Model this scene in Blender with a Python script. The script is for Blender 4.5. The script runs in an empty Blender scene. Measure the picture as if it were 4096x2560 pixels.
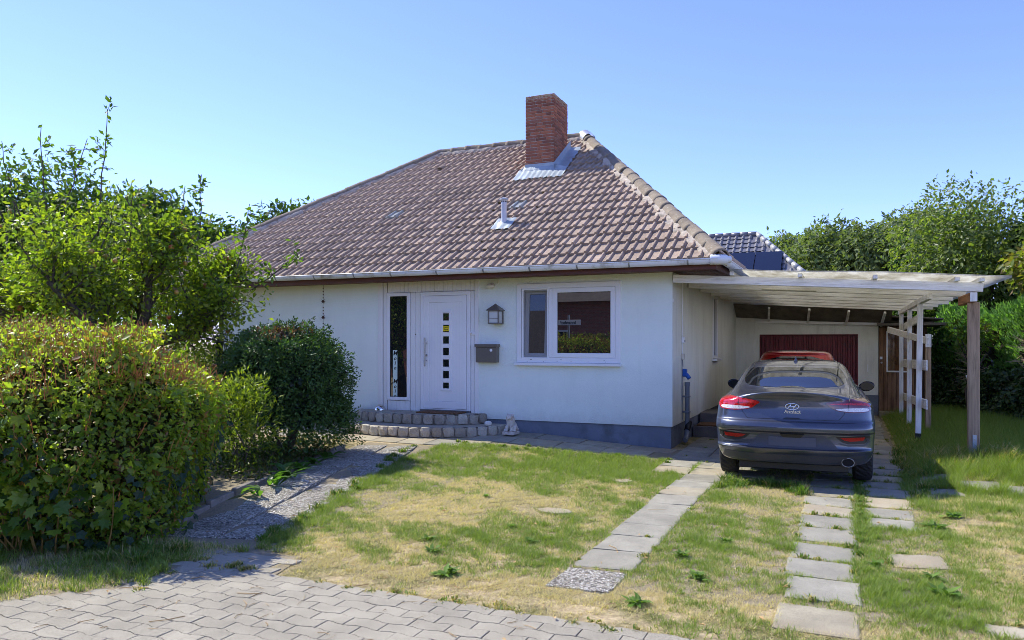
import bpy, bmesh, math, random
import numpy as np
from mathutils import Vector, Matrix, Quaternion
from mathutils.bvhtree import BVHTree
random.seed(7); RNG = np.random.default_rng(11)
S = bpy.context.scene
COL = S.collection
R = math.radians
# ---------------------------------------------------------------- camera
cam = bpy.data.cameras.new('camera'); camo = bpy.data.objects.new('camera', cam); COL.objects.link(camo)
camo.location = (2.54, -12.18, 1.70); camo.rotation_euler = (R(90), 0, math.atan(334/762))
cam.sensor_width = 36; cam.lens = 762/1024*36; cam.shift_y = 23/1024
cam.clip_start = .05; cam.clip_end = 3000
S.camera = camo
# ---------------------------------------------------------------- sky, sun, exposure
SUN = Vector((-.90, .12, 1.0)).normalized()
w = bpy.data.worlds.new('World'); S.world = w; w.use_nodes = True
nt = w.node_tree; nt.nodes.clear()
sky = nt.nodes.new('ShaderNodeTexSky'); sky.sky_type = 'NISHITA'; sky.sun_disc = False
sky.sun_elevation = math.asin(SUN.z); sky.sun_rotation = math.atan2(SUN.x, SUN.y)
sky.air_density = 1.0; sky.dust_density = .1; sky.ozone_density = 10; sky.altitude = 2200
bg = nt.nodes.new('ShaderNodeBackground'); bg.inputs[1].default_value = .132
wo = nt.nodes.new('ShaderNodeOutputWorld')
tint = nt.nodes.new('ShaderNodeMixRGB'); tint.blend_type = 'MULTIPLY'; tint.inputs[0].default_value = 1; tint.inputs[2].default_value = (1.16, .85, .99, 1)
nt.links.new(sky.outputs[0], tint.inputs[1]); nt.links.new(tint.outputs[0], bg.inputs[0]); nt.links.new(bg.outputs[0], wo.inputs[0])
sl = bpy.data.lights.new('sun', 'SUN'); sl.energy = 2.4; sl.angle = R(.53); sl.color = (1, .96, .86)
so = bpy.data.objects.new('sun', sl); COL.objects.link(so)
so.rotation_euler = (-SUN).to_track_quat('-Z', 'Y').to_euler(); so.location = SUN*60
S.view_settings.view_transform = 'Standard'; S.view_settings.look = 'None'
S.view_settings.exposure = 1.5; S.view_settings.gamma = 1; S.view_settings.use_curve_mapping = False
S.cycles.use_denoising = True; S.cycles.denoiser = 'OPENIMAGEDENOISE'; S.cycles.denoising_input_passes = 'RGB_ALBEDO_NORMAL'; S.cycles.denoising_prefilter = 'ACCURATE'
S.cycles.filter_width = .85
S.cycles.max_bounces = 8; S.cycles.diffuse_bounces = 3; S.cycles.glossy_bounces = 3
S.cycles.transmission_bounces = 6; S.cycles.transparent_max_bounces = 6
S.cycles.sample_clamp_indirect = 6; S.cycles.caustics_reflective = False; S.cycles.caustics_refractive = False

# ---------------------------------------------------------------- helpers
def lerp(a, b, t): return a+(b-a)*t
def sstep(a, b, x):
    t = np.clip((np.asarray(x, float)-a)/(b-a), 0, 1); return t*t*(3-2*t)
def tag(o, label=None, cat=None, group=None, kind=None):
    if label: o['label'] = label
    if cat: o['category'] = cat
    if group: o['group'] = group
    if kind: o['kind'] = kind
    return o
def thing(name, label, cat, loc=(0, 0, 0), rz=0., group=None):
    o = bpy.data.objects.new(name, None); COL.objects.link(o); o.empty_display_size = .2
    o.location = loc; o.rotation_euler = (0, 0, rz)
    return tag(o, label, cat, group)
def put(o, parent, local=False):
    """parent o; by default o keeps its world placement (verts in world coordinates)"""
    if parent is None: return o
    o.parent = parent
    if not local and parent.parent is None: o.matrix_parent_inverse = parent.matrix_basis.inverted()
    return o
def mkmesh(name, verts, faces, smooth=False):
    me = bpy.data.meshes.new(name)
    me.from_pydata([tuple(v) for v in verts], [], [tuple(f) for f in faces])
    if smooth: me.polygons.foreach_set('use_smooth', [True]*len(me.polygons))
    me.update(); return me
def link(name, me, mat=None, parent=None, local=False):
    o = bpy.data.objects.new(name, me); COL.objects.link(o)
    if mat is not None and len(me.materials) == 0:
        for m in (mat if isinstance(mat, (list, tuple)) else [mat]): me.materials.append(m)
    return put(o, parent, local)
def raw(name, verts, faces, mat, parent=None, smooth=False, local=False):
    return link(name, mkmesh(name, verts, faces, smooth), mat, parent, local)
def from_bm(name, bm, mat, parent=None, smooth=False, local=False):
    me = bpy.data.meshes.new(name); bm.normal_update(); bm.to_mesh(me); bm.free()
    if smooth: me.polygons.foreach_set('use_smooth', [True]*len(me.polygons))
    return link(name, me, mat, parent, local)
def nosharp(o, ang=35):
    me = o.data; me.polygons.foreach_set('use_smooth', [True]*len(me.polygons))
    bm = bmesh.new(); bm.from_mesh(me)
    for e in bm.edges:
        if len(e.link_faces) == 2 and e.calc_face_angle(0) > R(ang): e.smooth = False
    bm.to_mesh(me); bm.free(); return o
def bm_box(bm, x0, x1, y0, y1, z0, z1, bev=0, mtx=None, seg=1):
    g = bmesh.ops.create_cube(bm, size=1)
    vs = g['verts']
    for v in vs: v.co = Vector((lerp(x0, x1, v.co.x+.5), lerp(y0, y1, v.co.y+.5), lerp(z0, z1, v.co.z+.5)))
    if bev:
        es = list({e for v in vs for e in v.link_edges})
        r = bmesh.ops.bevel(bm, geom=es, offset=bev, segments=seg, affect='EDGES', profile=.6)
        vs = list({v for f in r['faces'] for v in f.verts} | {v for v in vs if v.is_valid})
    if mtx is not None:
        for v in vs: v.co = mtx @ v.co
    return vs
def box(name, x0, x1, y0, y1, z0, z1, mat, parent=None, bev=.004, mtx=None, local=False, seg=1):
    bm = bmesh.new(); bm_box(bm, x0, x1, y0, y1, z0, z1, bev, mtx, seg)
    return from_bm(name, bm, mat, parent, local=local)
def tube_data(pts, rad, n=8, cap=True):
    pts = [Vector(p) for p in pts]; rad = [rad]*len(pts) if not hasattr(rad, '__len__') else rad
    V = []; Fc = []; up = None
    for i, p in enumerate(pts):
        d = (pts[min(i+1, len(pts)-1)]-pts[max(i-1, 0)]).normalized()
        if up is None:
            up = Vector((0, 0, 1)) if abs(d.z) < .9 else Vector((1, 0, 0))
        a = (up-d*up.dot(d)).normalized(); b = d.cross(a); up = a
        for k in range(n):
            t = 2*math.pi*k/n; V.append(p+(a*math.cos(t)+b*math.sin(t))*rad[i])
    for i in range(len(pts)-1):
        for k in range(n):
            k2 = (k+1) % n; Fc.append((i*n+k, i*n+k2, (i+1)*n+k2, (i+1)*n+k))
    if cap: Fc.append(tuple(range(n-1, -1, -1))); Fc.append(tuple(range((len(pts)-1)*n, len(pts)*n)))
    return V, Fc
def tube(name, pts, rad, mat, parent=None, n=8, local=False, smooth=True):
    V, Fc = tube_data(pts, rad, n); o = raw(name, V, Fc, mat, parent, local=local)
    return nosharp(o, 50) if smooth else o
def lathe(name, prof, mat, parent=None, loc=(0, 0, 0), n=24, local=False, smooth=True, axis=None):
    V = []; Fc = []
    for r_, z_ in prof:
        for k in range(n):
            t = 2*math.pi*k/n; V.append(Vector((r_*math.cos(t), r_*math.sin(t), z_)))
    for i in range(len(prof)-1):
        for k in range(n):
            k2 = (k+1) % n; Fc.append((i*n+k, i*n+k2, (i+1)*n+k2, (i+1)*n+k))
    if prof[0][0] > 1e-6: Fc.append(tuple(range(n-1, -1, -1)))
    if prof[-1][0] > 1e-6: Fc.append(tuple(range((len(prof)-1)*n, len(prof)*n)))
    M = Matrix.Translation(loc)
    if axis is not None: M = M @ Vector((0, 0, 1)).rotation_difference(Vector(axis)).to_matrix().to_4x4()
    o = raw(name, [M @ v for v in V], Fc, mat, parent, local=local)
    return nosharp(o, 40) if smooth else o
def copy_obj(o, parent=None):
    c = o.copy(); COL.objects.link(c); c.parent = parent; return c
def text_mesh(name, body, size, mat, mtx, parent=None, extrude=.001, shear=0., bold=0., align='CENTER', space=1., local=False):
    cu = bpy.data.curves.new(name, 'FONT'); cu.body = body; cu.size = size; cu.extrude = extrude; cu.shear = shear
    cu.align_x = align; cu.align_y = 'CENTER'; cu.offset = bold; cu.space_character = space; cu.resolution_u = 3
    t = bpy.data.objects.new(name+'_src', cu); COL.objects.link(t)
    dg = bpy.context.evaluated_depsgraph_get(); dg.update()
    me = bpy.data.meshes.new_from_object(t.evaluated_get(dg)); me.name = name
    bpy.data.objects.remove(t); bpy.data.curves.remove(cu)
    me.transform(mtx); me.materials.clear()
    return link(name, me, mat, parent, local)

# ---------------------------------------------------------------- materials
class N:
    def __init__(s, name):
        s.m = bpy.data.materials.new(name); s.m.use_nodes = True; s.t = s.m.node_tree; s.t.nodes.clear()
        s.out = s.add('OutputMaterial')
    def add(s, typ, **kw):
        n = s.t.nodes.new('ShaderNode'+typ)
        for k, v in kw.items(): setattr(n, k, v)
        return n
    def L(s, a, b): s.t.links.new(a, b)
    def pos(s):
        if not hasattr(s, '_p'): s._p = s.add('NewGeometry').outputs['Position']
        return s._p
    def noise(s, scale, detail=4, rough=.55, vec=None, out=0, dist=0., stretch=None):
        n = s.add('TexNoise'); n.inputs['Scale'].default_value = scale; n.inputs['Detail'].default_value = detail
        n.inputs['Roughness'].default_value = rough; n.inputs['Distortion'].default_value = dist
        v = vec or s.pos()
        if stretch:
            mp = s.add('Mapping'); mp.inputs['Scale'].default_value = stretch; s.L(v, mp.inputs[0]); v = mp.outputs[0]
        s.L(v, n.inputs['Vector']); return n.outputs[out]
    def voro(s, scale, feature='F1', vec=None, out='Distance', rand=1.):
        n = s.add('TexVoronoi', feature=feature); n.inputs['Scale'].default_value = scale
        n.inputs['Randomness'].default_value = rand
        s.L(vec or s.pos(), n.inputs['Vector']); return n.outputs[out]
    def ramp(s, fac, stops, interp='LINEAR'):
        r = s.add('ValToRGB'); r.color_ramp.interpolation = interp
        e = r.color_ramp.elements
        while len(e) < len(stops): e.new(.5)
        for i, (p, c) in enumerate(stops):
            e[i].position = p; e[i].color = (*c, 1) if hasattr(c, '__len__') else (c, c, c, 1)
        s.L(fac, r.inputs[0]); return r.outputs[0]
    def mix(s, f, a, b, typ='MIX'):
        m = s.add('MixRGB', blend_type=typ)
        for i, x in ((0, f), (1, a), (2, b)):
            if hasattr(x, 'links') or hasattr(x, 'is_linked'): s.L(x, m.inputs[i])
            elif hasattr(x, '__len__'): m.inputs[i].default_value = (*x, 1)
            else: m.inputs[i].default_value = x if i == 0 else (x, x, x, 1)
        return m.outputs[0]
    def math(s, op, a, b=0.):
        m = s.add('Math', operation=op)
        for i, x in ((0, a), (1, b)):
            if hasattr(x, 'is_linked'): s.L(x, m.inputs[i])
            else: m.inputs[i].default_value = x
        return m.outputs[0]
    def bump(s, h, strength=.3, dist=.01, nrm=None):
        b = s.add('Bump'); b.inputs['Strength'].default_value = strength; b.inputs['Distance'].default_value = dist
        s.L(h, b.inputs['Height'])
        if nrm is not None: s.L(nrm, b.inputs['Normal'])
        return b.outputs[0]
    def objrand(s): return s.add('ObjectInfo').outputs['Random']
    def bsdf(s, color, rough=.8, metal=0., spec=.5, normal=None, coat=0., trans=0., ior=None, coatrough=.03):
        p = s.add('BsdfPrincipled')
        def setv(n, x):
            if hasattr(x, 'is_linked'): s.L(x, p.inputs[n])
            elif hasattr(x, '__len__'): p.inputs[n].default_value = (*x, 1)
            else: p.inputs[n].default_value = x
        setv('Base Color', color); setv('Roughness', rough); setv('Metallic', metal); setv('Specular IOR Level', spec)
        setv('Coat Weight', coat); setv('Coat Roughness', coatrough); setv('Transmission Weight', trans)
        if ior: setv('IOR', ior)
        if normal is not None: s.L(normal, p.inputs['Normal'])
        return p
    def done(s, sh): s.L(sh.outputs[0], s.out.inputs[0]); return s.m
def hexc(r, g, b):
    f = lambda c: (c/255/12.92) if c <= 10 else ((c/255+.055)/1.055)**2.4
    return (f(r), f(g), f(b))
def simple(name, c, rough=.6, metal=0., spec=.5, var=.12, vscale=6., bump=0., bscale=60., coat=0., dirt=None, dscale=2.5, stretch=None, rnd=0.):
    n = N(name); f = n.noise(vscale, 5, .6, stretch=stretch)
    c0 = tuple(x*(1-var) for x in c); c1 = tuple(min(1, x*(1+var)) for x in c)
    col = n.ramp(f, [(.3, c0), (.7, c1)])
    if dirt: col = n.mix(n.ramp(n.noise(dscale, 6, .65), [(.52, 0.), (.72, 1.)]), col, dirt)
    if rnd:
        k = n.math('ADD', n.math('MULTIPLY', n.objrand(), 2*rnd), 1-rnd)
        col = n.mix(1., col, k, 'MULTIPLY')
    nm = n.bump(n.noise(bscale, 4, .6, stretch=stretch), bump, .01) if bump else None
    return n.done(n.bsdf(col, rough, metal, spec, nm, coat))
def leafmat(name, trans=.45, rough=.42, spec=.35, gain=1.):
    n = N(name); a = n.add('Attribute', attribute_name='col').outputs['Color']
    p = n.bsdf(a, rough, 0, spec)
    t = n.add('BsdfTranslucent'); tc = n.mix(1., a, (1.75*gain, 1.95*gain, .55*gain), 'MULTIPLY'); n.L(tc, t.inputs[0])
    m = n.add('MixShader'); m.inputs[0].default_value = trans
    n.L(p.outputs[0], m.inputs[1]); n.L(t.outputs[0], m.inputs[2]); return n.done(m)
# ---------------------------------------------------------------- terrain
def gh(x, y):
    """height of the ground: flat at the drive, rising to the front door and to the lawn on the right"""
    x = np.asarray(x, float); y = np.asarray(y, float)
    a = .150*sstep(.6, -2.9, x)*sstep(-3.2, -.15, y)
    b = .12*sstep(-6, -9.4, x)*sstep(-4, 0, y)
    r = (.09*sstep(3.3, 3.75, x)+.11*sstep(3.8, 4.5, x))*sstep(-2.3, -.4, y)
    s_ = .05*sstep(-3.0, -3.6, x)*sstep(-7.2, -6, y)*sstep(-1, -3, y)
    n = .012*np.sin(x*2.1+y*1.3)*np.sin(y*1.7-x*.6)*sstep(-7.4, -6.8, y)
    return a+b+r+s_+n
def ground_material():
    n = N('soil_and_thatch'); p = n.pos()
    f = n.noise(2.2, 6, .65); g = n.noise(38, 5, .7); k = n.noise(.9, 3, .5)
    soil = n.ramp(g, [(.3, hexc(140, 122, 96)), (.5, hexc(188, 168, 130)), (.72, hexc(220, 204, 164))])
    green = n.ramp(g, [(.3, hexc(62, 70, 34)), (.7, hexc(132, 128, 72))])
    col = n.mix(n.ramp(f, [(.40, 0.), (.62, 1.)]), soil, green)
    col = n.mix(n.ramp(k, [(.3, .0), (.8, .25)]), col, hexc(120, 100, 70))
    return n.done(n.bsdf(col, .95, 0, .2, n.bump(g, .6, .03)))
M_ground = ground_material()
xs = np.concatenate([[-900, -300, -120, -60, -40, -30, -24], np.arange(-20, 12.01, .25), [14, 18, 24, 34, 60, 120, 300, 900]])
ys = np.concatenate([[-900, -300, -120, -60, -40, -28, -22], np.arange(-18, 10.01, .25), [12, 15, 20, 28, 40, 60, 120, 300, 900]])
gx, gy = np.meshgrid(xs, ys)
gz = gh(gx, gy)-.012
V = np.stack([gx, gy, gz], -1).reshape(-1, 3); nx = len(xs); ny = len(ys)
Fq = [(j*nx+i, j*nx+i+1, (j+1)*nx+i+1, (j+1)*nx+i) for j in range(ny-1) for i in range(nx-1)]
ground = raw('ground', V, Fq, M_ground, smooth=True); tag(ground, kind='structure')

# ---------------------------------------------------------------- street with concrete pavers
def concrete(name, c, speck=.35, sscale=260, var=.18, rnd=.1, warm=None, bump=.35):
    n = N(name); f = n.noise(3.2, 6, .6); g = n.noise(sscale, 2, .8); v = n.voro(sscale*.55)
    c0 = tuple(x*(1-var) for x in c); c1 = tuple(x*(1+var) for x in c)
    col = n.ramp(f, [(.3, c0), (.7, c1)])
    if warm: col = n.mix(n.ramp(n.noise(1.1, 5, .6), [(.45, 0.), (.7, .7)]), col, warm)
    col = n.mix(speck, col, n.ramp(g, [(.32, .12), (.48, .75), (.62, 1.)]), 'MULTIPLY')
    col = n.mix(n.ramp(v, [(.0, .55), (.16, 0.)]), col, tuple(x*.35 for x in c))
    col = n.mix(n.ramp(n.noise(7.5, 6, .75), [(.56, 0.), (.74, .55)]), col, tuple(x*.55 for x in c))
    k = n.math('ADD', n.math('MULTIPLY', n.objrand(), 2*rnd), 1-rnd)
    col = n.mix(1., col, k, 'MULTIPLY')
    return n.done(n.bsdf(col, .88, 0, .3, n.bump(g, bump, .006)))
M_paver = concrete('speckled_paver', hexc(170, 162, 142), .8, 120, .16, .07)
M_joint = simple('joint_sand', hexc(136, 124, 98), .95, var=.35, vscale=60, bump=.5)
M_slab = concrete('pale_concrete_slab', hexc(172, 163, 138), .45, 120, .2, .12, warm=hexc(172, 150, 118))
M_slabgrey = concrete('grey_concrete_slab', hexc(158, 153, 136), .5, 120, .2, .12)
SY = -7.75
sv = [(-60, -18, -.006), (60, -18, -.006), (60, SY+.5, -.006), (-60, SY+.5, -.016)]
street = raw('street', [(-80, -13.2, -.006), (80, -13.2, -.006), (80, SY-.004, -.006), (-1.3, SY-.004, -.006), (-1.42, SY+.45, -.006), (-3.4, SY+.45, -.006), (-3.4, SY-.004, -.006), (-80, SY-.004, -.006)], [range(8)], M_joint)
tag(street, kind='structure')
PL, PW, PA = .246, .123, .008
def wave(x):
    t = (x/PL) % 1.
    return PA*float(np.interp(t, [0, .16, .34, .66, .84, 1], [-1, -1, 1, 1, -1, -1]))
def paver_mesh(r, j, gap=.005, th=.05):
    """zig-zag concrete paver; long sides follow the shared wave so that rows interlock"""
    x0 = j*PL+(r % 2)*PL/2+gap/2; x1 = x0+PL-gap; y1 = -r*PW; y0 = y1-PW
    ks = sorted({x0, x1} | {a for m in range(-1, 3) for t in (.16, .34, .66, .84) for a in [(math.floor(x0/PL)+m+t)*PL] if x0 < a < x1})
    top = [(x, y1+wave(x)-gap/2) for x in ks]; bot = [(x, y0+wave(x)+gap/2) for x in reversed(ks)]
    return top+bot
Vj = []; Fj = []
cands = []
for r_ in range(0, 22):
    for j in range(-40, 40):
        cx_ = j*PL+(r_ % 2)*PL/2+PL/2; cy_ = SY-r_*PW-PW/2
        d = Vector((cx_-2.54, cy_+12.18)); fw = -d.x*.4014+d.y*.9159; rt = d.x*.9159+d.y*.4014
        vis = fw > 3.9 and abs(rt/fw) < .70
        if cx_ < -2.12+.1*math.sin(cy_*9) and cy_ > np.interp(cx_, [-3.2, -2.6, -2.05], [-9.0, -8.86, -8.25]): continue      # overgrown verge before the hedge
        if -7.0 < cx_ < 4.2: cands.append((vis, fw, r_, j, 0.))
for r_ in range(-3, 0):                                    # apron in front of the garden path
    for j in range(-14, -5):
        cx_ = j*PL+(r_ % 2)*PL/2+PL/2
        if -2.3+.1*(r_+3) < cx_ < -1.45-.14*(r_+3)*0: cands.append((True, 5.2, r_, j, 0.))
cands.sort(key=lambda c: (not c[0], c[1]))
def prism(poly, z0, z1, bev=.006):
    n = len(poly); c = (sum(p[0] for p in poly)/n, sum(p[1] for p in poly)/n)
    ins = [(p[0]+(c[0]-p[0])*bev/.12, p[1]+(c[1]-p[1])*bev/.06) for p in poly]
    V = [(x, y, z0) for x, y in poly]+[(x, y, z1-bev*.8) for x, y in poly]+[(x, y, z1) for x, y in ins]
    F_ = [tuple(range(2*n, 3*n))[::-1]]
    for a in range(2):
        for i in range(n):
            k = (i+1) % n; F_.append((a*n+k, a*n+i, (a+1)*n+i, (a+1)*n+k))
    return V, F_
npv = 0; PMESH = {}
for vis, fw, r_, j, _ in cands:
    key = r_ % 2
    dz = random.uniform(-.001, .001)
    if vis and npv < 300:
        if key not in PMESH:
            V, F_ = prism([(x, y) for x, y in paver_mesh(key, 0)], -.05, .0, .0028)
            PMESH[key] = (mkmesh('paver', V, F_), key)
        o = link('paver', PMESH[key][0], M_paver, street)
        o.location = (j*PL, SY-(r_-key)*PW, dz+.001); o.rotation_euler = (random.gauss(0, .0025), random.gauss(0, .0025), random.gauss(0, .004)); npv += 1
    else:
        V, F_ = prism([(x, y+SY) for x, y in paver_mesh(r_, j)], -.04, dz, .0028)
        b = len(Vj); Vj += V; Fj += [tuple(i+b for i in f) for f in F_]
if Vj:
    o = raw('pavers_beyond', Vj, Fj, M_paver, street); tag(o, kind='stuff')

# ---------------------------------------------------------------- slabs
def slab(parent, cx_, cy_, sx, sy, mat, rz=0., z=None, tilt=.006, th=.06, name='slab', wob=.012):
    bm = bmesh.new()
    pts = [(-sx/2, -sy/2), (sx/2, -sy/2), (sx/2, sy/2), (-sx/2, sy/2)]
    P = []
    for i in range(4):                                      # slightly chipped outline
        a = pts[i]; b = pts[(i+1) % 4]
        for k in range(3): P.append((lerp(a[0], b[0], k/3)+random.gauss(0, wob*.22), lerp(a[1], b[1], k/3)+random.gauss(0, wob*.22)))
    V, F_ = prism(P, -th, 0, .006)
    o = raw(name, V, F_, mat, parent)
    if z is None: z = float(gh(cx_, cy_))+.002
    sl_x = float(gh(cx_+.2, cy_)-gh(cx_-.2, cy_))/.4; sl_y = float(gh(cx_, cy_+.2)-gh(cx_, cy_-.2))/.4
    o.location = (cx_, cy_, z); o.rotation_euler = (math.atan(sl_y)+random.gauss(0, tilt), -math.atan(sl_x)+random.gauss(0, tilt), rz+random.gauss(0, .012))
    return o
def bed(name, x0, x1, y0, y1, dz=.003, mat=None):
    nx_ = max(2, int((x1-x0)/.3)); ny_ = max(2, int((y1-y0)/.3)); V = []; F_ = []
    for j in range(ny_+1):
        for i in range(nx_+1):
            x = lerp(x0, x1, i/nx_); y = lerp(y0, y1, j/ny_); V.append((x, y, float(gh(x, y))-.012+dz))
    for j in range(ny_):
        for i in range(nx_): a = j*(nx_+1)+i; F_.append((a, a+1, a+nx_+2, a+nx_+1))
    return tag(raw(name, V, F_, mat or M_joint, smooth=True), kind='structure')
M_aggr = None
def aggregate():
    n = N('exposed_pebble_concrete')
    d = n.voro(62); c = n.voro(62, out='Color'); d2 = n.voro(62, 'DISTANCE_TO_EDGE')
    sep = n.add('SeparateColor'); n.L(c, sep.inputs[0])
    peb = n.ramp(sep.outputs[0], [(.0, hexc(96, 92, 84)), (.3, hexc(158, 150, 134)), (.55, hexc(228, 224, 208)), (.8, hexc(196, 184, 158)), (1., hexc(248, 246, 236))])
    col = n.mix(n.ramp(d2, [(.02, 1.), (.09, 0.)]), peb, hexc(88, 78, 64))
    col = n.mix(n.ramp(n.noise(1.6, 5, .6), [(.5, 0.), (.75, .75)]), col, hexc(104, 92, 72))
    h = n.ramp(d2, [(0., 0.), (.16, 1.)])
    return n.done(n.bsdf(col, .75, 0, .4, n.bump(h, .9, .012)))
M_aggr = aggregate()
drive = bed('driveway', .5, 3.3, -7.0, 7.6, .002)
SLABS = []
def dslab(x, y, sx=.49, sy=.49, mat=None, **k):
    m = mat or random.choice([M_slab, M_slabgrey, M_slabgrey]); SLABS.append((x, y, sx, sy)); return slab(drive, x, y, sx, sy, m, **k)
y = -6.36
dslab(.83, -6.92, .46, .5, M_aggr, rz=-.03)
for i in range(9): dslab(.84+random.gauss(0, .012), y, .48, .49, rz=random.gauss(0, .02)); y += .5
ys2 = [-7.12, -6.5, -5.98, -5.46, -4.86, -4.36, -3.82, -3.3]
for i, yy in enumerate(ys2): dslab(2.37+random.gauss(0, .015), yy, .48, .5, M_slab if i in (0, 6) else M_slabgrey, rz=random.gauss(0, .025))
for yy in (-2.78, -2.26, -1.74, -1.2, -.7, -.2, .3, .8): dslab(2.4+random.gauss(0, .01), yy)
for yy, xx in ((-4.16, 2.93), (-3.66, 2.93), (-3.12, 2.95)): dslab(xx, yy, .42 if yy < -4 else .45, .48)
for yy in np.arange(-2.55, 7.2, .51): dslab(2.97+random.gauss(0, .02), yy, .47, .49, rz=random.gauss(0, .02))
for yy in np.arange(-2.1, -1., .51): dslab(1.38+random.gauss(0, .01), yy+.25, .48, .49)
for yy in np.arange(-1.9, 7.3, .51): dslab(.9, yy, .48, .49); dslab(.4, yy, .48, .49)
for xx, yy, a in ((3.5, -2.2, .1), (3.98, -1.75, .05), (3.5, -1.35, -.1), (4.45, -1.95, .08)): dslab(xx, yy, .5, .46, M_slabgrey, rz=a)
dslab(3.06, -5.45, .42, .36, M_slab, z=-.002, rz=.2); dslab(3.42, -6.9, .3, .25, M_slab, z=-.002)
walk = bed('walkway', -7.2, .35, -1.5, .0, .004)
for row, (yw, hh) in enumerate(((-.28, .5), (-.8, .5))):
    x = .1-.25*row
    while x > -7.4:
        slab(walk, x-.37, yw-.04*(x < -2.6), .735, hh-.012, random.choice([M_slab, M_slab, M_slabgrey]), tilt=.004); x -= .75
for x in np.arange(-2.9, -7, -.5): slab(walk, x, -1.36, .49, .49, random.choice([M_slab, M_slabgrey]), tilt=.005)
for x in (.6, 1.1): slab(walk, x, -.75, .49, .49, M_slabgrey); slab(walk, x, -1.25, .49, .49, M_slabgrey)
# pebble-faced path between bed and lawn
path = bed('garden_path', -4.6, -1.9, -7.3, -1.7, .002)
pa = Vector((-4.16, -1.85)); pb = Vector((-2.50, -7.2))
PATHQ = (pa, pb)
d_ = (pb-pa).normalized(); nrm_ = Vector((-d_.y, d_.x)); ang_ = math.atan2(d_.y, d_.x)
npth = int((pb-pa).length/.5)
for i in range(npth):
    for k in (-.25, .26):
        c_ = pa+d_*((i+.5)*.5)-nrm_*0+nrm_*k
        slab(path, c_.x, c_.y, .492, .492, M_aggr, rz=ang_, tilt=.008, th=.05)
# edging stones of the bed
M_kerb = simple('weathered_kerb_concrete', hexc(128, 122, 112), .9, var=.25, vscale=14, bump=.6, bscale=90, dirt=hexc(70, 68, 50), rnd=.1)
bedk = thing('edging', 'low weathered concrete edging stones between path and planting bed', 'edging', (-3.4, -5, 0))
for i in range(10):
    c_ = pa+d_*(i*.52+.6)-nrm_*.60
    gz_ = float(gh(c_.x, c_.y))
    M_ = Matrix.Translation((c_.x, c_.y, gz_+random.uniform(-.01, .012))) @ Matrix.Rotation(ang_+random.gauss(0, .03), 4, 'Z') @ Matrix.Rotation(random.gauss(0, .05), 4, 'X')
    box('edging_stone', -.248, .248, -.03, .03, -.12, .055, M_kerb, bedk, .01, M_, seg=2)
# ---------------------------------------------------------------- house
def stucco(name, c, dirt=.12):
    n = N(name); f = n.noise(1.3, 5, .6)
    col = n.ramp(f, [(.3, tuple(x*.93 for x in c)), (.7, c)])
    col = n.mix(n.ramp(n.noise(2.2, 6, .7, stretch=(1, 1, .25)), [(.5, 0.), (.8, dirt)]), col, hexc(150, 142, 124))
    col = n.mix(n.ramp(n.noise(5, 6, .7, stretch=(1, 1, .08)), [(.58, 0.), (.8, dirt*1.4)]), col, hexc(168, 160, 142))
    sz = n.add('SeparateXYZ'); n.L(n.pos(), sz.inputs[0]); low = n.ramp(n.math('ADD', sz.outputs[2], n.math('MULTIPLY', n.noise(6, 5, .7), .35)), [(.50, .3), (.74, 0.)])
    col = n.mix(low, col, hexc(176, 170, 156))
    h1 = n.noise(42, 4, .65, dist=.8); h2 = n.voro(90, 'SMOOTH_F1')
    h = n.mix(.45, h1, h2)
    return n.done(n.bsdf(col, .93, 0, .15, n.bump(h, .6, .011)))
M_stucco = stucco('white_roughcast', hexc(240, 248, 238), .08)
M_stucco_side = stucco('white_roughcast_weathered', hexc(238, 238, 224), .3)
M_plinth = simple('grey_plinth_paint', hexc(118, 124, 136), .85, var=.12, vscale=3, bump=.25, bscale=120, dirt=hexc(96, 98, 100))
M_white = simple('white_plastic', hexc(240, 240, 238), .35, var=.02, vscale=3)
M_whitew = simple('white_painted_board', hexc(236, 235, 230), .5, var=.03, vscale=9, bump=.1, bscale=40, stretch=(1, 1, .1))
M_seal = simple('dark_gasket', (.02, .02, .022), .6, var=0)
M_brownwood = simple('dark_brown_stained_wood', hexc(92, 50, 36), .5, var=.3, vscale=18, bump=.25, bscale=60, stretch=(.15, 1, 1))
def glassmat(name, c=(.012, .014, .016), ior=2.4, rough=.0):
    n = N(name); return n.done(n.bsdf(c, rough, 0, .5, None, ior=ior))
M_glass = glassmat('window_glass')
M_metal = simple('brushed_steel', hexc(180, 180, 178), .32, 1., var=.05)
M_zinc = simple('pale_painted_gutter', hexc(224, 226, 222), .38, .0, var=.05, vscale=5, dirt=hexc(150, 144, 122), dscale=3.2)
M_lead = simple('lead_flashing', hexc(156, 166, 168), .5, .3, var=.14, vscale=7, bump=.35, bscale=22)

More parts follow.
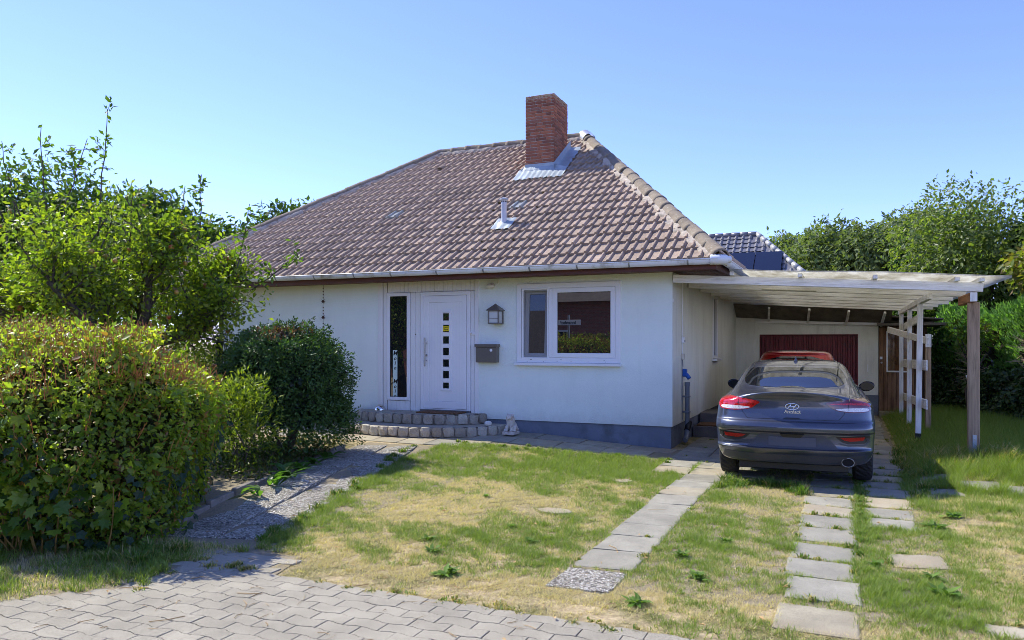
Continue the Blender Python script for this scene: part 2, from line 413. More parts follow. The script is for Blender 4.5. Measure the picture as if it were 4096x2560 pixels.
house = thing('bungalow', 'white roughcast bungalow with brown tiled hip roof and brick chimney', 'house', (-4.7, 4.4, 0))
def wall_holes(x0, x1, z0, z1, holes, depth):
    """front face in local (x,z), y=0 outside, reveals depth deep; returns verts, faces"""
    X = sorted({x0, x1} | {a for h in holes for a in h[:2]}); Z = sorted({z0, z1} | {a for h in holes for a in h[2:]})
    V = []; F_ = []
    def q(*p): b = len(V); V.extend(p); F_.append((b, b+1, b+2, b+3))
    for i in range(len(X)-1):
        for j in range(len(Z)-1):
            cx_, cz_ = (X[i]+X[i+1])/2, (Z[j]+Z[j+1])/2
            if any(h[0] < cx_ < h[1] and h[2] < cz_ < h[3] for h in holes): continue
            q((X[i], 0, Z[j]), (X[i+1], 0, Z[j]), (X[i+1], 0, Z[j+1]), (X[i], 0, Z[j+1]))
    for a, b, c, d in holes:
        q((a, 0, c), (a, depth, c), (b, depth, c), (b, 0, c)); q((a, 0, d), (b, 0, d), (b, depth, d), (a, depth, d))
        q((a, 0, c), (a, 0, d), (a, depth, d), (a, depth, c)); q((b, 0, c), (b, depth, c), (b, depth, d), (b, 0, d))
        q((a, depth, c), (a, depth, d), (b, depth, d), (b, depth, c))
    return V, F_
WZ0, WZ1 = .36, 2.86
V, F_ = wall_holes(-9.4, 0, WZ0, WZ1, [(-5.54, -3.44, .40, 2.855), (-2.70, -.85, 1.36, 2.72)], .12)
wall = raw('wall', V, F_, M_stucco, house)
V, F_ = wall_holes(0, 8.8, WZ0, WZ1, [(4.0, 4.62, 1.36, 2.70)], .12)
raw('wall', [(-y, x, z) for x, y, z in V], F_, M_stucco_side, house)
raw('wall', [(-9.4, 0, WZ0), (-9.4, 8.8, WZ0), (-9.4, 8.8, WZ1), (-9.4, 0, WZ1)], [(3, 2, 1, 0)], M_stucco, house)
raw('wall', [(-9.4, 8.8, WZ0), (0, 8.8, WZ0), (0, 8.8, WZ1), (-9.4, 8.8, WZ1)], [(0, 1, 2, 3)], M_stucco, house)
V = []; F_ = []
ring = [(-9.4, 0), (0, 0), (0, 8.8), (-9.4, 8.8)]; rin = [(-9.375, .025), (-.025, .025), (-.025, 8.775), (-9.375, 8.775)]
for z, rr in ((WZ0, ring), (WZ0, rin), (-.4, rin)): V += [(x, y, z) for x, y in rr]
for a in range(2):
    for i in range(4): k = (i+1) % 4; F_.append((a*4+i, (a+1)*4+i, (a+1)*4+k, a*4+k))
raw('plinth', V, F_, M_plinth, house)

# roof ------------------------------------------------------------------
RP = R(34); KT = math.tan(RP)
EY, EZ = -.66, 2.945                     # front eave line of the tile surface
RY = 4.40; RZ = EZ+(RY-EY)*KT
EXR, EXL = .84, -11.28; RXR, RXL = -2.90, -6.66
BY = 2*RY-EY
roof = raw('roof', [(EXL, EY, EZ-.05), (EXR, EY, EZ-.05), (RXR, RY, RZ-.05), (RXL, RY, RZ-.05), (EXR, BY, EZ-.05), (EXL, BY, EZ-.05)],
           [(0, 1, 2, 3), (1, 4, 2), (4, 5, 3, 2), (5, 0, 3)], simple('roofing_felt', (.03, .027, .025), .9), house)
def tile_material(name, base, lich, rnd=.16, lichen=.5):
    n = N(name)
    f = n.noise(9, 6, .7); g = n.noise(140, 3, .7); sp = n.noise(26, 5, .75)
    col = n.ramp(f, [(.28, tuple(x*.72 for x in base)), (.5, base), (.75, tuple(min(1, x*1.25) for x in base))])
    col = n.mix(.45, col, n.ramp(g, [(.3, .45), (.6, 1.)]), 'MULTIPLY')
    col = n.mix(n.ramp(sp, [(.56, 0.), (.68, lichen)]), col, lich)
    col = n.mix(n.ramp(n.noise(3.1, 5, .7), [(.64, 0.), (.8, .6)]), col, hexc(84, 66, 52))
    k = n.math('ADD', n.math('MULTIPLY', n.objrand(), 2*rnd), 1-rnd)
    col = n.mix(1., col, k, 'MULTIPLY')
    return n.done(n.bsdf(col, .9, 0, .25, n.bump(g, .5, .006)))
M_tile = tile_material('brown_concrete_tile', hexc(168, 148, 128), hexc(200, 196, 180))
M_hip = tile_material('weathered_ridge_tile', hexc(134, 122, 104), hexc(164, 160, 146), .12, .8)
TW, TL = .312, .342
def tile_profile(n=13):
    """across one tile: two rolls (one in the middle, one at the interlock) with flat pans between"""
    P = []
    for c_ in (.25, .785):
        pass
    xs_ = [0, .165, .177, .21, .25, .29, .323, .335, .60, .69, .702, .735, .775, .815, .848, .86, .885, .915, 1.0]
    def hgt(t):
        h = 0
        for c_, w_ in ((.25, .085), (.775, .085)):
            d = abs(t-c_)/w_
            if d < 1: h = max(h, math.sqrt(max(0, 1-d*d))**.8)
        return h
    return [(t*TW, .032*hgt(t)-(.012 if .88 < t < .92 else 0)) for t in xs_]
TPROF = tile_profile()
def tile_mesh(trimlen=1.):
    """tile lying in its own frame: x across, y up the slope, z off the roof; the nose overlaps the course below"""
    V = []; F_ = []; n = len(TPROF); nose = .050; tail = .004
    for x, z in TPROF: V.append((x, -.025, z+nose))
    for x, z in TPROF: V.append((x, TL*trimlen+.01, z+tail))
    for x, z in TPROF: V.append((x, -.027, z+nose-.044))
    for i in range(n-1): F_.append((i, i+1, n+i+1, n+i)); F_.append((2*n+i, 2*n+i+1, i+1, i))
    return V, F_
TV, TF = tile_mesh()
tile_me = mkmesh('roof_tile', TV, TF)
tile_me.polygons.foreach_set('use_smooth', [False]*len(tile_me.polygons))
M_skylight = simple('pale_glass_tile', hexc(150, 152, 144), .4, var=.2, vscale=20)
def slope(org, xdir, ydir, length, xl, xr, rows, is_front):
    """tiles on one roof plane; xl(s), xr(s) limits along xdir at slope distance s"""
    org = Vector(org); xdir = Vector(xdir); ydir = Vector(ydir); zd = xdir.cross(ydir)
    M0 = Matrix(((xdir.x, ydir.x, zd.x, org.x), (xdir.y, ydir.y, zd.y, org.y), (xdir.z, ydir.z, zd.z, org.z), (0, 0, 0, 1)))
    out = []
    for r_ in range(rows):
        s0 = r_*TL; s1 = s0+TL
        a = min(xl(s0), xl(min(s1, length))); b = max(xr(s0), xr(min(s1, length)))
        j0 = math.floor(a/TW); j1 = math.ceil(b/TW)
        for j in range(j0, j1):
            x = j*TW
            full = x >= xl(s0) and x >= xl(s1) and x+TW <= xr(s0) and x+TW <= xr(s1) and s1 <= length
            out.append((M0, r_, j, x, s0, full))
    return out
cosP = math.cos(RP); slopelen = (RY-EY)/cosP
xlF = lambda s: lerp(EXL, RXL, min(1, s/slopelen)); xrF = lambda s: lerp(EXR, RXR, min(1, s/slopelen))
def cut_mesh(x, s0, xl, xr, length):
    bm = bmesh.new(); vs = [bm.verts.new((a+x, b+s0, c)) for a, b, c in TV]
    for f in TF: bm.faces.new([vs[i] for i in f])
    lp = Vector((xl(0), 0, 0)); ld = Vector((xl(length)-xl(0), length, 0)).normalized()
    rp = Vector((xr(0), 0, 0)); rd = Vector((xr(length)-xr(0), length, 0)).normalized()
    for p, nn in ((lp, Vector((-ld.y, ld.x, 0))), (rp, Vector((rd.y, -rd.x, 0))), (Vector((0, length, 0)), Vector((0, 1, 0)))):
        g = list(bm.verts)+list(bm.edges)+list(bm.faces)
        if g: bmesh.ops.bisect_plane(bm, geom=g, plane_co=p, plane_no=nn, clear_outer=True)
    return bm
CAMP = Vector((2.54, -12.18, 1.7))
LT = slope((0, EY, EZ), (1, 0, 0), (0, cosP, math.sin(RP)), slopelen, xlF, xrF, 18, True)
def tctr(t): return t[0] @ Vector((t[3]+TW/2, t[4]+TL/2, 0))
LT.sort(key=lambda t: (tctr(t)-CAMP).length)
rest = bmesh.new(); nt_ = 0
CHX0, CHX1, CHY0, CHY1, CHZ = -3.69, -3.045, 2.75, 3.60, 6.93
def in_chimney(c): return CHX0-.02 < c.x < CHX1+.02 and CHY0 < c.y < CHY1+.1
GLASS = []
for t in LT:
    M0, r_, j, x, s0, full = t; c = tctr(t)
    if in_chimney(c): continue
    jit = Matrix.Translation((0, random.gauss(0, .003), random.uniform(0, .004))) @ Matrix.Rotation(random.gauss(0, .006), 4, 'Z')
    isg = (abs(c.x+3.24) < .16 and abs(c.y-1.5) < .15) or (abs(c.x+6.02) < .16 and abs(c.y-1.47) < .15)
    if nt_ < 300:
        if full:
            if isg: o = link('glass_tile', tile_me.copy(), None, roof); o.data.materials.clear(); o.data.materials.append(M_skylight)
            else: o = link('roof_tile', tile_me, M_tile, roof)
            o.matrix_basis = M0 @ Matrix.Translation((x, s0, 0)) @ jit
        else:
            bm = cut_mesh(x, s0, xlF, xrF, slopelen)
            if not len(bm.faces): bm.free(); continue
            bm.transform(M0); o = from_bm('roof_tile', bm, M_tile, roof)
        nt_ += 1
    else:
        bm = cut_mesh(x, s0, xlF, xrF, slopelen); bm.transform(M0)
        if isg:
            from_bm('glass_tile', bm, M_skylight, roof); continue
        me = bpy.data.meshes.new('tmp'); bm.to_mesh(me); bm.free(); rest.from_mesh(me); bpy.data.meshes.remove(me)
sideP = math.atan((RZ-EZ)/(EXR-RXR)); sl2 = (RZ-EZ)/math.sin(sideP)
xlS = lambda s: lerp(EY, RY, min(1, s/sl2)); xrS = lambda s: lerp(BY, RY, min(1, s/sl2))
for t in slope((EXR, 0, EZ), (0, 1, 0), (-math.cos(sideP), 0, math.sin(sideP)), sl2, xlS, xrS, 16, False):
    bm = cut_mesh(t[3], t[4], xlS, xrS, sl2); bm.transform(t[0])
    me = bpy.data.meshes.new('tmp'); bm.to_mesh(me); bm.free(); rest.from_mesh(me); bpy.data.meshes.remove(me)
o = from_bm('roof_tiles_beyond', rest, M_tile, roof); tag(o, kind='stuff')
# hip and ridge tiles
def ridge_tile_mesh(L_=.40, r0=.106, r1=.120, n=9, th=.018):
    V = []; F_ = []
    prof = [(0, r0), (L_*.8, r1-.006), (L_*.82, r1), (L_, r1)]
    for y, r_ in prof:
        for k in range(n):
            t = math.pi*k/(n-1); V.append((r_*1.12*math.cos(t), y, r_*math.sin(t)))
    for a in range(len(prof)-1):
        for k in range(n-1): b = a*n+k; F_.append((b, b+1, b+n+1, b+n))
    m = len(V)
    for k in range(n):
        t = math.pi*k/(n-1); V.append(((r1-th)*1.12*math.cos(t), L_, (r1-th)*math.sin(t)))
    for k in range(n-1): F_.append(((len(prof)-1)*n+k, (len(prof)-1)*n+k+1, m+k+1, m+k))
    return mkmesh('hip_tile', V, F_, True)
hip_me = ridge_tile_mesh()
def run_tiles(name, a, b, step=.355, sag=.03):
    a = Vector(a); b = Vector(b); d = (b-a).normalized(); n = int((b-a).length/step+.5); st = (b-a).length/n
    xx = d.cross(Vector((0, 0, 1))).normalized(); zz = xx.cross(d)
    for i in range(n):
        p = a+d*(i*st)
        M_ = Matrix(((xx.x, d.x, zz.x, p.x), (xx.y, d.y, zz.y, p.y), (xx.z, d.z, zz.z, p.z+random.gauss(0, .006)), (0, 0, 0, 1)))
        o = link(name, hip_me, M_hip, roof)
        o.matrix_basis = M_ @ Matrix.Translation((random.gauss(0, .006), random.gauss(0, .008), sag)) @ Matrix.Rotation(random.gauss(-.03, .012), 4, 'X') @ Matrix.Rotation(random.gauss(0, .02), 4, 'Y')
run_tiles('hip_tile', (RXR, RY, RZ), (EXR-.02, EY+.06, EZ+.03))
run_tiles('hip_tile', (RXL, RY, RZ), (EXL, EY+.06, EZ+.03))
run_tiles('ridge_tile', (RXR-.05, RY, RZ), (RXL, RY, RZ))
M_mortar = simple('hip_mortar', hexc(176, 164, 146), .95, var=.3, vscale=14, bump=.9, bscale=40, dirt=hexc(110, 98, 80), dscale=6)
def mortar(a, b, side, wid, up):
    a = Vector(a); b = Vector(b); n = 60; V = []; F_ = []
    side = Vector(side).normalized(); up = Vector(up)
    for i in range(n+1):
        p = a.lerp(b, i/n); wv = wid*(1+random.uniform(-.3, .35))
        V += [p+up*.10+side*.04, p+up*(.062+random.uniform(-.008, .008))+side*wv, p+up*.0+side*(wv+.02)]
    for i in range(n):
        for k in range(2): q = i*3+k; F_.append((q, q+1, q+4, q+3))
    return raw('mortar_bed', V, F_, M_mortar, roof, smooth=True)
hipd = (Vector((EXR, EY, EZ))-Vector((RXR, RY, RZ))).normalized(); nF = Vector((0, -math.sin(RP), cosP))
sd = hipd.cross(nF); sd = sd if sd.x < 0 else -sd
mortar((RXR, RY, RZ), (EXR-.05, EY+.05, EZ), sd, .16, nF)
nS = Vector((math.sin(sideP), 0, math.cos(sideP))); sd2 = hipd.cross(nS); sd2 = sd2 if sd2.y > 0 else -sd2
mortar((RXR, RY, RZ), (EXR-.05, EY+.05, EZ), sd2, .16, nS)
hl = (Vector((EXL, EY, EZ))-Vector((RXL, RY, RZ))).normalized(); sd3 = hl.cross(nF); sd3 = sd3 if sd3.x > 0 else -sd3
mortar((RXL, RY, RZ), (EXL, EY, EZ), sd3, .15, nF)
mortar((RXR, RY, RZ), (RXL, RY, RZ), (0, -cosP, -math.sin(RP)), .15, nF)
M_moss = simple('moss_cushion', hexc(92, 76, 40), .95, var=.4, vscale=50, bump=.8)
mv = bmesh.new()
for i in range(170):
    s_ = random.uniform(.2, slopelen*.95); x_ = random.uniform(xlF(s_)+.3, xrF(s_)-.25)
    if random.random() < .35: x_ = random.gauss(-3.3, .5); s_ = random.uniform(.5, 3.2)
    r_ = random.uniform(.008, .022)*(1.5 if random.random() < .1 else 1); s_ = round(s_/TL)*TL-.01
    p = Vector((0, EY, EZ))+Vector((1, 0, 0))*x_+Vector((0, cosP, math.sin(RP)))*s_
    g = bmesh.ops.create_icosphere(mv, subdivisions=1, radius=r_)
    for v in g['verts']: v.co = Vector((v.co.x*1.5, v.co.y*1.2, v.co.z))*random.uniform(.8, 1.2)+p+nF*.02
tag(from_bm('moss', mv, M_moss, roof), kind='stuff')
capm = simple('zinc_cap', hexc(196, 194, 190), .35, .6, var=.06)
V = []; F_ = []
for i, y_ in enumerate((-.06, .30)):
    for k in range(9): t = math.pi*k/8; V.append((.15*math.cos(t), y_, .14*math.sin(t)))
for k in range(8): F_.append((k, k+1, 9+k+1, 9+k))
o = raw('ridge_cap', V, F_, capm, roof, smooth=True)
xx = hipd.cross(Vector((0, 0, 1))).normalized(); zz = xx.cross(hipd); pp = Vector((RXR, RY, RZ))
o.matrix_basis = Matrix(((xx.x, hipd.x, zz.x, pp.x), (xx.y, hipd.y, zz.y, pp.y), (xx.z, hipd.z, zz.z, pp.z+.05), (0, 0, 0, 1)))
# chimney -----------------------------------------------------------------
chim = box('chimney', CHX0+.012, CHX1-.012, CHY0+.012, CHY1-.012, 4.6, CHZ-.02, simple('chimney_mortar', hexc(186, 170, 156), .95, var=.3, vscale=30, bump=.5), roof, 0)
nB = N('red_brick'); f_ = nB.noise(16, 5, .7); o_r = nB.objrand()
cb = nB.ramp(o_r, [(0., hexc(118, 76, 60)), (.35, hexc(150, 92, 68)), (.7, hexc(174, 110, 80)), (1., hexc(140, 98, 82))])
cb = nB.mix(nB.ramp(f_, [(.45, 0.), (.7, .6)]), cb, hexc(118, 84, 76))
sepz = nB.add('SeparateXYZ'); nB.L(nB.pos(), sepz.inputs[0])
cb = nB.mix(nB.ramp(nB.math('ADD', nB.math('MULTIPLY', nB.math('SUBTRACT', sepz.outputs[2], 6.55), 1.3), nB.noise(26, 5, .75)), [(.86, 0.), (.98, .85)]), cb, hexc(176, 164, 132))
cb = nB.mix(nB.ramp(nB.noise(34, 5, .75), [(.60, 0.), (.66, .8)]), cb, hexc(176, 158, 146))
M_brick = nB.done(nB.bsdf(cb, .88, 0, .25, nB.bump(nB.noise(120, 3, .7), .5, .006)))
BH, BJ = .0645, .0115
def brick_me(l, d, h=.053):
    bm = bmesh.new(); bm_box(bm, -l/2, l/2, -d/2, d/2, 0, h, .004)
    for v in bm.verts: v.co += Vector((random.gauss(0, .0012),)*3)
    me = bpy.data.meshes.new('brick'); bm.to_mesh(me); bm.free(); me.materials.append(M_brick); return me
FW = CHX1-CHX0; SD = CHY1-CHY0
row = 0; z_ = 5.0; BM = {}
def face_bricks(total, pattern):
    """split a course of given length into bricks"""
    out = []; x = 0; n_ = max(1, round((total+BJ)/((sum(pattern)/len(pattern))+BJ))); pattern = (list(pattern)*3)[:n_]; k_ = (total-BJ*(n_-1))/sum(pattern); pattern = [p*k_ for p in pattern]
    for l in pattern:
        l = min(l, total-x)
        if l > .03: out.append((x, l))
        x += l+BJ
        if x >= total-.03: break
    return out
while z_ < CHZ-.03:
    pf = [.24, .115, .24] if row % 2 == 0 else [.115, .24, .24]
    if row % 4 == 3: pf = [.24, .24, .115]
    ps = [.115, .24, .24, .24] if row % 2 == 0 else [.24, .24, .24, .115]
    od = row % 2
    for (x, l) in face_bricks(FW-(.0715 if od else 0), pf):
        k = ('f', round(l, 2)); BM.setdefault(k, brick_me(l, .06))
        o = link('brick', BM[k], None, chim); o.location = (CHX0+x+l/2, CHY0+.03+random.gauss(0, .0015), z_); o.rotation_euler = (0, 0, random.gauss(0, .006))
    for (x, l) in face_bricks(SD-(0 if od else .0715), ps):
        k = ('s', round(l, 2)); BM.setdefault(k, brick_me(.06, l))
        o = link('brick', BM[k], None, chim); o.location = (CHX1-.03+random.gauss(0, .0015), CHY0+(0 if od else .0715)+x+l/2, z_)
    z_ += BH; row += 1
rest = bmesh.new()
for r_ in range(row):
    zz_ = 5.0+r_*BH
    for (x, l) in face_bricks(SD-.075, [.24]*4): bm_box(rest, CHX0, CHX0+.06, CHY0+.07+x, CHY0+.07+x+l, zz_, zz_+.053, .003)
    for (x, l) in face_bricks(FW-.14, [.24]*4): bm_box(rest, CHX0+.07+x, CHX0+.07+x+l, CHY1-.06, CHY1, zz_, zz_+.053, .003)
tag(from_bm('bricks_behind', rest, M_brick, chim), kind='stuff')
# rough mortar crown with lichen
bm = bmesh.new(); nn = 14
gv = [[bm.verts.new((lerp(CHX0+.0, CHX1-.0, i/nn), lerp(CHY0+.0, CHY1-.0, j/nn), CHZ-.03+random.uniform(0, .03)+(.0 if 0 < i < nn and 0 < j < nn else -.012))) for i in range(nn+1)] for j in range(nn+1)]
for j in range(nn):
    for i in range(nn): bm.faces.new((gv[j][i], gv[j][i+1], gv[j+1][i+1], gv[j+1][i]))
from_bm('crown', bm, simple('lichen_mortar', hexc(150, 142, 112), .95, var=.4, vscale=40, bump=.9, dirt=hexc(180, 150, 70), dscale=18), chim)
# flashing
def zf(y): return EZ+(y-EY)*KT
fy = CHY0
V = []; F_ = []
nn = 26
for i in range(nn+1):
    x = lerp(CHX0-.16, CHX1+.30, i/nn); e = .34+random.uniform(-.03, .03)
    for k, (dy, up) in enumerate(((.04, .20), (-.012, .20), (-.02, .12), (-.10, .098), (-e, .088))):
        bul = .012*math.sin(i*2.2)*(1 if k >= 3 else .3)
        V.append((x if k > 1 else min(max(x, CHX0-.012), CHX1+.012), fy+dy, zf(fy+dy)+up*(1 if k else 1)+bul))
for i in range(nn):
    for k in range(4): q = i*5+k; F_.append((q, q+5, q+6, q+1))
raw('flashing', V, F_, M_lead, chim, smooth=True)
V = []; F_ = []
for i in range(nn+1):
    y = lerp(CHY0-.05, CHY1+.15, i/nn); e = .27+random.uniform(-.035, .035)
    for dx, up in ((-.0, .24), (.014, .23), (.02, .12), (.06, .09), (e*.6, .10), (e, .088)):
        V.append((CHX1+dx, y, zf(y)+up+random.uniform(-.004, .004)))
for i in range(nn):
    for k in range(5): q = i*6+k; F_.append((q, q+1, q+7, q+6))
raw('flashing', V, F_, M_lead, chim, smooth=True)
box('flashing_strip', CHX0-.006, CHX1+.006, CHY0-.014, CHY0-.004, zf(CHY0)+.12, zf(CHY0)+.235, M_lead, chim, .002)
# vent pipe
vp = Vector((-3.25, .66, zf(.66)))
lathe('vent_pipe', [(.058, -.1), (.056, .05), (.05, .08), (.05, .42), (.053, .43), (.053, .445), (.05, .45), (.05, .50)], simple('grey_vent_plastic', hexc(196, 198, 200), .45, var=.06), roof, vp, 20)
lathe('vent_cap', [(.052, .50), (.085, .505), (.08, .53), (.03, .55), (0, .553)], simple('grey_vent_cap', hexc(170, 172, 172), .4), roof, vp, 20)
for k in range(8):
    t = 2*math.pi*(k+.3)/8; p = vp+Vector((.0505*math.cos(t), .0505*math.sin(t), .475))
    lathe('vent_hole', [(.012, -.001), (.012, .002), (0, .0022)], M_seal, roof, p, 10, axis=(math.cos(t), math.sin(t), 0))
V = []; F_ = []; nn = 14
for j in range(nn+1):
    for i in range(nn+1):
        x = lerp(-3.44, -3.06, i/nn); y = lerp(.45, .82, j/nn)
        ds = math.hypot(x-vp.x, y-vp.y); V.append((x+random.gauss(0, .003), y, zf(y)+.088+.04*math.exp(-(ds/.1)**2)+.006*math.sin(x*40)*sstep(.05, .15, ds)))
for j in range(nn):
    for i in range(nn): q = j*(nn+1)+i; F_.append((q, q+1, q+nn+2, q+nn+1))
raw('vent_flashing', V, F_, M_lead, roof, smooth=True)
pv = Vector((-6.1, 3.49, zf(3.49)))                          # bonnet vent tile
V = []; F_ = []
for i, (s_, r_) in enumerate(((-.12, .075), (-.02, .075), (.14, .03), (.22, .0))):
    for k in range(9): t = math.pi*k/8; V.append(pv+Vector((r_*math.cos(t), 0, 0))+Vector((0, cosP, math.sin(RP)))*s_+nF*(.035+r_*1.1*math.sin(t)))
for a in range(3):
    for k in range(8): q = a*9+k; F_.append((q, q+1, q+10, q+9))
raw('vent_tile', V, F_, M_tile, roof, smooth=True)
# eaves -------------------------------------------------------------------
box('fascia', EXL+.1, EXR-.06, -.60, -.575, 2.80, 2.945, M_brownwood, house, .004)
box('fascia', EXR-.085, EXR-.06, -.57, BY-.1, 2.80, 2.945, M_brownwood, house, .004)
y = -.57
while y < -.01: box('soffit_board', EXL+.12, EXR-.09, y, y+.092, 2.832, 2.85, M_brownwood, house, .004); y += .096
x = .004
while x < EXR-.1: box('soffit_board', x, x+.092, .02, BY-.6, 2.832, 2.85, M_brownwood, house, .004); x += .096
raw('soffit', [(EXL+.1, -.1, 2.856), (-9.3, -.1, 2.856), (-9.3, BY-.1, 2.856), (EXL+.1, BY-.1, 2.856)], [(0, 1, 2, 3)], M_brownwood, house)
def gutter(name, a, b, r_=.068):
    a = Vector(a); b = Vector(b); d = (b-a).normalized(); out = Vector((d.y, -d.x, 0)); V = []; F_ = []
    prof = [(-.066, .03), (-.066, 0)]+[(-r_*math.cos(t), -r_*math.sin(t)) for t in np.linspace(.12, math.pi-.12, 11)]+[(.066, 0), (.068, .008), (.076, .012), (.082, .004), (.076, -.006)]
    n = len(prof)
    for p in (a, b):
        for u, v in prof: V.append(p+out*u+Vector((0, 0, v)))
    for k in range(n-1): F_.append((k, k+1, n+k+1, n+k))
    o = raw(name, V, F_, M_zinc, house); m = o.modifiers.new('s', 'SOLIDIFY'); m.thickness = .003; return nosharp(o, 40)
GZ = 2.935; GY = -.70
g1 = gutter('gutter', (EXL, GY, GZ+.02), (EXR-.02, GY, GZ))
gutter('gutter', (EXR+.04, GY+.1, GZ), (EXR+.04, BY, GZ+.01))
# ribbed outside corner of the gutter and its socket
V, F_ = tube_data([(EXR-.14+.2*math.sin(t), GY+.06-.06*math.cos(t)+t*.02, GZ-.005) for t in np.linspace(0, 1.5, 13)], [.074+.005*(k % 2) for k in range(13)], 16)
nosharp(raw('gutter_corner', V, F_, M_zinc, house), 60)
tube('gutter_socket', [(EXR+.01, GY+.02, GZ), (EXR+.14, GY+.10, GZ-.005)], .05, M_zinc, house, 16)
for i, x in enumerate(np.arange(.40, -11, -.86)):
    V = []; F_ = []; x += random.uniform(-.05, .05); gz_ = GZ+.02*(EXR-x)/12
    prof = [(-.068, .03)]+[(-.073*math.cos(t), -.073*math.sin(t)) for t in np.linspace(.05, math.pi-.05, 13)]+[(.084, .012), (.07, .018)]
    for s_ in (-.013, .013):
        for u, v in prof: V.append((x+s_+.02*v, GY-u, gz_+v))
    n_ = len(prof)
    for k in range(n_-1): F_.append((k, k+1, n_+k+1, n_+k))
    o = raw('gutter_bracket', V, F_, simple('galvanised', hexc(150, 154, 156), .45, .6, var=.15, vscale=30) if i == 0 else BRK, house)
    if i == 0: BRK = o.data.materials[0]
for x in (-2.02, .5):                                      # pipe sleeves on the gutter
    V, F_ = tube_data([(x-.09, GY, GZ+.008), (x+.09, GY, GZ+.006)], .071, 20, False); nosharp(raw('gutter_sleeve', [v for v in V], [f for f in F_ if min(V[i].z for i in f) < GZ], M_zinc, house), 60)
# entrance -----------------------------------------------------------------
raw('cladding_back', [(-5.53, .03, .41), (-3.45, .03, .41), (-3.45, .03, 2.85), (-5.53, .03, 2.85)], [(0, 1, 2, 3)], M_whitew, house)
def boards(x0, x1, z0, z1, n, y=-.012):
    wd = (x1-x0)/n
    for i in range(n): box('cladding_board', x0+i*wd+.0015, x0+(i+1)*wd-.0015, y, .02, z0, z1, M_whitew, house, .004)
boards(-5.345, -3.515, 2.640, 2.85, 20); boards(-5.345, -4.865, .44, .625, 5)
boards(-4.85, -4.63, .44, 2.635, 2); boards(-5.44, -5.36, .44, 2.85, 1); boards(-3.595, -3.52, .44, 2.635, 1)
for a, b in ((-5.545, -5.45), (-3.51, -3.435)): box('corner_board', a, b, -.03, .02, .42, 2.852, M_whitew, house, .004)
def frame_rect(name, x0, x1, z0, z1, wd, y0, y1, mat, parent, bev=.006):
    """mitred frame in the XZ plane"""
    V = []; F_ = []
    o4 = [(x0, z0), (x1, z0), (x1, z1), (x0, z1)]
    wl, wr, wb, wt = wd if hasattr(wd, '__len__') else (wd,)*4
    i4 = [(x0+wl, z0+wb), (x1-wr, z0+wb), (x1-wr, z1-wt), (x0+wl, z1-wt)]
    def sh(q, c, k): return [(x+(c[0]-x)*0+k*(1 if x < c[0] else -1), z+k*(1 if z < c[1] else -1)) for x, z in q]
    c = ((x0+x1)/2, (z0+z1)/2)
    rings = [(o4, y1), (o4, y0+bev), (sh(o4, c, bev), y0), (sh(i4, c, -bev), y0), (i4, y0+bev), (i4, y1)]
    for q, yy in rings: V += [(x, yy, z) for x, z in q]
    for a in range(5):
        for i in range(4): k = (i+1) % 4; F_.append((a*4+i, a*4+k, (a+1)*4+k, (a+1)*4+i))
    return raw(name, V, F_, mat, parent)
sw = thing  # (alias unused)
side_window = frame_rect('window', -5.352, -4.858, .632, 2.634, .062, -.03, .05, M_white, house)
frame_rect('gasket', -5.29, -4.92, .694, 2.572, .006, -.012, .03, M_seal, side_window, .001)
raw('pane', [(-5.288, .0, .696), (-4.922, .0, .696), (-4.922, .0, 2.570), (-5.288, .0, 2.570)], [(0, 1, 2, 3)], M_glass, side_window)
for x in (-5.27, -4.95): lathe('drain_cap', [(.012, 0), (.012, .012), (.008, .016), (0, .017)], M_white, side_window, (x, -.03, .655), 12, axis=(0, -1, 0))
# front door
door = frame_rect('door', -4.62, -3.60, .485, 2.632, (.07, .07, .02, .07), -.035, .05, M_white, house)
box('door_leaf', -4.545, -3.675, -.028, .02, .51, 2.558, M_white, door, .006)
frame_rect('leaf_frame', -4.545, -3.675, .51, 2.558, (.10, .085, .13, .12), -.040, -.026, M_white, door, .005)
frame_rect('leaf_groove', -4.446, -3.76, .638, 2.44, .004, -.0295, -.026, M_seal, door, .0005)
for i in range(1, 11):
    x = lerp(-4.446, -3.76, i/11)
    if not -4.21 < x < -3.97: box('leaf_groove_line', x-.0012, x+.0012, -.0288, -.027, .645, 2.433, simple('shallow_groove', hexc(206, 208, 208), .6) if i == 1 else GRV, door, 0); GRV = bpy.data.materials['shallow_groove']
frame_rect('light_strip_frame', -4.199, -3.975, .836, 2.296, .042, -.046, -.026, M_white, door, .005)
for i in range(7):
    zc = 2.172-.2088*i
    if i: box('light_bar', -4.16, -4.014, -.042, -.027, zc+.075, zc+.1338, M_white, door, .004)
    frame_rect('pane_frame', -4.158, -4.016, zc-.0755, zc+.0745, .009, -.045, -.027, M_white, door, .003)
    raw('pane', [(-4.152, -.0305, zc-.07), (-4.022, -.0305, zc-.07), (-4.022, -.0305, zc+.07), (-4.152, -.0305, zc+.07)], [(0, 1, 2, 3)], M_glass, door)
hx = -4.485
tube('door_handle', [(hx, -.11, 1.275), (hx, -.11, 1.80)], .015, M_metal, door, 14)
for z in (1.38, 1.70): tube('handle_mount', [(hx, -.11, z), (hx+.0, -.04, z)], .010, M_metal, door, 10)
lathe('lock_cylinder', [(.02, 0), (.02, .012), (.016, .016), (0, .016)], M_metal, door, (hx-.005, -.04, 1.475), 16, axis=(0, -1, 0))
XZ = Matrix(((1, 0, 0, 0), (0, 0, -1, 0), (0, 1, 0, 0), (0, 0, 0, 1)))      # text plane -> wall plane
def wallM(x, y, z): return Matrix.Translation((x, y, z)) @ XZ
M_ink = simple('black_ink', (.01, .01, .012), .5, var=0)
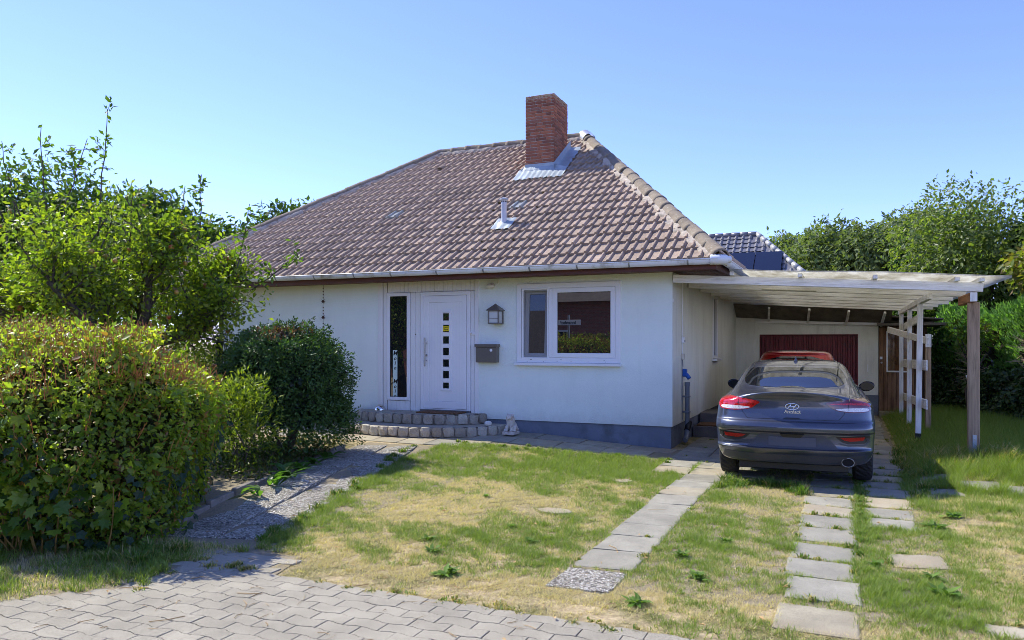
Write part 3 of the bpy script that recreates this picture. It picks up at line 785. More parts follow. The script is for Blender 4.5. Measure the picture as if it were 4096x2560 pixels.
stick = thing('warning_sticker', 'small yellow cat warning sticker on second pane of white front door', 'sticker', (-4.087, -.034, 1.96))
box('sticker_sheet', -4.144, -4.03, -.0335, -.0315, 1.915, 2.005, simple('yellow_sticker', hexc(232, 206, 20), .4, var=.04), stick, 0)
text_mesh('lettering', 'VORSICHT', .021, M_ink, wallM(-4.087, -.0342, 1.982), stick, .0004, bold=.0004)
text_mesh('lettering', 'Katze', .036, M_ink, wallM(-4.087, -.0342, 1.948), stick, .0004, bold=.0006)
moin = thing('greeting_strip', 'pale green vertical MOIN strip behind narrow glass beside the front door', 'sign', (-5.19, -.006, .70))
box('strip_sheet', -5.232, -5.135, -.006, -.003, .70, 1.565, simple('mint_film', hexc(206, 226, 216), .35, var=.03), moin, 0)
for i, ch in enumerate('Moin'):
    for k, zt in enumerate((1.50, .975)):
        text_mesh('letter', ch, .115 if ch == 'M' else .10, M_ink, wallM(-5.184, -.0068, zt-.088*i-(0 if k == 0 else .0)-(.0 if ch != 'M' else -.005)), moin, .0005, shear=.25, bold=.002)
# large window
win = frame_rect('window', -2.70, -.85, 1.362, 2.722, .085, -.028, .09, M_white, house)
frame_rect('inner_frame', -2.615, -.935, 1.447, 2.637, .045, -.012, .07, M_white, win)
box('mullion', -2.105, -2.03, -.016, .06, 1.45, 2.632, M_white, win, .005)
fr = frame_rect('fixed_frame', -2.03, -.94, 1.452, 2.632, .078, -.024, .05, M_white, win)
frame_rect('gasket', -1.952, -1.018, 1.530, 2.554, .007, -.006, .02, M_seal, win, .001)
raw('pane', [(-1.950, .004, 1.532), (-1.020, .004, 1.532), (-1.020, .004, 2.552), (-1.950, .004, 2.552)], [(0, 1, 2, 3)], M_glass, win)
# tilted left sash: hinged at the bottom, leaning in; insect screen frame on the outside
frame_rect('screen_frame', -2.598, -2.108, 1.425, 2.642, .028, -.036, -.01, M_white, win, .004)
screen = N('insect_screen'); tr = screen.add('BsdfTransparent'); df = screen.bsdf((.03, .03, .032), .9); mx = screen.add('MixShader'); mx.inputs[0].default_value = .42
screen.L(tr.outputs[0], mx.inputs[1]); screen.L(df.outputs[0], mx.inputs[2]); M_screen = screen.done(mx)
raw('screen_mesh', [(-2.572, -.02, 1.45), (-2.134, -.02, 1.45), (-2.134, -.02, 2.616), (-2.572, -.02, 2.616)], [(0, 1, 2, 3)], M_screen, win)
Mt = Matrix.Translation((0, .02, 1.46)) @ Matrix.Rotation(R(-3.6), 4, 'X') @ Matrix.Translation((0, -.02, -1.46))
o = frame_rect('sash', -2.57, -2.135, 1.455, 2.615, .07, .012, .06, M_white, win); o.data.transform(Mt)
o = raw('pane', [(-2.50, .035, 1.52), (-2.205, .035, 1.52), (-2.205, .035, 2.55), (-2.50, .035, 2.55)], [(0, 1, 2, 3)], M_glass, win); o.data.transform(Mt)
box('window_sill', -2.725, -.835, -.085, .0, 1.312, 1.36, M_white, win, .006)
for x in (-2.5, -2.2, -1.95, -1.7, -1.4, -1.1): lathe('screw_cap', [(.006, 0), (.006, .004), (0, .005)], M_metal, win, (x, -.028, 1.385), 8, axis=(0, -1, 0))
for x in (-2.43, -1.88, -1.12): box('drain_slot', x-.014, x+.014, -.0285, -.026, 1.412, 1.418, M_seal, win, 0)
# narrow window in the side wall
o = frame_rect('window', 4.02, 4.60, 1.38, 2.69, .06, -.02, .08, M_white, house); o.data.transform(Matrix(((0, -1, 0, 0), (1, 0, 0, 0), (0, 0, 1, 0), (0, 0, 0, 1))))
swp = raw('pane', [(-.03, 4.07, 1.43), (-.03, 4.55, 1.43), (-.03, 4.55, 2.64), (-.03, 4.07, 2.64)], [(0, 1, 2, 3)], M_glass, o)
box('window_sill', -.02, .09, 3.96, 4.66, 1.325, 1.375, M_white, o, .006)
# ---------------------------------------------------------------- foliage tools
def unit(v): return v/np.maximum(np.linalg.norm(v, axis=-1, keepdims=True), 1e-9)
def rnd_dirs(n): return unit(RNG.normal(size=(n, 3)))
def color_attr(me, cols_per_vert):
    a = me.color_attributes.new('col', 'FLOAT_COLOR', 'POINT')
    c = np.ones((len(cols_per_vert), 4), np.float32); c[:, :3] = cols_per_vert; a.data.foreach_set('color', c.ravel())
def fast_mesh(name, V, F3, smooth=False):
    """all-triangle mesh straight from arrays"""
    me = bpy.data.meshes.new(name); nv = len(V); nf = len(F3)
    me.vertices.add(nv); me.vertices.foreach_set('co', np.asarray(V, np.float32).ravel())
    me.loops.add(nf*3); me.loops.foreach_set('vertex_index', np.asarray(F3, np.int32).ravel())
    me.polygons.add(nf); me.polygons.foreach_set('loop_start', np.arange(0, nf*3, 3, dtype=np.int32))
    if smooth: me.polygons.foreach_set('use_smooth', np.ones(nf, bool))
    me.update(calc_edges=True); return me
def leaf_cloud(P, D, Nr, size, col, width=.5, fold=.18, curl=.12):
    """folded four-triangle leaves: base P, axis D, face normal Nr"""
    P = np.asarray(P); n = len(P); D = unit(D); Nr = unit(Nr-D*np.sum(D*Nr, -1, keepdims=True)); Sd = np.cross(D, Nr)
    s = np.asarray(size).reshape(-1, 1)*np.ones((n, 1))
    mid = P+D*s*.48-Nr*s*fold*.35
    V = np.stack([P, mid+Sd*s*width*.5+Nr*s*fold*.5, mid-Sd*s*width*.5+Nr*s*fold*.5, mid, P+D*s-Nr*s*curl], 1).reshape(-1, 3)
    b = (np.arange(n)*5)[:, None]
    F3 = np.concatenate([b+np.array(t) for t in ((0, 3, 1), (0, 2, 3), (1, 3, 4), (3, 2, 4))], 0)
    return V, F3, np.repeat(col, 5, 0)
def make_cloud(name, parts, mat, parent=None):
    Vs = []; Fs = []; Cs = []; b = 0
    for V, F3, C in parts: Vs.append(V); Fs.append(F3+b); Cs.append(C); b += len(V)
    me = fast_mesh(name, np.concatenate(Vs), np.concatenate(Fs)); color_attr(me, np.concatenate(Cs))
    return link(name, me, mat, parent)
def mixcol(n, cols, jit=.25):
    cols = np.array(cols); w_ = RNG.dirichlet([.6]*len(cols), n); c = w_ @ cols
    return np.clip(c*RNG.uniform(1-jit, 1+jit, (n, 1)), 0, 1)
M_leaf = leafmat('apple_leaf', .5, .4, .4); M_hedgeleaf = leafmat('hedge_leaf', .55, .35, .45); M_darkleaf = leafmat('glossy_dark_leaf', .28, .42, .3)
M_farleaf = leafmat('distant_leaf', .35, .6, .2); M_grass = leafmat('grass_blade', .35, .55, .25)
def bark(name, c0, c1): 
    n = N(name); f = n.noise(22, 6, .7, stretch=(1, 1, .35))
    return n.done(n.bsdf(n.mix(n.ramp(n.noise(5, 4, .6), [(.5, 0.), (.7, .5)]), n.ramp(f, [(.3, c0), (.7, c1)]), hexc(112, 122, 96)), .92, 0, .2, n.bump(f, .8, .02)))
M_bark = bark('grey_bark', hexc(52, 46, 38), hexc(108, 98, 84)); M_twig = simple('cut_twig', hexc(186, 116, 66), .8, var=.3, vscale=40)

# ---------------------------------------------------------------- grass
def slab_mask(x, y, grow=-.03):
    m = np.zeros(len(x), bool)
    for sx0, sy0, a, b in SLABS: m |= (np.abs(x-sx0) < a/2+(grow if sx0 > 1.1 else -.008)) & (np.abs(y-sy0) < b/2+(grow if sx0 > 1.1 else .012))
    return m
def vnoise(x, y, f, seed=0):
    """cheap smooth noise in 0..1"""
    r = np.random.default_rng(seed); out = np.zeros_like(x); amp = 1; tot = 0
    for o in range(4):
        a = r.uniform(0, 6.28, 4); k = r.normal(size=(4, 2)); k /= np.linalg.norm(k, axis=1)[:, None]
        v = sum(np.sin((k[i, 0]*x+k[i, 1]*y)*f*2**o*(1+.3*i)+a[i]) for i in range(4))/4
        out += v*amp; tot += amp; amp *= .6
    return np.clip(.5+out/tot*1.1, 0, 1)
def path_right(y): return np.interp(y, [-7.3, -2.0], [-1.98, -3.72])
def grass_mask(x, y):
    keep = np.ones(len(x), bool)
    street_edge = np.where(x > -1.45, SY+.03*np.sin(x*7)+.03, SY+.5)
    verge = (x < -2.08-.10*np.sin(y*7)-.06*np.sin(y*19)) & (y > np.interp(x, [-3.2, -2.6, -2.05], [-9.1, -8.96, -8.3])+.05*np.sin(x*23)) & (y < -7.3)
    keep &= (y > street_edge) | verge
    pl = path_right(y); keep &= ~((x > pl-1.12+.05*np.sin(y*9)) & (x < pl+.0+.05*np.sin(y*5)) & (y < -1.7) & (y > -7.25))
    keep &= ~((x < -3.35) & (y > -7.2) & (x > -12) & (y < 12))                         # beds and house
    walk_edge = np.interp(x, [-7, -3.6, -2.6, -.7, .4], [-1.62, -1.62, -1.30, -1.10, -1.12])
    keep &= ~((y > walk_edge) & (x < .62)); keep &= ~((x < 3.3) & (y > -1.2))
    keep &= ~((x > 3.05) & (x < 4.5) & (y > 7.4)); keep &= ~slab_mask(x, y)
    return keep
def grass_batch(x0, x1, y0, y1, dens, hmin, hmax, seed, greenbias=0., two=True):
    r = np.random.default_rng(seed); n = int((x1-x0)*(y1-y0)*dens)
    x = r.uniform(x0, x1, n); y = r.uniform(y0, y1, n)
    g = .32*vnoise(x, y, 1.1, 3)+.36*vnoise(x, y, 3.4, 5)+.32*vnoise(x, y, 9.5, 6)
    near = sstep(-4.6, -1.6, y)*.62*(x < .7)+sstep(-2.9, -2.2, y)*.55*(x > 2.6)
    clover = np.exp(-(((x-2.95)/.45)**2+((y+6.6)/.9)**2))*.8+np.exp(-(((x-2.65)/.18)**2+((y+4.2)/1.6)**2))*.7
    edge = np.exp(-((x-path_right(y)-.12)/.22)**2)*.5*(y < -1.5)
    pgreen = np.clip((g-.50)*2.6+.36+near+clover+edge+greenbias-.45*np.exp(-(((x+.6)/.9)**2+((y+5.0)/.8)**2))-.5*np.exp(-((y+7.4)/.3)**2), 0, 1)
    shade = (x > 3.3) & (y > -.6)
    pgreen = np.where(shade, .95, pgreen)
    bare = vnoise(x, y, 2.6, 9); keep = grass_mask(x, y)
    keep &= ~((bare < .17) & (pgreen < .4) & (r.random(n) < .8))
    keep &= ~((y < -7.45) & (x > -1.5) & (r.random(n) < .65))
    under = (x > .9) & (x < 3.1) & (y > -2.4); keep &= ~(under & (r.random(n) < .7))
    clump = vnoise(x, y, 17., 13)*.6+vnoise(x, y, 41., 14)*.4; keep &= r.random(n) < np.clip((clump-.22)*2.6, .12, 1)
    x, y, pgreen, clump = x[keep], y[keep], pgreen[keep], clump[keep]; n = len(x)
    isg = r.random(n) < pgreen
    h = r.uniform(hmin, hmax, n)*np.where(isg, 1.1, .75)*(1+.9*np.clip(pgreen-.6, 0, 1)); 
    h *= .55+clump*1.05; h *= np.where((x > 3.4) & (y > -2.2), 1.6, 1)
    az = r.uniform(0, 2*np.pi, n); lean = r.uniform(.15, 1.0, n)*np.where(isg, .85, 1.35)
    d = np.stack([np.cos(az)*np.sin(lean), np.sin(az)*np.sin(lean), np.maximum(np.cos(lean), .12)], -1)
    base = np.stack([x, y, gh(x, y)-.012], -1)
    wd = r.uniform(.0014, .0030, n)*np.where(isg, 1.25, 1.)
    sd = np.stack([-np.sin(az), np.cos(az), np.zeros(n)], -1); sd = sd*np.cos(r.uniform(-1, 1, n))[:, None]
    green = np.array([.14, .225, .035]); green2 = np.array([.26, .31, .07]); straw = np.array([.64, .54, .35]); straw2 = np.array([.47, .385, .225])
    t = r.random((n, 1)); cg = green*(1-t)+green2*t; cs = straw*(1-t)+straw2*t
    col = np.where(isg[:, None], cg, cs)*r.uniform(.75, 1.2, (n, 1))
    hh = h[:, None]; m = base+d*hh*.55; bend = np.array([0, 0, -1.])*(.18*hh)
    tip = base+d*hh+bend+np.stack([np.cos(az), np.sin(az), 0*az], -1)*hh*.25
    if two:
        V = np.stack([base-sd*wd[:, None], base+sd*wd[:, None], m-sd*wd[:, None]*.8, m+sd*wd[:, None]*.8, tip], 1).reshape(-1, 3)
        b = (np.arange(n)*5)[:, None]; F3 = np.concatenate([b+np.array(q) for q in ((0, 1, 3), (0, 3, 2), (2, 3, 4))], 0); C = np.repeat(col, 5, 0)
    else:
        V = np.stack([base-sd*wd[:, None], base+sd*wd[:, None], tip], 1).reshape(-1, 3)
        F3 = (np.arange(n)*3)[:, None]+np.array([[0, 1, 2]]); C = np.repeat(col, 3, 0)
    return V, F3, C
GB = [grass_batch(-2.9, 3.8, -7.8, -5.6, 24000, .022, .052, 1, two=False), grass_batch(-3.4, 4.2, -5.6, -3.4, 17000, .025, .058, 2, two=False),
      grass_batch(-3.9, 4.6, -3.4, -1.0, 14000, .03, .06, 3, two=False), grass_batch(3.8, 5.6, -6.5, -3.4, 12000, .03, .06, 4, two=False),
      grass_batch(3.1, 8.5, -3.4, 9.0, 5200, .05, .10, 5, .3, two=False), grass_batch(-4.6, -1.9, -9.15, -7.1, 13000, .03, .085, 6, .08)]
lawn = make_cloud('lawn_grass', GB, M_grass); tag(lawn, 'patchy short grass, half straw and half green', 'grass', kind='stuff')
# tufts growing in joints and along edges
def tufts(spots, seed, hmul=1.):
    r = np.random.default_rng(seed); parts = []
    for (tx, ty, rad, n, h, gr) in spots:
        az = r.uniform(0, 6.283, n); rr = np.abs(r.normal(0, rad*.55, n)); a2 = r.uniform(0, 6.283, n)
        x = tx+rr*np.cos(a2); y = ty+rr*np.sin(a2); base = np.stack([x, y, gh(x, y)-.005], -1)
        lean = r.uniform(.1, 1.0, n); d = np.stack([np.cos(az)*np.sin(lean), np.sin(az)*np.sin(lean), np.cos(lean)], -1)
        hh = (h*r.uniform(.5, 1.15, n))[:, None]; wd = r.uniform(.003, .006, n)[:, None]; sd = np.stack([-np.sin(az), np.cos(az), 0*az], -1)
        g = r.random((n, 1)) < gr; c = np.where(g, np.array([.11, .19, .03]), np.array([.44, .36, .16]))*r.uniform(.7, 1.25, (n, 1))
        m = base+d*hh*.55; tip = base+d*hh+np.stack([np.cos(az), np.sin(az), 0*az], -1)*hh*.3-np.array([0, 0, 1])*hh*.12
        V = np.stack([base-sd*wd, base+sd*wd, m-sd*wd*.8, m+sd*wd*.8, tip], 1).reshape(-1, 3)
        b = (np.arange(n)*5)[:, None]; F3 = np.concatenate([b+np.array(q) for q in ((0, 1, 3), (0, 3, 2), (2, 3, 4))], 0)
        parts.append((V, F3, np.repeat(c, 5, 0)))
    return parts
SP = []
for sx0, sy0, a, b in SLABS:
    if sy0 < 3:
        for k in range(4):
            if random.random() < (.6 if sx0 > 1.1 else .18):
                e = random.choice([(-1, 0), (1, 0), (0, 1), (0, -1)])
                SP.append((sx0+e[0]*a/2+(e[0] == 0)*random.uniform(-.2, .2), sy0+e[1]*b/2+(e[1] == 0)*random.uniform(-.2, .2), .05, 40, random.uniform(.02, .06), .55))
for yy in np.arange(-2.8, 1.5, .22): SP.append((3.28+random.gauss(0, .06), yy, .09, 130, random.uniform(.06, .13), .7)); SP.append((2.68+random.gauss(0, .03), yy-2.6, .06, 70, .05, .9))
for yy in np.arange(-1.2, 6.5, .3): SP.append((3.55+random.gauss(0, .06), yy, .12, 110, random.uniform(.08, .2), .6))
for k in range(14): SP.append((4.1+random.gauss(0, .25), -.3+random.gauss(0, .3), .12, 90, random.uniform(.12, .3), .35))
for k in range(26): SP.append((random.uniform(-3.6, -1.9), random.uniform(-8.5, -7.6), .05, 34, random.uniform(.02, .05), .35))
for k in range(10): SP.append((random.uniform(-2.9, -1.2), -7.72+random.gauss(0, .05), .06, 60, .05, .3))
for k in range(20): SP.append((random.uniform(-1.2, 1.4), -7.75+random.gauss(0, .03), .06, 40, .03, .3))
for k in range(30): yy = random.uniform(-7, -1.8); SP.append((float(path_right(yy))+random.gauss(.02, .04), yy, .07, 80, random.uniform(.05, .1), .85))
for k in range(16): SP.append((random.uniform(-3.3, .6), float(np.interp(k, [0, 15], [-1.58, -1.15]))+random.gauss(0, .05), .06, 60, .06, .8))
for k in range(24): SP.append((1.1+random.uniform(0, 1.), -2.7+random.gauss(0, .14), .1, 90, random.uniform(.06, .14), .9))
for k in range(10): SP.append((random.uniform(-2.9, -2.4), random.uniform(-8.0, -7.5), .08, 60, random.uniform(.1, .2), .7))
tag(make_cloud('edge_tufts', tufts(SP, 21), M_grass), 'longer grass tufts along slab joints and edges', 'grass', kind='stuff')
# rosette weeds in the dry lawn
def rosette(x, y, r_, lab, n=46):
    az = RNG.uniform(0, 6.283, n); el = RNG.uniform(.1, .9, n); D = np.stack([np.cos(az)*np.cos(el), np.sin(az)*np.cos(el), np.sin(el)], -1)
    P = np.repeat([[x, y, float(gh(x, y))]], n, 0)+RNG.normal(0, r_*.22, (n, 3))*[1, 1, .05]
    V, F3, C = leaf_cloud(P, D, np.repeat([[0, 0, 1.]], n, 0), RNG.uniform(.45, .95, n)*r_, mixcol(n, [[.10, .18, .03], [.17, .27, .05]]), .36, .1, .25)
    o = make_cloud('weed', [(V, F3, C)], M_grass)
    return tag(o, lab, 'weed', 'weed rosettes in the lawn')
for x, y, r_, lab in (
    (-0.13, -7.25, 0.13, 'large dark weed rosette in dry lawn close to the street pavers'),
    (-0.55, -6.75, 0.09, 'weed rosette up and left of the large one near the pavers'),
    (-0.75, -6.45, 0.08, 'leftmost small weed rosette in the dry lawn'),
    (0.05, -6.1, 0.07, 'small weed rosette left of the pebble-faced slab'),
    (1.55, -6.6, 0.1, 'weed rosette midway between both slab strips near the street'),
    (1.35, -6.1, 0.09, 'weed rosette just right of the left slab strip'),
    (1.6, -5.5, 0.08, 'farthest weed rosette between the two slab strips'),
    (1.3, -7.3, 0.1, 'weed rosette right below the pebble-faced slab'),
    (-0.3, -5.7, 0.07, 'tiny weed rosette below the round sunken stone'),
    (3.3, -4.2, 0.13, 'broad weed rosette right of the paired slabs behind the car'),
    (3.5, -3.6, 0.12, 'weed rosette near the single slab at the shadow edge'),
    (-1.1, -4.6, 0.06, 'tiny weed rosette left of the round sunken stone'),
    (2.75, -5.7, 0.09, 'weed rosette touching the right slab strip'),
    (3.15, -6.3, 0.13, 'largest weed rosette in the green patch at bottom right'),
    (3.1, -5.9, 0.1, 'weed rosette below the sunken slab at right')):
    rosette(x, y, r_, lab)
# scattered dry stalks, twigs and fallen leaves
Vs = []; Fs = []
for k in range(150):
    if k < 95: x, y = random.uniform(-3.2, 1.0), random.uniform(-9.2, -7.4)
    else: x, y = random.uniform(-1.8, 3.4), random.uniform(-7.6, -3)
    a = random.uniform(0, 6.28); l = random.uniform(.02, .10) if random.random() < .85 else random.uniform(.12, .24)
    z0 = float(gh(x, y))+.006; V, F_ = tube_data([(x, y, z0), (x+l*.5*math.cos(a), y+l*.5*math.sin(a), z0+random.uniform(0, .006)), (x+l*math.cos(a+.2), y+l*math.sin(a+.2), z0)], random.uniform(.001, .003), 4)
    b = len(Vs); Vs += V; Fs += [tuple(i+b for i in f) for f in F_]
for k in range(70):                                        # curled fallen leaves
    x, y = (random.uniform(-3.0, 3.2), random.uniform(-8.6, -2.0)); z0 = float(gh(x, y))+.012; a = random.uniform(0, 6.28); s0 = random.uniform(.012, .028); ca, sa = math.cos(a)*s0, math.sin(a)*s0; b = len(Vs)
    Vs += [Vector((x-ca, y-sa, z0)), Vector((x+sa*.5, y-ca*.5, z0+s0*.5)), Vector((x+ca, y+sa, z0+.004)), Vector((x-sa*.5, y+ca*.5, z0+s0*.4))]; Fs += [(b, b+1, b+2), (b, b+2, b+3)]
tag(raw('dry_litter', Vs, Fs, simple('dry_stalk', hexc(186, 154, 104), .9, var=.35, vscale=6)), 'dry stalks and twigs lying on pavers and lawn', 'litter', kind='stuff')

# ---------------------------------------------------------------- trees
def branch_path(p, d, length, n=6, wander=.25, grav=0.):
    p = np.array(p, float); d = unit(np.array(d, float)); pts = [p.copy()]
    for i in range(n):
        d = unit(d+RNG.normal(0, wander, 3)*.5+np.array([0, 0, grav])); p = p+d*length/n; pts.append(p.copy())
    return np.array(pts)
def limb_mesh(name, limbs, mat, parent):
    Vs = []; Fs = []
    for pts, r0, r1, n in limbs:
        V, F_ = tube_data(pts, list(np.linspace(r0, r1, len(pts))), n); b = len(Vs); Vs += V; Fs += [tuple(i+b for i in f) for f in F_]
    return raw(name, Vs, Fs, mat, parent, smooth=True)
def along(pts, t):
    t = np.asarray(t)*(len(pts)-1); i = np.minimum(t.astype(int), len(pts)-2); f = (t-i)[:, None]; return pts[i]*(1-f)+pts[i+1]*f
def twig_leaves(twigs, per, size, cols, spread=.05, droop=-.1, width=.52, jit=.3, tclump=True):
    P = []; D = []; 
    for pts in twigs:
        n = RNG.poisson(per); 
        if n == 0: continue
        t = RNG.uniform(.1, 1.0, n); p = along(pts, t); dirs = unit(pts[-1]-pts[0])
        d = unit(rnd_dirs(n)*.9+dirs*.6+np.array([0, 0, droop])); P.append(p+RNG.normal(0, spread, (n, 3))); D.append(d)
    P = np.concatenate(P); D = np.concatenate(D); n = len(P)
    Nr = unit(rnd_dirs(n)*.8+np.array([-.35, 0, .8]))
    return leaf_cloud(P, D, Nr, RNG.uniform(.65, 1.15, n)*size, mixcol(n, cols, jit), width)
apple = thing('apple_tree', 'old spreading apple tree with red apples behind the trimmed hedge', 'tree', (-7.0, -3.6, 0))
AC = [[.20, .275, .028], [.12, .19, .023], [.32, .345, .035], [.065, .12, .022]]
limbs = []; twigs = []
tr0 = np.array([[-7.0, -3.6, -.1], [-7.02, -3.62, .6], [-7.1, -3.6, 1.2], [-7.15, -3.6, 1.62]])
limbs.append((tr0, .17, .15, 10))
for pts in ((np.array([[-7.15, -3.6, 1.55], [-7.6, -3.8, 1.75], [-8.3, -4.0, 1.95], [-9.0, -4.1, 2.25], [-9.7, -4.2, 2.7]])), (np.array([[-7.1, -3.6, 1.5], [-6.7, -3.4, 1.72], [-6.4, -3.2, 1.82], [-6.15, -3.0, 1.95], [-5.95, -2.9, 2.15]])),
            (np.array([[-7.15, -3.6, 1.6], [-7.3, -3.9, 2.1], [-7.6, -4.2, 2.7], [-7.7, -4.4, 3.3]])), (np.array([[-7.1, -3.6, 1.6], [-6.9, -3.5, 2.2], [-6.75, -3.6, 2.7], [-6.6, -3.5, 3.1]])),
            (np.array([[-7.15, -3.6, 1.6], [-7.5, -3.1, 2.1], [-8.0, -2.7, 2.7], [-8.6, -2.4, 3.3]])), (np.array([[-7.1, -3.6, 1.5], [-6.9, -4.1, 1.8], [-6.7, -4.8, 2.1], [-6.6, -5.3, 2.5]])),
            (np.array([[-7.3, -3.7, 1.65], [-7.9, -4.4, 1.9], [-8.5, -4.9, 2.2], [-9.2, -5.2, 2.7]])), (np.array([[-7.1, -3.6, 1.62], [-8.0, -3.5, 2.3], [-8.9, -3.4, 3.0], [-9.6, -3.4, 3.6]])),
            (np.array([[-7.0, -3.5, 1.6], [-6.6, -3.0, 2.0], [-6.6, -2.6, 2.5], [-6.5, -2.4, 2.8]]))):
    limbs.append((pts, .085, .035, 8))
    for k in range(17):
        t = RNG.uniform(.25, 1.0); p = along(pts, [t])[0]; dm = unit(pts[-1]-pts[0])
        d = unit(dm*.5+rnd_dirs(1)[0]*.8+np.array([0, 0, .55])); l = RNG.uniform(.7, 1.35)
        if p[2]+d[2]*l > 3.95: l *= .5
        if p[0] > -6.9 and d[0] > 0: l *= .6
        sec = branch_path(p, d, l, 6, .35, .03); limbs.append((sec, .022, .008, 5))
        for q in range(8):
            t2 = RNG.uniform(.2, 1.0); p2 = along(sec, [t2])[0]; d2 = unit(unit(sec[-1]-sec[0])*.4+rnd_dirs(1)[0]+np.array([0, 0, .25]))
            tw = branch_path(p2, d2, RNG.uniform(.25, .6), 4, .3, .02); limbs.append((tw, .006, .003, 3)); twigs.append(tw)
shoots = []
for (x, y, z0, x2, y2, z2) in ((-8.0, -3.5, 3.4, -7.75, -3.5, 5.42), (-8.95, -3.7, 3.5, -9.0, -3.75, 5.25), (-8.75, -3.6, 3.6, -8.25, -3.5, 5.0), (-6.4, -3.0, 3.0, -6.3, -3.0, 4.35), (-6.7, -3.1, 3.0, -6.55, -3.1, 4.2), (-9.4, -3.9, 3.6, -9.6, -4.0, 5.0), (-9.9, -3.9, 3.5, -10.1, -3.9, 4.9), (-7.4, -3.4, 3.3, -7.3, -3.4, 4.3), (-5.75, -2.5, 2.55, -4.95, -2.3, 3.05), (-6.0, -2.6, 2.7, -5.7, -2.6, 3.9)):
    a = np.array([x, y, z0]); b = np.array([x2, y2, z2]); n = 8
    pts = np.array([a+(b-a)*i/n+RNG.normal(0, .015, 3)*(i > 0) for i in range(n+1)]); limbs.append((pts, .013, .005, 5)); shoots.append(pts)
    for i in range(7):
        p = along(pts, [RNG.uniform(.3, 1)])[0]; tw = branch_path(p, unit(rnd_dirs(1)[0]*.8+[0, 0, .5]), RNG.uniform(.1, .28), 3, .2); limbs.append((tw, .005, .003, 3)); shoots.append(tw)
limbs = [(np.asarray([list(map(float, q)) for q in pts])+np.array([-.42, -.18, 0]), r0, r1, n) for pts, r0, r1, n in limbs]; twigs = [q+np.array([-.42, -.18, 0]) for q in twigs]; shoots = [q+np.array([-.42, -.18, 0]) for q in shoots]
limb_mesh('trunk', limbs, M_bark, apple)
cl = [twig_leaves(twigs, 19, .096, AC, .085), twig_leaves(shoots, 9, .105, [[.07, .13, .02], [.10, .16, .02]], .03)]
make_cloud('crown', cl, M_leaf, apple)
nA = N('apple_skin'); ca = nA.mix(nA.ramp(nA.noise(14, 3, .6), [(.35, 0.), (.65, 1.)]), hexc(172, 60, 34), hexc(176, 158, 60)); M_apple = nA.done(nA.bsdf(ca, .35, 0, .5))
V = []; F_ = []
prof = [(0, -.030), (.016, -.036), (.030, -.026), (.038, -.006), (.036, .014), (.024, .030), (.010, .031), (.002, .022)]
for r_, z_ in prof:
    for k in range(10): t = 6.2832*k/10; V.append((r_*math.cos(t), r_*math.sin(t), z_))
for i in range(len(prof)-1):
    for k in range(10): F_.append((i*10+k, i*10+(k+1) % 10, (i+1)*10+(k+1) % 10, (i+1)*10+k))
apple_me = mkmesh('apple', V, F_, True); apple_me.materials.append(M_apple)
for k in range(75):
    tw = twigs[RNG.integers(len(twigs))]; p = tw[-1]-[0, 0, .06]
    o = link('apple', apple_me, None, apple); o.location = tuple(p-0); s_ = random.uniform(.8, 1.15); o.scale = (s_,)*3; o.rotation_euler = (random.uniform(-.4, .4), random.uniform(-.4, .4), random.uniform(0, 6))

# ---------------------------------------------------------------- trimmed hedge by the street
hedge = thing('trimmed_hedge', 'large trimmed hedge with cut brown twigs and ivy beside the street', 'hedge', (-4.2, -6.6, 0))
def hedge_surface(n, seed):
    """points and outward normals on the rounded hedge body, plus height fraction"""
    r = np.random.default_rng(seed)
    # outline going round: path side (far->near), street corner, street side to the left
    O = np.array([[-5.6, -5.75], [-4.6, -5.8], [-4.0, -5.95], [-3.55, -6.3], [-3.2, -6.8], [-2.98, -7.25], [-2.9, -7.55], [-2.97, -7.76], [-3.2, -7.92], [-3.6, -8.03], [-4.6, -8.08], [-6.0, -8.08], [-8.0, -8.08]])
    seg = np.linalg.norm(np.diff(O, axis=0), axis=1); cum = np.concatenate([[0], np.cumsum(seg)]); s = r.uniform(0, cum[-1], n)
    x = np.interp(s, cum, O[:, 0]); y = np.interp(s, cum, O[:, 1]); e = .05
    tx = np.interp(s+e, cum, O[:, 0])-np.interp(s-e, cum, O[:, 0]); ty = np.interp(s+e, cum, O[:, 1])-np.interp(s-e, cum, O[:, 1])
    tn = unit(np.stack([tx, ty], -1)); out = np.stack([-tn[:, 1], tn[:, 0]], -1)
    flip = np.sign(out[:, 0]*(x+4.6)+out[:, 1]*(y+7.1)); out *= flip[:, None]
    H = np.interp(s, [0, 1.0, 2.4, 3.3, 4.2, 9], [1.6, 1.66, 1.68, 1.74, 1.84, 1.9])
    t = r.uniform(0, 1.35, n)                                   # 0..1 up the side, 1..1.35 over the top
    prof_in = np.interp(t, [0, .15, .45, .7, .85, 1, 1.35], [.02, -.06, -.18, -.14, -.02, .28, 1.5])
    z = H*np.interp(t, [0, .85, 1, 1.35], [0, .83, .955, 1.0])+.05*np.sin(s*2.3)*(t > .6)
    lump = .17*(vnoise(s*1.0, z*1.3, 2.0, 31)-.5)*2+.06*(vnoise(s, z, 7.0, 33)-.5)*2
    prof_in = prof_in-lump
    px_, py_ = x-out[:, 0]*prof_in, y-out[:, 1]*prof_in
    up = np.interp(t, [0, .6, .9, 1.1], [-.05, .1, .7, 1.])
    nrm = unit(np.concatenate([out*(1-np.clip(up, 0, .95))[:, None], up[:, None]], 1))
    return np.stack([px_, py_, z+gh(px_, py_)], -1), nrm, t, s
P, Nn, t, s_ = hedge_surface(100000, 41)
depth = RNG.exponential(.07, len(P)); P = P-Nn*np.minimum(depth, .35)[:, None]+RNG.normal(0, .02, P.shape)
top = t > .78
inside = P[:, 2] > .03
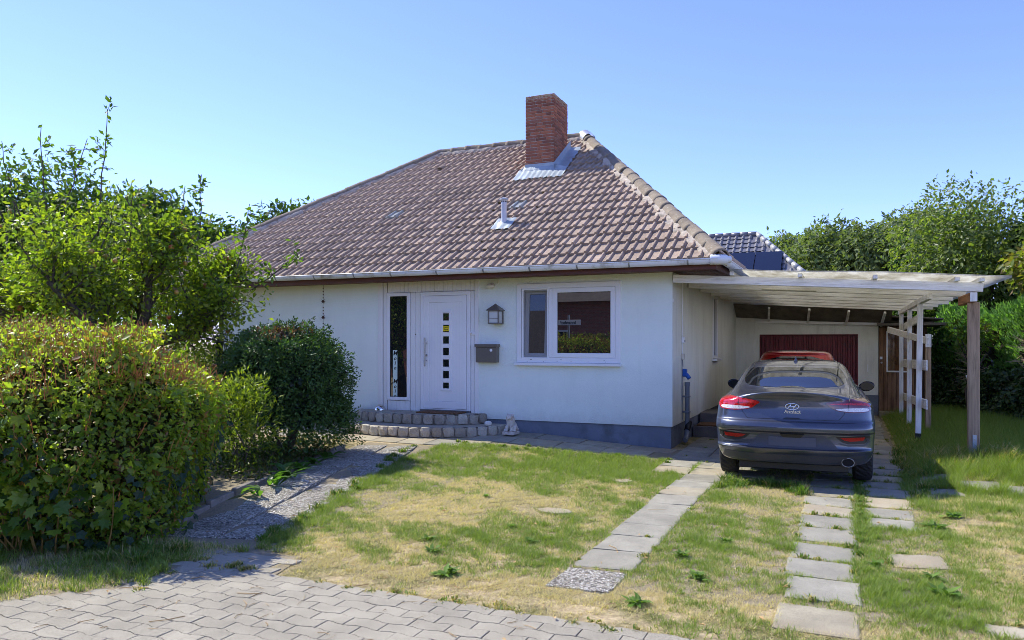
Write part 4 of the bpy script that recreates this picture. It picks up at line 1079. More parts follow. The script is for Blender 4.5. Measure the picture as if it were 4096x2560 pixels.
gaps = (vnoise(P[:, 0]*2+P[:, 1], P[:, 2]*2, 2.2, 43) > .2) & (vnoise(P[:, 0]*1.5-P[:, 1], P[:, 2]*1.7, 6.5, 44) > .34)
keep = inside & (gaps | (RNG.random(len(P)) < .22)) & (~top | (RNG.random(len(P)) < .62)) & (RNG.random(len(P)) < .82)
P, Nn, t, top = P[keep], Nn[keep], t[keep], top[keep]; n = len(P)
D = unit(rnd_dirs(n)*.8+Nn*.5+np.array([0, 0, -.15])); NL = unit(Nn*.7+rnd_dirs(n)*.7+np.array([0, 0, .35]))
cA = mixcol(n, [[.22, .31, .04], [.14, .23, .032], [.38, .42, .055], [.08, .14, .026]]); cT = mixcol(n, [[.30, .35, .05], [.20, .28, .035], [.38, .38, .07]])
col = np.where(((t > .72) & (RNG.random(n) < .75))[:, None], cT, cA)  # top leaves given a paler mix, sunlight put into their colour
col = np.where((RNG.random(n) < .07)[:, None], mixcol(n, [[.30, .17, .06], [.22, .12, .05]]), col)
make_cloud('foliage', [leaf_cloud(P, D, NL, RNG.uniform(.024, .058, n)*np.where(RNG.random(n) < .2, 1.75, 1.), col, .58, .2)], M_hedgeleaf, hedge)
# brown twig mass: shell inside and cut tips at the top
P, Nn, t, s_ = hedge_surface(9000, 47)
Vs = []; Fs = []
for i in range(9000):
    if (t[i] < .74 and i % 10) or (t[i] >= .74 and i % 5 > 2): continue
    d = unit(np.array([RNG.normal(0, .35), RNG.normal(0, .35), 1.])+Nn[i]*(.5 if t[i] < .85 else .1)); l = RNG.uniform(.06, .2); p = P[i]-Nn[i]*RNG.uniform(-.02, .10)
    if t[i] > .8: p = P[i]-d*l*.45
    V, F_ = tube_data([p, p+d*l*.55+RNG.normal(0, .006, 3), p+d*l], [.0032, .0028, .0024], 3, False); b = len(Vs); Vs += V; Fs += [tuple(k+b for k in f) for f in F_]
tag(raw('twigs', Vs, Fs, M_twig, hedge), kind='stuff')
# stray shoots standing out of the clipped surface
P, Nn, t, s_ = hedge_surface(330, 49); sh = []; lv = []
for i in range(len(P)):
    if t[i] < .3: continue
    q = branch_path(P[i]-Nn[i]*.05, unit(Nn[i]*.6+[RNG.normal(0, .3), RNG.normal(0, .3), .8]), RNG.uniform(.1, .3), 4, .2); sh.append((q, .003, .0015, 3)); lv.append(q)
limb_mesh('stray_shoots', sh, M_twig, hedge)['kind'] = 'stuff'
make_cloud('shoot_leaves', [twig_leaves(lv, 9, .055, [[.2, .26, .03], [.12, .2, .025]], .012)], M_hedgeleaf, hedge)
# dark core so that the sky does not shine through
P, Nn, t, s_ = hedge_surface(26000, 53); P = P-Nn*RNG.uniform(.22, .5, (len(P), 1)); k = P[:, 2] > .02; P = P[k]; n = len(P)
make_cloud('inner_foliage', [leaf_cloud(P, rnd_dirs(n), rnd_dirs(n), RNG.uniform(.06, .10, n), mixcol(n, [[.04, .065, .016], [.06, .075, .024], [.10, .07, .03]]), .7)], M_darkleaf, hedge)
# lobed leaves: ivy on the hedge foot, maple sapling in front of it
def lobed(lobes, rad, dep=.5, fold=.1):
    """flat lobed leaf outline: stalk end at origin, main axis +y"""
    pts = [(0, 0)]; ang = np.linspace(-2.35, 2.35, lobes); out = []
    for i, a in enumerate(ang):
        r_ = rad*(1-.34*abs(a)/2.35)
        out.append((math.sin(a)*r_, math.cos(a)*r_*.9+rad*.42))
        if i < lobes-1:
            am = (a+ang[i+1])/2; rr = rad*dep*(1-.2*abs(am)/2.35); out.append((math.sin(am)*rr, math.cos(am)*rr*.9+rad*.42))
    V = [(0, rad*.42, -.04*rad)]+[(x, y, .12*abs(x)+random.uniform(-.03, .03)*rad-.10*max(0, y-rad*.6)) for x, y in [(0, 0)]+out]
    F_ = [(0, i, i+1) for i in range(1, len(V)-1)]+[(0, len(V)-1, 1)]
    return V, F_
def leafobj_mesh(name, lobes, rad, dep, c):
    V, F_ = lobed(lobes, rad, dep); me = mkmesh(name, V, [f[::-1] for f in F_]); color_attr(me, np.repeat([c], len(V), 0)); return me
IVM = [leafobj_mesh('ivy_leaf', 5, r_, .62, c) for r_, c in ((.045, (.018, .045, .018)), (.055, (.022, .055, .02)), (.037, (.03, .065, .02)))]
for m in IVM: m.materials.append(M_darkleaf)
def orient(p, nrm, hang=True, roll=None):
    z = Vector(nrm).normalized(); y = Vector((0, 0, -1)) if hang else Vector((random.gauss(0, 1), random.gauss(0, 1), .3))
    y = (y-z*y.dot(z)).normalized(); x = y.cross(z)
    return Matrix(((x.x, y.x, z.x, p[0]), (x.y, y.y, z.y, p[1]), (x.z, y.z, z.z, p[2]), (0, 0, 0, 1))) @ Matrix.Rotation(roll if roll is not None else random.gauss(0, .5), 4, 'Z')
ivy = thing('ivy', 'dark ivy climbing the foot of the trimmed hedge beside the path', 'ivy', (-3.0, -7.0, 0))
P, Nn, t, s_ = hedge_surface(9000, 59); sel = [i for i in range(len(P)) if t[i] < .48+.12*math.sin(s_[i]*3) and 2.0 < s_[i] < 5.0 and P[i][2] > .04][:300]
for i in sel:
    p = P[i]+Nn[i]*RNG.uniform(.02, .10); o = link('ivy_leaf', random.choice(IVM), None, ivy)
    o.matrix_basis = orient(p, Nn[i]+RNG.normal(0, .3, 3)+np.array([0, 0, .3])) @ Matrix.Scale(random.uniform(.7, 1.35), 4)
maple = thing('maple_sapling', 'young maple with broad lobed leaves in front of the hedge at the street', 'sapling', (-3.2, -8.0, 0))
MPM = [leafobj_mesh('maple_leaf', 7, r_, .60, c) for r_, c in ((.085, (.19, .28, .035)), (.065, (.12, .21, .028)), (.095, (.085, .16, .025)), (.07, (.28, .32, .035)))]
for m in MPM: m.materials.append(M_leaf)
limbs = []; ml = []
for k in range(22):
    b0 = np.array([random.uniform(-4.1, -2.95), 0, 0.]); b0[1] = np.interp(b0[0], [-4.1, -3.6, -3.2, -2.95], [-8.2, -8.16, -8.02, -7.82]); b0[2] = 0
    st = branch_path(b0, unit(np.array([RNG.normal(.05, .2), RNG.normal(-.12, .15), 1.])), RNG.uniform(.5, 1.25), 7, .25); limbs.append((st, .008, .003, 5))
    for j in range(12): p = along(st, [RNG.uniform(.3, 1)])[0]; ml.append(p)
limb_mesh('stem', limbs, simple('red_green_stem', hexc(134, 106, 54), .7, var=.3, vscale=30), maple)
for p in ml:
    o = link('maple_leaf', random.choice(MPM), None, maple); nv = Vector((random.gauss(.3, .4), random.gauss(-.45, .4), random.uniform(.3, 1)))
    o.matrix_basis = orient(p+RNG.normal(0, .06, 3), nv, True, random.gauss(0, .8)) @ Matrix.Scale(random.uniform(.7, 1.25), 4)
# ---------------------------------------------------------------- round clipped shrub and bed plants
bush = thing('round_shrub', 'rounded dark green clipped shrub with browned top near the front door', 'shrub', (-4.98, -3.3, 0))
def blob_shell(n, c, rad, seed, thick=.09, bot=0., pw=1.):
    r = np.random.default_rng(seed); d = unit(r.normal(size=(n, 3))); d[:, 2] = np.where(d[:, 2] < -.5, -d[:, 2], d[:, 2])
    l = 1+.20*(vnoise(d[:, 0]*2+d[:, 2], d[:, 1]*2-d[:, 2], 2.2, seed)-.5)*2+.10*(vnoise(d[:, 0]*2-d[:, 2], d[:, 1]*2+d[:, 2], 6, seed+1)-.5)*2
    sq = np.abs(d)**1.0; rr = (sq[:, 0]**2.6+sq[:, 1]**2.6+sq[:, 2]**2.6)**(-1/2.6)
    P = np.array(c)+d*rr[:, None]*np.array(rad)*l[:, None]; dep = np.minimum(r.exponential(thick, n), .4)
    return P-d*dep[:, None], d
limbs = [(branch_path((-4.98, -3.3, 0), (random.gauss(0, .3), random.gauss(0, .3), 1), 1.4, 6, .2), .03, .008, 6) for k in range(7)]
limb_mesh('trunk', limbs, M_bark, bush)
P, d = blob_shell(26000, (-4.98, -3.3, .98), (.9, .88, .93), 61); k = P[:, 2] > .1; P, d = P[k], d[k]; n = len(P)
brown = np.exp(-(((P[:, 0]+4.85)/.35)**2+((P[:, 1]+3.5)/.5)**2+((P[:, 2]-1.86)/.22)**2)) > RNG.uniform(.25, 1.1, n)
col = np.where(brown[:, None], mixcol(n, [[.14, .06, .03], [.2, .1, .05]]), mixcol(n, [[.03, .07, .022], [.05, .105, .026], [.09, .16, .036]]))
P2, d2 = blob_shell(9000, (-4.95, -3.32, .5), (.98, .95, .52), 63); k = P2[:, 2] > .04; P2, d2 = P2[k], d2[k]; P3, d3 = blob_shell(5000, (-5.35, -3.1, 1.35), (.55, .6, .6), 64); P4, d4 = blob_shell(4000, (-4.6, -3.5, 1.2), (.5, .5, .55), 65)
P = np.concatenate([P, P2, P3, P4]); d = np.concatenate([d, d2, d3, d4]); n = len(P); col = np.concatenate([col, mixcol(len(P2)+len(P3)+len(P4), [[.03, .07, .022], [.05, .105, .026], [.10, .17, .036]])])
crown = make_cloud('crown', [leaf_cloud(P, unit(d*.7+rnd_dirs(n)*.7), unit(d+rnd_dirs(n)*.6), RNG.uniform(.035, .065, n), col, .42)], M_darkleaf, bush)
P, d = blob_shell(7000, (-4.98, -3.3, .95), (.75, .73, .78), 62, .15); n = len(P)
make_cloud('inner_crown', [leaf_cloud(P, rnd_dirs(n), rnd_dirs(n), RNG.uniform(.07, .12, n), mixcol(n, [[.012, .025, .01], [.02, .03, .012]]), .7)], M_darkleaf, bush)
lv = []
for i in range(150):
    d0 = unit(RNG.normal(size=3)); d0[2] = abs(d0[2])*.9; p0 = np.array([-4.98, -3.3, .98])+d0*np.array([.9, .88, .93])*.98
    lv.append(branch_path(p0, unit(d0*.8+[0, 0, .5]), RNG.uniform(.08, .24), 4, .25))
limb_mesh('stray_shoots', [(q, .003, .0015, 3) for q in lv], M_bark, bush)['kind'] = 'stuff'
make_cloud('shoot_leaves', [twig_leaves(lv, 8, .055, [[.06, .12, .03], [.12, .18, .03]], .012, width=.4)], M_darkleaf, bush)
def bushlet(name, label, c, rad, n, size, cols, mat, seed, shoots=0, cat='shrub', w_=.42, group=None):
    o = thing(name, label, cat, (c[0], c[1], 0), group=group)
    P, d = blob_shell(n, c, rad, seed, .2); k = P[:, 2] > .03; P, d = P[k], d[k]; n = len(P)
    lm = [(branch_path((c[0], c[1], 0), (random.gauss(0, .4), random.gauss(0, .4), 1), c[2]+rad[2]*.7, 5, .25), .012, .004, 4) for q in range(6+shoots)]
    limb_mesh('stem', lm, M_bark, o)
    make_cloud('foliage', [leaf_cloud(P, unit(d*.6+rnd_dirs(n)*.8+[0, 0, .2]), unit(d*.5+rnd_dirs(n)*.7+[0, 0, .5]), RNG.uniform(.7, 1.2, n)*size, mixcol(n, cols), w_)], mat, o); return o
YG = [[.16, .21, .02], [.10, .16, .02], [.22, .25, .03]]
bushlet('privet', 'loose yellow-green shrub in the gap between hedge and round shrub', (-4.5, -4.7, .6), (.5, .5, .68), 2200, .08, YG, M_leaf, 71, w_=.3)
bushlet('garden_shrub', 'light green flowering shrub left of the white house wall', (-9.9, .6, .6), (1.3, 1.0, 1.0), 3600, .09, YG, M_leaf, 72)
bushlet('garden_shrub', 'dark bushy shrub behind the apple tree trunk', (-11.6, .2, .9), (1.6, 1.2, 1.6), 4200, .10, [[.04, .08, .02], [.08, .12, .02]], M_leaf, 73)
bushlet('garden_shrub', 'tall green shrub far left behind the trimmed hedge', (-12.2, -3.2, .9), (1.8, 1.5, 1.7), 4600, .10, [[.05, .10, .02], [.12, .17, .02]], M_leaf, 74)
bushlet('garden_shrub', 'broad mid green shrub between the hedge top and the apple branches', (-10.2, -2.6, .9), (1.3, 1.2, 1.25), 4200, .10, [[.09, .15, .025], [.16, .2, .03]], M_leaf, 76)
bushlet('garden_shrub', 'leafy shrub far behind the apple tree beside the left garden edge', (-14.5, 1.5, 1.2), (2.4, 1.4, 2.0), 5600, .13, [[.05, .10, .02], [.1, .15, .03]], M_leaf, 77)
bushlet('columnar_yew', 'narrow dark yew standing below the apple tree branches', (-7.35, -2.2, 1.0), (.34, .34, 1.05), 4000, .06, [[.01, .025, .012], [.02, .04, .015]], M_darkleaf, 75, w_=.2)
# strap-leaved plants along the edging
def strap_plant(x, y, n, l, label):
    o = thing('strap_leaf_plant', label, 'plant', (x, y, float(gh(x, y))), group='strap-leaved plants along the edging')
    for i in range(n):
        a = random.uniform(0, 6.28); el = random.uniform(.75, 1.3); ll = .8*l*random.uniform(.6, 1.1); wd = ll*random.uniform(.11, .17); V = []; F_ = []
        bx, by = x+random.gauss(0, .05), y+random.gauss(0, .05); z0 = float(gh(bx, by))
        for k in range(6):
            f = k/5; hx_ = ll*(f*math.cos(el)+.35*f*f); hz_ = ll*(f*math.sin(el)-.55*f*f*math.sin(el)); ww = wd*math.sin(math.pi*(.12+.86*f))
            c_ = Vector((bx+hx_*math.cos(a), by+hx_*math.sin(a), z0+max(.01, hz_))); sd_ = Vector((-math.sin(a), math.cos(a), 0))
            V += [c_-sd_*ww+Vector((0, 0, ww*.35)), c_, c_+sd_*ww+Vector((0, 0, ww*.35))]
        for k in range(5):
            for j in range(2): q = k*3+j; F_.append((q, q+1, q+4, q+3))
        lf = raw('leaf', V, F_, M_leaf, o, smooth=True); g = random.uniform(.7, 1.4); color_attr(lf.data, np.repeat([[.07*g, .145*g, .03*g]], len(V), 0))
for x, y, n, l, lab in (
    (-3.4, -5.7, 8, 0.34, 'strap-leaved plant nearest the street beside the hedge end'),
    (-3.55, -5.2, 11, 0.42, 'second strap-leaved plant from the street along the edging'),
    (-3.72, -4.75, 12, 0.46, 'largest strap-leaved plant, third along the edging'),
    (-3.95, -4.2, 10, 0.4, 'fourth strap-leaved plant, below the loose yellow-green shrub'),
    (-4.05, -3.75, 9, 0.38, 'strap-leaved plant at the foot of the round shrub'),
    (-4.2, -3.3, 8, 0.36, 'strap-leaved plant nearest the front door along the edging')): strap_plant(x, y, n, l, lab)
P = RNG.uniform([-5.8, -5.2, .0], [-3.75, -1.9, .16], (5200, 3)); k = P[:, 0] < path_right(P[:, 1])-1.1; P = P[k]; P[:, 2] += gh(P[:, 0], P[:, 1]); n = len(P)
tag(make_cloud('bed_undergrowth', [leaf_cloud(P, unit(rnd_dirs(n)+[0, 0, .6]), unit(rnd_dirs(n)*.6+[0, 0, 1]), RNG.uniform(.04, .08, n), mixcol(n, [[.03, .06, .02], [.07, .12, .02], [.10, .08, .03]]), .45)], M_hedgeleaf), 'low leafy undergrowth in the planting bed', 'plants', kind='stuff')
# ---------------------------------------------------------------- cars
def paint(name, c, flake=.35):
    n = N(name); k = n.noise(900, 1, .5)
    col = n.mix(n.ramp(k, [(.4, 0.), (.7, flake)]), c, tuple(min(1, x*2.2+.02) for x in c))
    dust = n.ramp(n.noise(3.0, 5, .7), [(.45, 0.), (.8, .10)])
    return n.done(n.bsdf(n.mix(dust, col, hexc(150, 146, 138)), .32, .55, .5, None, 1., coatrough=.04))
M_black = simple('black_trim', (.012, .012, .013), .45, var=.1)
M_cdark = simple('dark_grey_bumper_plastic', hexc(62, 64, 70), .5, var=.08)
M_tyre = simple('tyre_rubber', (.022, .021, .020), .8, var=.25, vscale=40, bump=.2)
M_rim = simple('alloy', hexc(150, 152, 156), .3, .8, var=.05)
M_chrome = simple('chrome', hexc(215, 218, 222), .22, 1., var=.02)
M_carglass = glassmat('tinted_car_glass', (.010, .012, .014), 1.9)
nR = N('red_lamp_lens'); M_red = nR.done(nR.bsdf(nR.ramp(nR.noise(60, 2, .5), [(.3, hexc(150, 12, 16)), (.7, hexc(226, 30, 30))]), .12, 0, .6, None, 1.))
nR = N('shaded_red_lens'); M_dred = nR.done(nR.bsdf(hexc(92, 8, 18), .1, 0, .6, None, 1.))
nR = N('clear_lamp_lens'); M_clear = nR.done(nR.bsdf(nR.ramp(nR.noise(80, 2, .5), [(.3, hexc(196, 190, 190)), (.7, hexc(240, 236, 232))]), .12, 0, .6, None, 1.))
nR = N('red_reflector'); M_refl = nR.done(nR.bsdf(nR.ramp(nR.voro(160), [(.1, hexc(196, 10, 18)), (.6, hexc(140, 4, 12))]), .3, 0, .4))
def catmull(xs_, ys_, x):
    """monotone-ish smooth interpolation of table columns"""
    xs_ = np.asarray(xs_, float); ys_ = np.asarray(ys_, float); i = np.clip(np.searchsorted(xs_, x)-1, 0, len(xs_)-2)
    h = xs_[i+1]-xs_[i]; t = (x-xs_[i])/h
    m = np.gradient(ys_, xs_, axis=0); sl_ = (ys_[1:]-ys_[:-1])/(xs_[1:]-xs_[:-1])[:, None]
    for k in range(len(xs_)):
        a = sl_[max(k-1, 0)]; b = sl_[min(k, len(sl_)-1)]
        m[k] = np.where(a*b <= 0, 0, 2*a*b/np.where(np.abs(a+b) < 1e-9, 1, a+b))
    return (2*t**3-3*t**2+1)*ys_[i]+(t**3-2*t**2+t)*h*m[i]+(-2*t**3+3*t**2)*ys_[i+1]+(t**3-t**2)*h*m[i+1]
class Car:
    def __init__(s, rows, nrow=84, wheels=((.93, 0), (3.58, 0)), wr=.33, trackw=.90):
        """rows: (z, y0, Lc, W, n, dz, yf) sliced by height; builds a closed half-symmetric shell"""
        K = np.array(rows, float); par = np.arange(len(K)); us = np.linspace(0, len(K)-1, nrow); s.wr = wr
        NA, NS, NF = 26, 26, 10; V = []; ring = 2*(NA+NS+NF)
        for u in us:
            z, y0, Lc, W, n, dz, yf = catmull(par, K, u)
            half = []
            for i in range(NA):
                t = math.pi/2*(i+.5)/NA*(1); a = (math.pi/2)*(i/(NA-1)) if i else 1e-4
                x = W*math.sin(a)**(2/n); y = y0+Lc*(1-max(0, math.cos(a))**(2/n)); half.append((x, y))
            Lf = .55
            for i in range(1, NS+1):
                f = i/NS; y = lerp(y0+Lc, yf-Lf, f); half.append((W*(1-.05*max(0, f-.55)**1.5), y))
            Wf = half[-1][0]
            for i in range(1, NF+1):
                a = math.pi/2*(i/NF); half.append((Wf*max(1e-4, math.cos(a))**(2/2.6), yf-Lf+Lf*math.sin(a)**(2/2.6)))
            half = half[:NA+NS+NF]
            L_ = [(x, y, z+dz*x*x*max(0, 1-max(0, y-.3)/1.2)) for x, y in half]
            V += L_+[(-x, y, zz) for x, y, zz in reversed(L_)]
        F_ = []
        for r_ in range(len(us)-1):
            for k in range(ring): a = r_*ring+k; b = r_*ring+(k+1) % ring; F_.append((a, b, b+ring, a+ring))
        F_.append(tuple(range(ring))[::-1]); top = (len(us)-1)*ring
        F_.append(tuple(range(top, top+ring)))
        bm = bmesh.new(); vs = [bm.verts.new(v) for v in V]
        for f in F_: bm.faces.new([vs[i] for i in f])
        bmesh.ops.remove_doubles(bm, verts=bm.verts, dist=.0004); bmesh.ops.recalc_face_normals(bm, faces=bm.faces)
        s.bm = bm; s.tree = BVHTree.FromBMesh(bm)
    def cut_wheels(s, name, mat, parent, centres, wr):
        o = from_bm(name, s.bm, mat, None); cut = bmesh.new()
        for y in centres:
            for sx in (-1, 1):
                M_ = Matrix.Translation((sx*.80, y, wr)) @ Matrix.Rotation(R(90), 4, 'Y')
                bmesh.ops.create_cone(cut, cap_ends=True, segments=48, radius1=wr+.055, radius2=wr+.055, depth=.44, matrix=M_)
        me = bpy.data.meshes.new('cut'); cut.to_mesh(me); cut.free(); co = bpy.data.objects.new('cut', me); COL.objects.link(co)
        md = o.modifiers.new('b', 'BOOLEAN'); md.operation = 'DIFFERENCE'; md.object = co; md.solver = 'EXACT'
        dg = bpy.context.evaluated_depsgraph_get(); dg.update(); me2 = bpy.data.meshes.new_from_object(o.evaluated_get(dg)); me2.name = name
        bpy.data.objects.remove(o); bpy.data.objects.remove(co)
        me2.materials.clear(); me2.materials.append(mat); me2.materials.append(M_black)
        for p in me2.polygons:
            c = p.center
            p.use_smooth = True
            if c.z < .30 and abs(p.normal.z) > .9: p.material_index = 1
            if abs(c.x) < .86 and any(math.hypot(c.y-y, c.z-wr) < wr+.06 for y in centres) and (p.normal.z < .0 or abs(p.normal.x) > .95) and abs(c.x) < .60+.26*(p.area > 0): p.material_index = 1
        o = link(name, me2, None, parent, True); return nosharp(o, 38)
    def hit(s, a, b, way):
        if way == 'rear': h = s.tree.ray_cast(Vector((a, -2, b)), Vector((0, 1, 0)))
        elif way == 'right': h = s.tree.ray_cast(Vector((3, a, b)), Vector((-1, 0, 0)))
        elif way == 'left': h = s.tree.ray_cast(Vector((-3, a, b)), Vector((1, 0, 0)))
        elif way == 'top': h = s.tree.ray_cast(Vector((a, b, 4)), Vector((0, 0, -1)))
        return (h[0], h[1]) if h[0] is not None else (None, None)
    def patch(s, name, outline, mat, parent, way='rear', off=.004, step=.03, skirt=.01, round_=0):
        """lay an outlined panel on the body surface, following its curvature"""
        if round_:
            for q in range(round_):
                o2 = []
                for i in range(len(outline)):
                    a = outline[i]; b = outline[(i+1) % len(outline)]
                    o2 += [(lerp(a[0], b[0], .25), lerp(a[1], b[1], .25)), (lerp(a[0], b[0], .75), lerp(a[1], b[1], .75))]
                outline = o2
        bm = bmesh.new(); bm.faces.new([bm.verts.new((a, b, 0)) for a, b in outline])
        A = [p[0] for p in outline]; B = [p[1] for p in outline]
        for k in range(1, int((max(A)-min(A))/step)+1):
            bmesh.ops.bisect_plane(bm, geom=list(bm.verts)+list(bm.edges)+list(bm.faces), plane_co=(min(A)+k*step, 0, 0), plane_no=(1, 0, 0))
        for k in range(1, int((max(B)-min(B))/step)+1):
            bmesh.ops.bisect_plane(bm, geom=list(bm.verts)+list(bm.edges)+list(bm.faces), plane_co=(0, min(B)+k*step, 0), plane_no=(0, 1, 0))
        bmesh.ops.triangulate(bm, faces=bm.faces)
        bad = []
        vd = {'rear': Vector((0, -1, 0)), 'right': Vector((1, 0, 0)), 'left': Vector((-1, 0, 0)), 'top': Vector((0, 0, 1))}[way]
        bnd = [e for e in bm.edges if len(e.link_faces) == 1]
        g = bmesh.ops.extrude_edge_only(bm, edges=bnd); low = {v for v in g['geom'] if isinstance(v, bmesh.types.BMVert)}
        for v in bm.verts:
            p, nn = s.hit(v.co.x, v.co.y, way)
            if p is None: bad.append(v); continue
            if nn.dot(vd) < 0: nn = -nn
            v.co = p+nn*(off if v not in low else off-skirt)
        bmesh.ops.delete(bm, geom=bad, context='VERTS'); bmesh.ops.recalc_face_normals(bm, faces=bm.faces)
        if sum(f.normal.dot(vd)*f.calc_area() for f in bm.faces) < 0: bmesh.ops.reverse_faces(bm, faces=bm.faces)
        return nosharp(from_bm(name, bm, mat, parent, local=True), 40)
    def line(s, name, pts, mat, parent, way='rear', r_=.004, off=.001, sub=10):
        P = []
        for i in range(len(pts)-1):
            for k in range(sub):
                a = lerp(pts[i][0], pts[i+1][0], k/sub); b = lerp(pts[i][1], pts[i+1][1], k/sub); p, nn = s.hit(a, b, way)
                if p is not None: P.append(p+(nn if nn.y < 0 or way != 'rear' else -nn)*off)
        return tube(name, P, r_, mat, parent, 6, local=True)
def wheel(parent, x, y, r_, side, wd=.215):
    wt = thing('wheel', None, None); del_ = [wt.pop(k) for k in ('label', 'category') if k in wt]
    wt.parent = parent
    prof = [(r_*.62, -wd/2+.01), (r_*.86, -wd/2), (r_*.955, -wd/2+.012), (r_*.99, -wd*.36), (r_, -wd*.2), (r_, 0), (r_, wd*.2), (r_*.99, wd*.36), (r_*.955, wd/2-.012), (r_*.86, wd/2), (r_*.62, wd/2-.01)]
    V = []; F_ = []; n = 72
    for i, (rr, xx) in enumerate(prof):
        for k in range(n):
            rad = rr-(.010 if 3 <= i <= 7 and (k+(abs(i-5)) % 3) % 3 == 0 else 0)
            t = 6.28318*k/n; V.append((xx, rad*math.cos(t), rad*math.sin(t)))
    for i in range(len(prof)-1):
        for k in range(n): F_.append((i*n+k, i*n+(k+1) % n, (i+1)*n+(k+1) % n, (i+1)*n+k))
    ty = raw('tyre', V, F_, M_tyre, wt, local=True)
    rb = bmesh.new()
    for k in range(10):
        M_ = Matrix.Rotation(6.28318*k/10, 4, 'X'); bm_box(rb, side*(wd/2-.03), side*(wd/2-.012), -.018, .018, .03, r_*.63, .003, M_)
    rim = from_bm('rim', rb, M_rim, wt, local=True)
    lathe('rim_disc', [(r_*.66, -.09), (r_*.66, .085), (r_*.62, .085), (r_*.60, .02), (0, .02)], M_rim, wt, (0, 0, 0), 40, local=True, axis=(side, 0, 0))
    wt.location = (x, y, r_); return wt
# ---- navy fastback
car = thing('parked_car', 'dark blue fastback car parked under the carport, seen from behind', 'car', (1.965, -2.80, 0.012), R(1.6))
M_navy = paint('navy_metallic_paint', hexc(64, 69, 82))
rows = [  # z, y0, Lc, W, n, dz, yf
 (.24, .34, .50, .78, 3.0, 0, 4.30), (.265, .17, .52, .815, 3.0, 0, 4.36), (.29, .125, .52, .835, 3.1, 0, 4.40), (.36, .085, .50, .868, 3.2, 0, 4.43),
 (.42, .035, .50, .884, 3.2, 0, 4.45), (.45, .020, .50, .888, 3.2, 0, 4.45), (.475, .055, .50, .890, 3.2, 0, 4.455), (.58, .062, .50, .896, 3.2, 0, 4.455),
 (.635, .048, .50, .899, 3.2, .0, 4.455), (.660, .004, .50, .900, 3.2, .0, 4.45), (.70, .0, .50, .900, 3.2, 0, 4.45), (.755, .018, .50, .899, 3.1, 0, 4.44),
 (.785, .060, .50, .897, 3.1, 0, 4.42), (.85, .080, .50, .893, 3.1, .0, 4.38), (.94, .095, .50, .880, 3.1, 0, 4.25), (1.01, .095, .54, .855, 3.0, -.02, 3.9),
 (1.055, .075, .62, .820, 2.9, -.08, 3.52), (1.095, .045, .72, .782, 2.8, -.14, 3.38), (1.115, .040, .80, .762, 2.8, -.16, 3.34), (1.122, .070, .85, .752, 2.8, -.15, 3.32),
 (1.135, .22, .86, .738, 2.8, -.10, 3.29), (1.155, .36, .86, .722, 2.8, -.05, 3.25), (1.20, .50, .86, .700, 2.8, -.02, 3.16), (1.27, .70, .85, .668, 2.9, 0, 3.02),
 (1.34, .93, .80, .630, 3.0, 0, 2.88), (1.395, 1.16, .70, .590, 3.0, 0, 2.75), (1.428, 1.38, .60, .540, 3.0, 0, 2.62), (1.446, 1.62, .45, .460, 3.0, 0, 2.50), (1.453, 1.80, .30, .36, 2.6, 0, 2.42), (1.456, 1.95, .12, .20, 2.4, 0, 2.35)]
C1 = Car(rows, 110)
body = C1.cut_wheels('body', M_navy, car, (.94, 3.59), .325)
for y in (.94, 3.59):
    for sx in (-1, 1): wheel(car, sx*.785, y, .325, sx)
rw = C1.patch('rear_window', [(-.50, 1.160), (0, 1.150), (.50, 1.160), (.575, 1.185), (.600, 1.235), (.575, 1.30), (.545, 1.352), (.50, 1.366), (0, 1.376), (-.50, 1.366), (-.545, 1.352), (-.575, 1.30), (-.600, 1.235), (-.575, 1.185)], M_carglass, car, 'rear', .003, .03, .004, 1)
tk = [(-.625, 1.075), (-.60, 1.00), (-.585, .95), (-.56, .87), (-.50, .797), (.50, .797), (.56, .87), (.585, .95), (.60, 1.00), (.625, 1.075)]
C1.line('tailgate_seam', tk, M_black, car, 'rear', .0035, -.0015, 14)
C1.line('tailgate_seam', [(-.62, 1.08), (-.635, 1.15), (-.60, 1.25)], M_black, car, 'rear', .003, -.001, 12); C1.line('tailgate_seam', [(.62, 1.08), (.635, 1.15), (.60, 1.25)], M_black, car, 'rear', .003, -.001, 12)
C1.line('spoiler_crease', [(-.55, 1.022), (0, 1.035), (.55, 1.022)], M_black, car, 'rear', .002, -.001, 14)
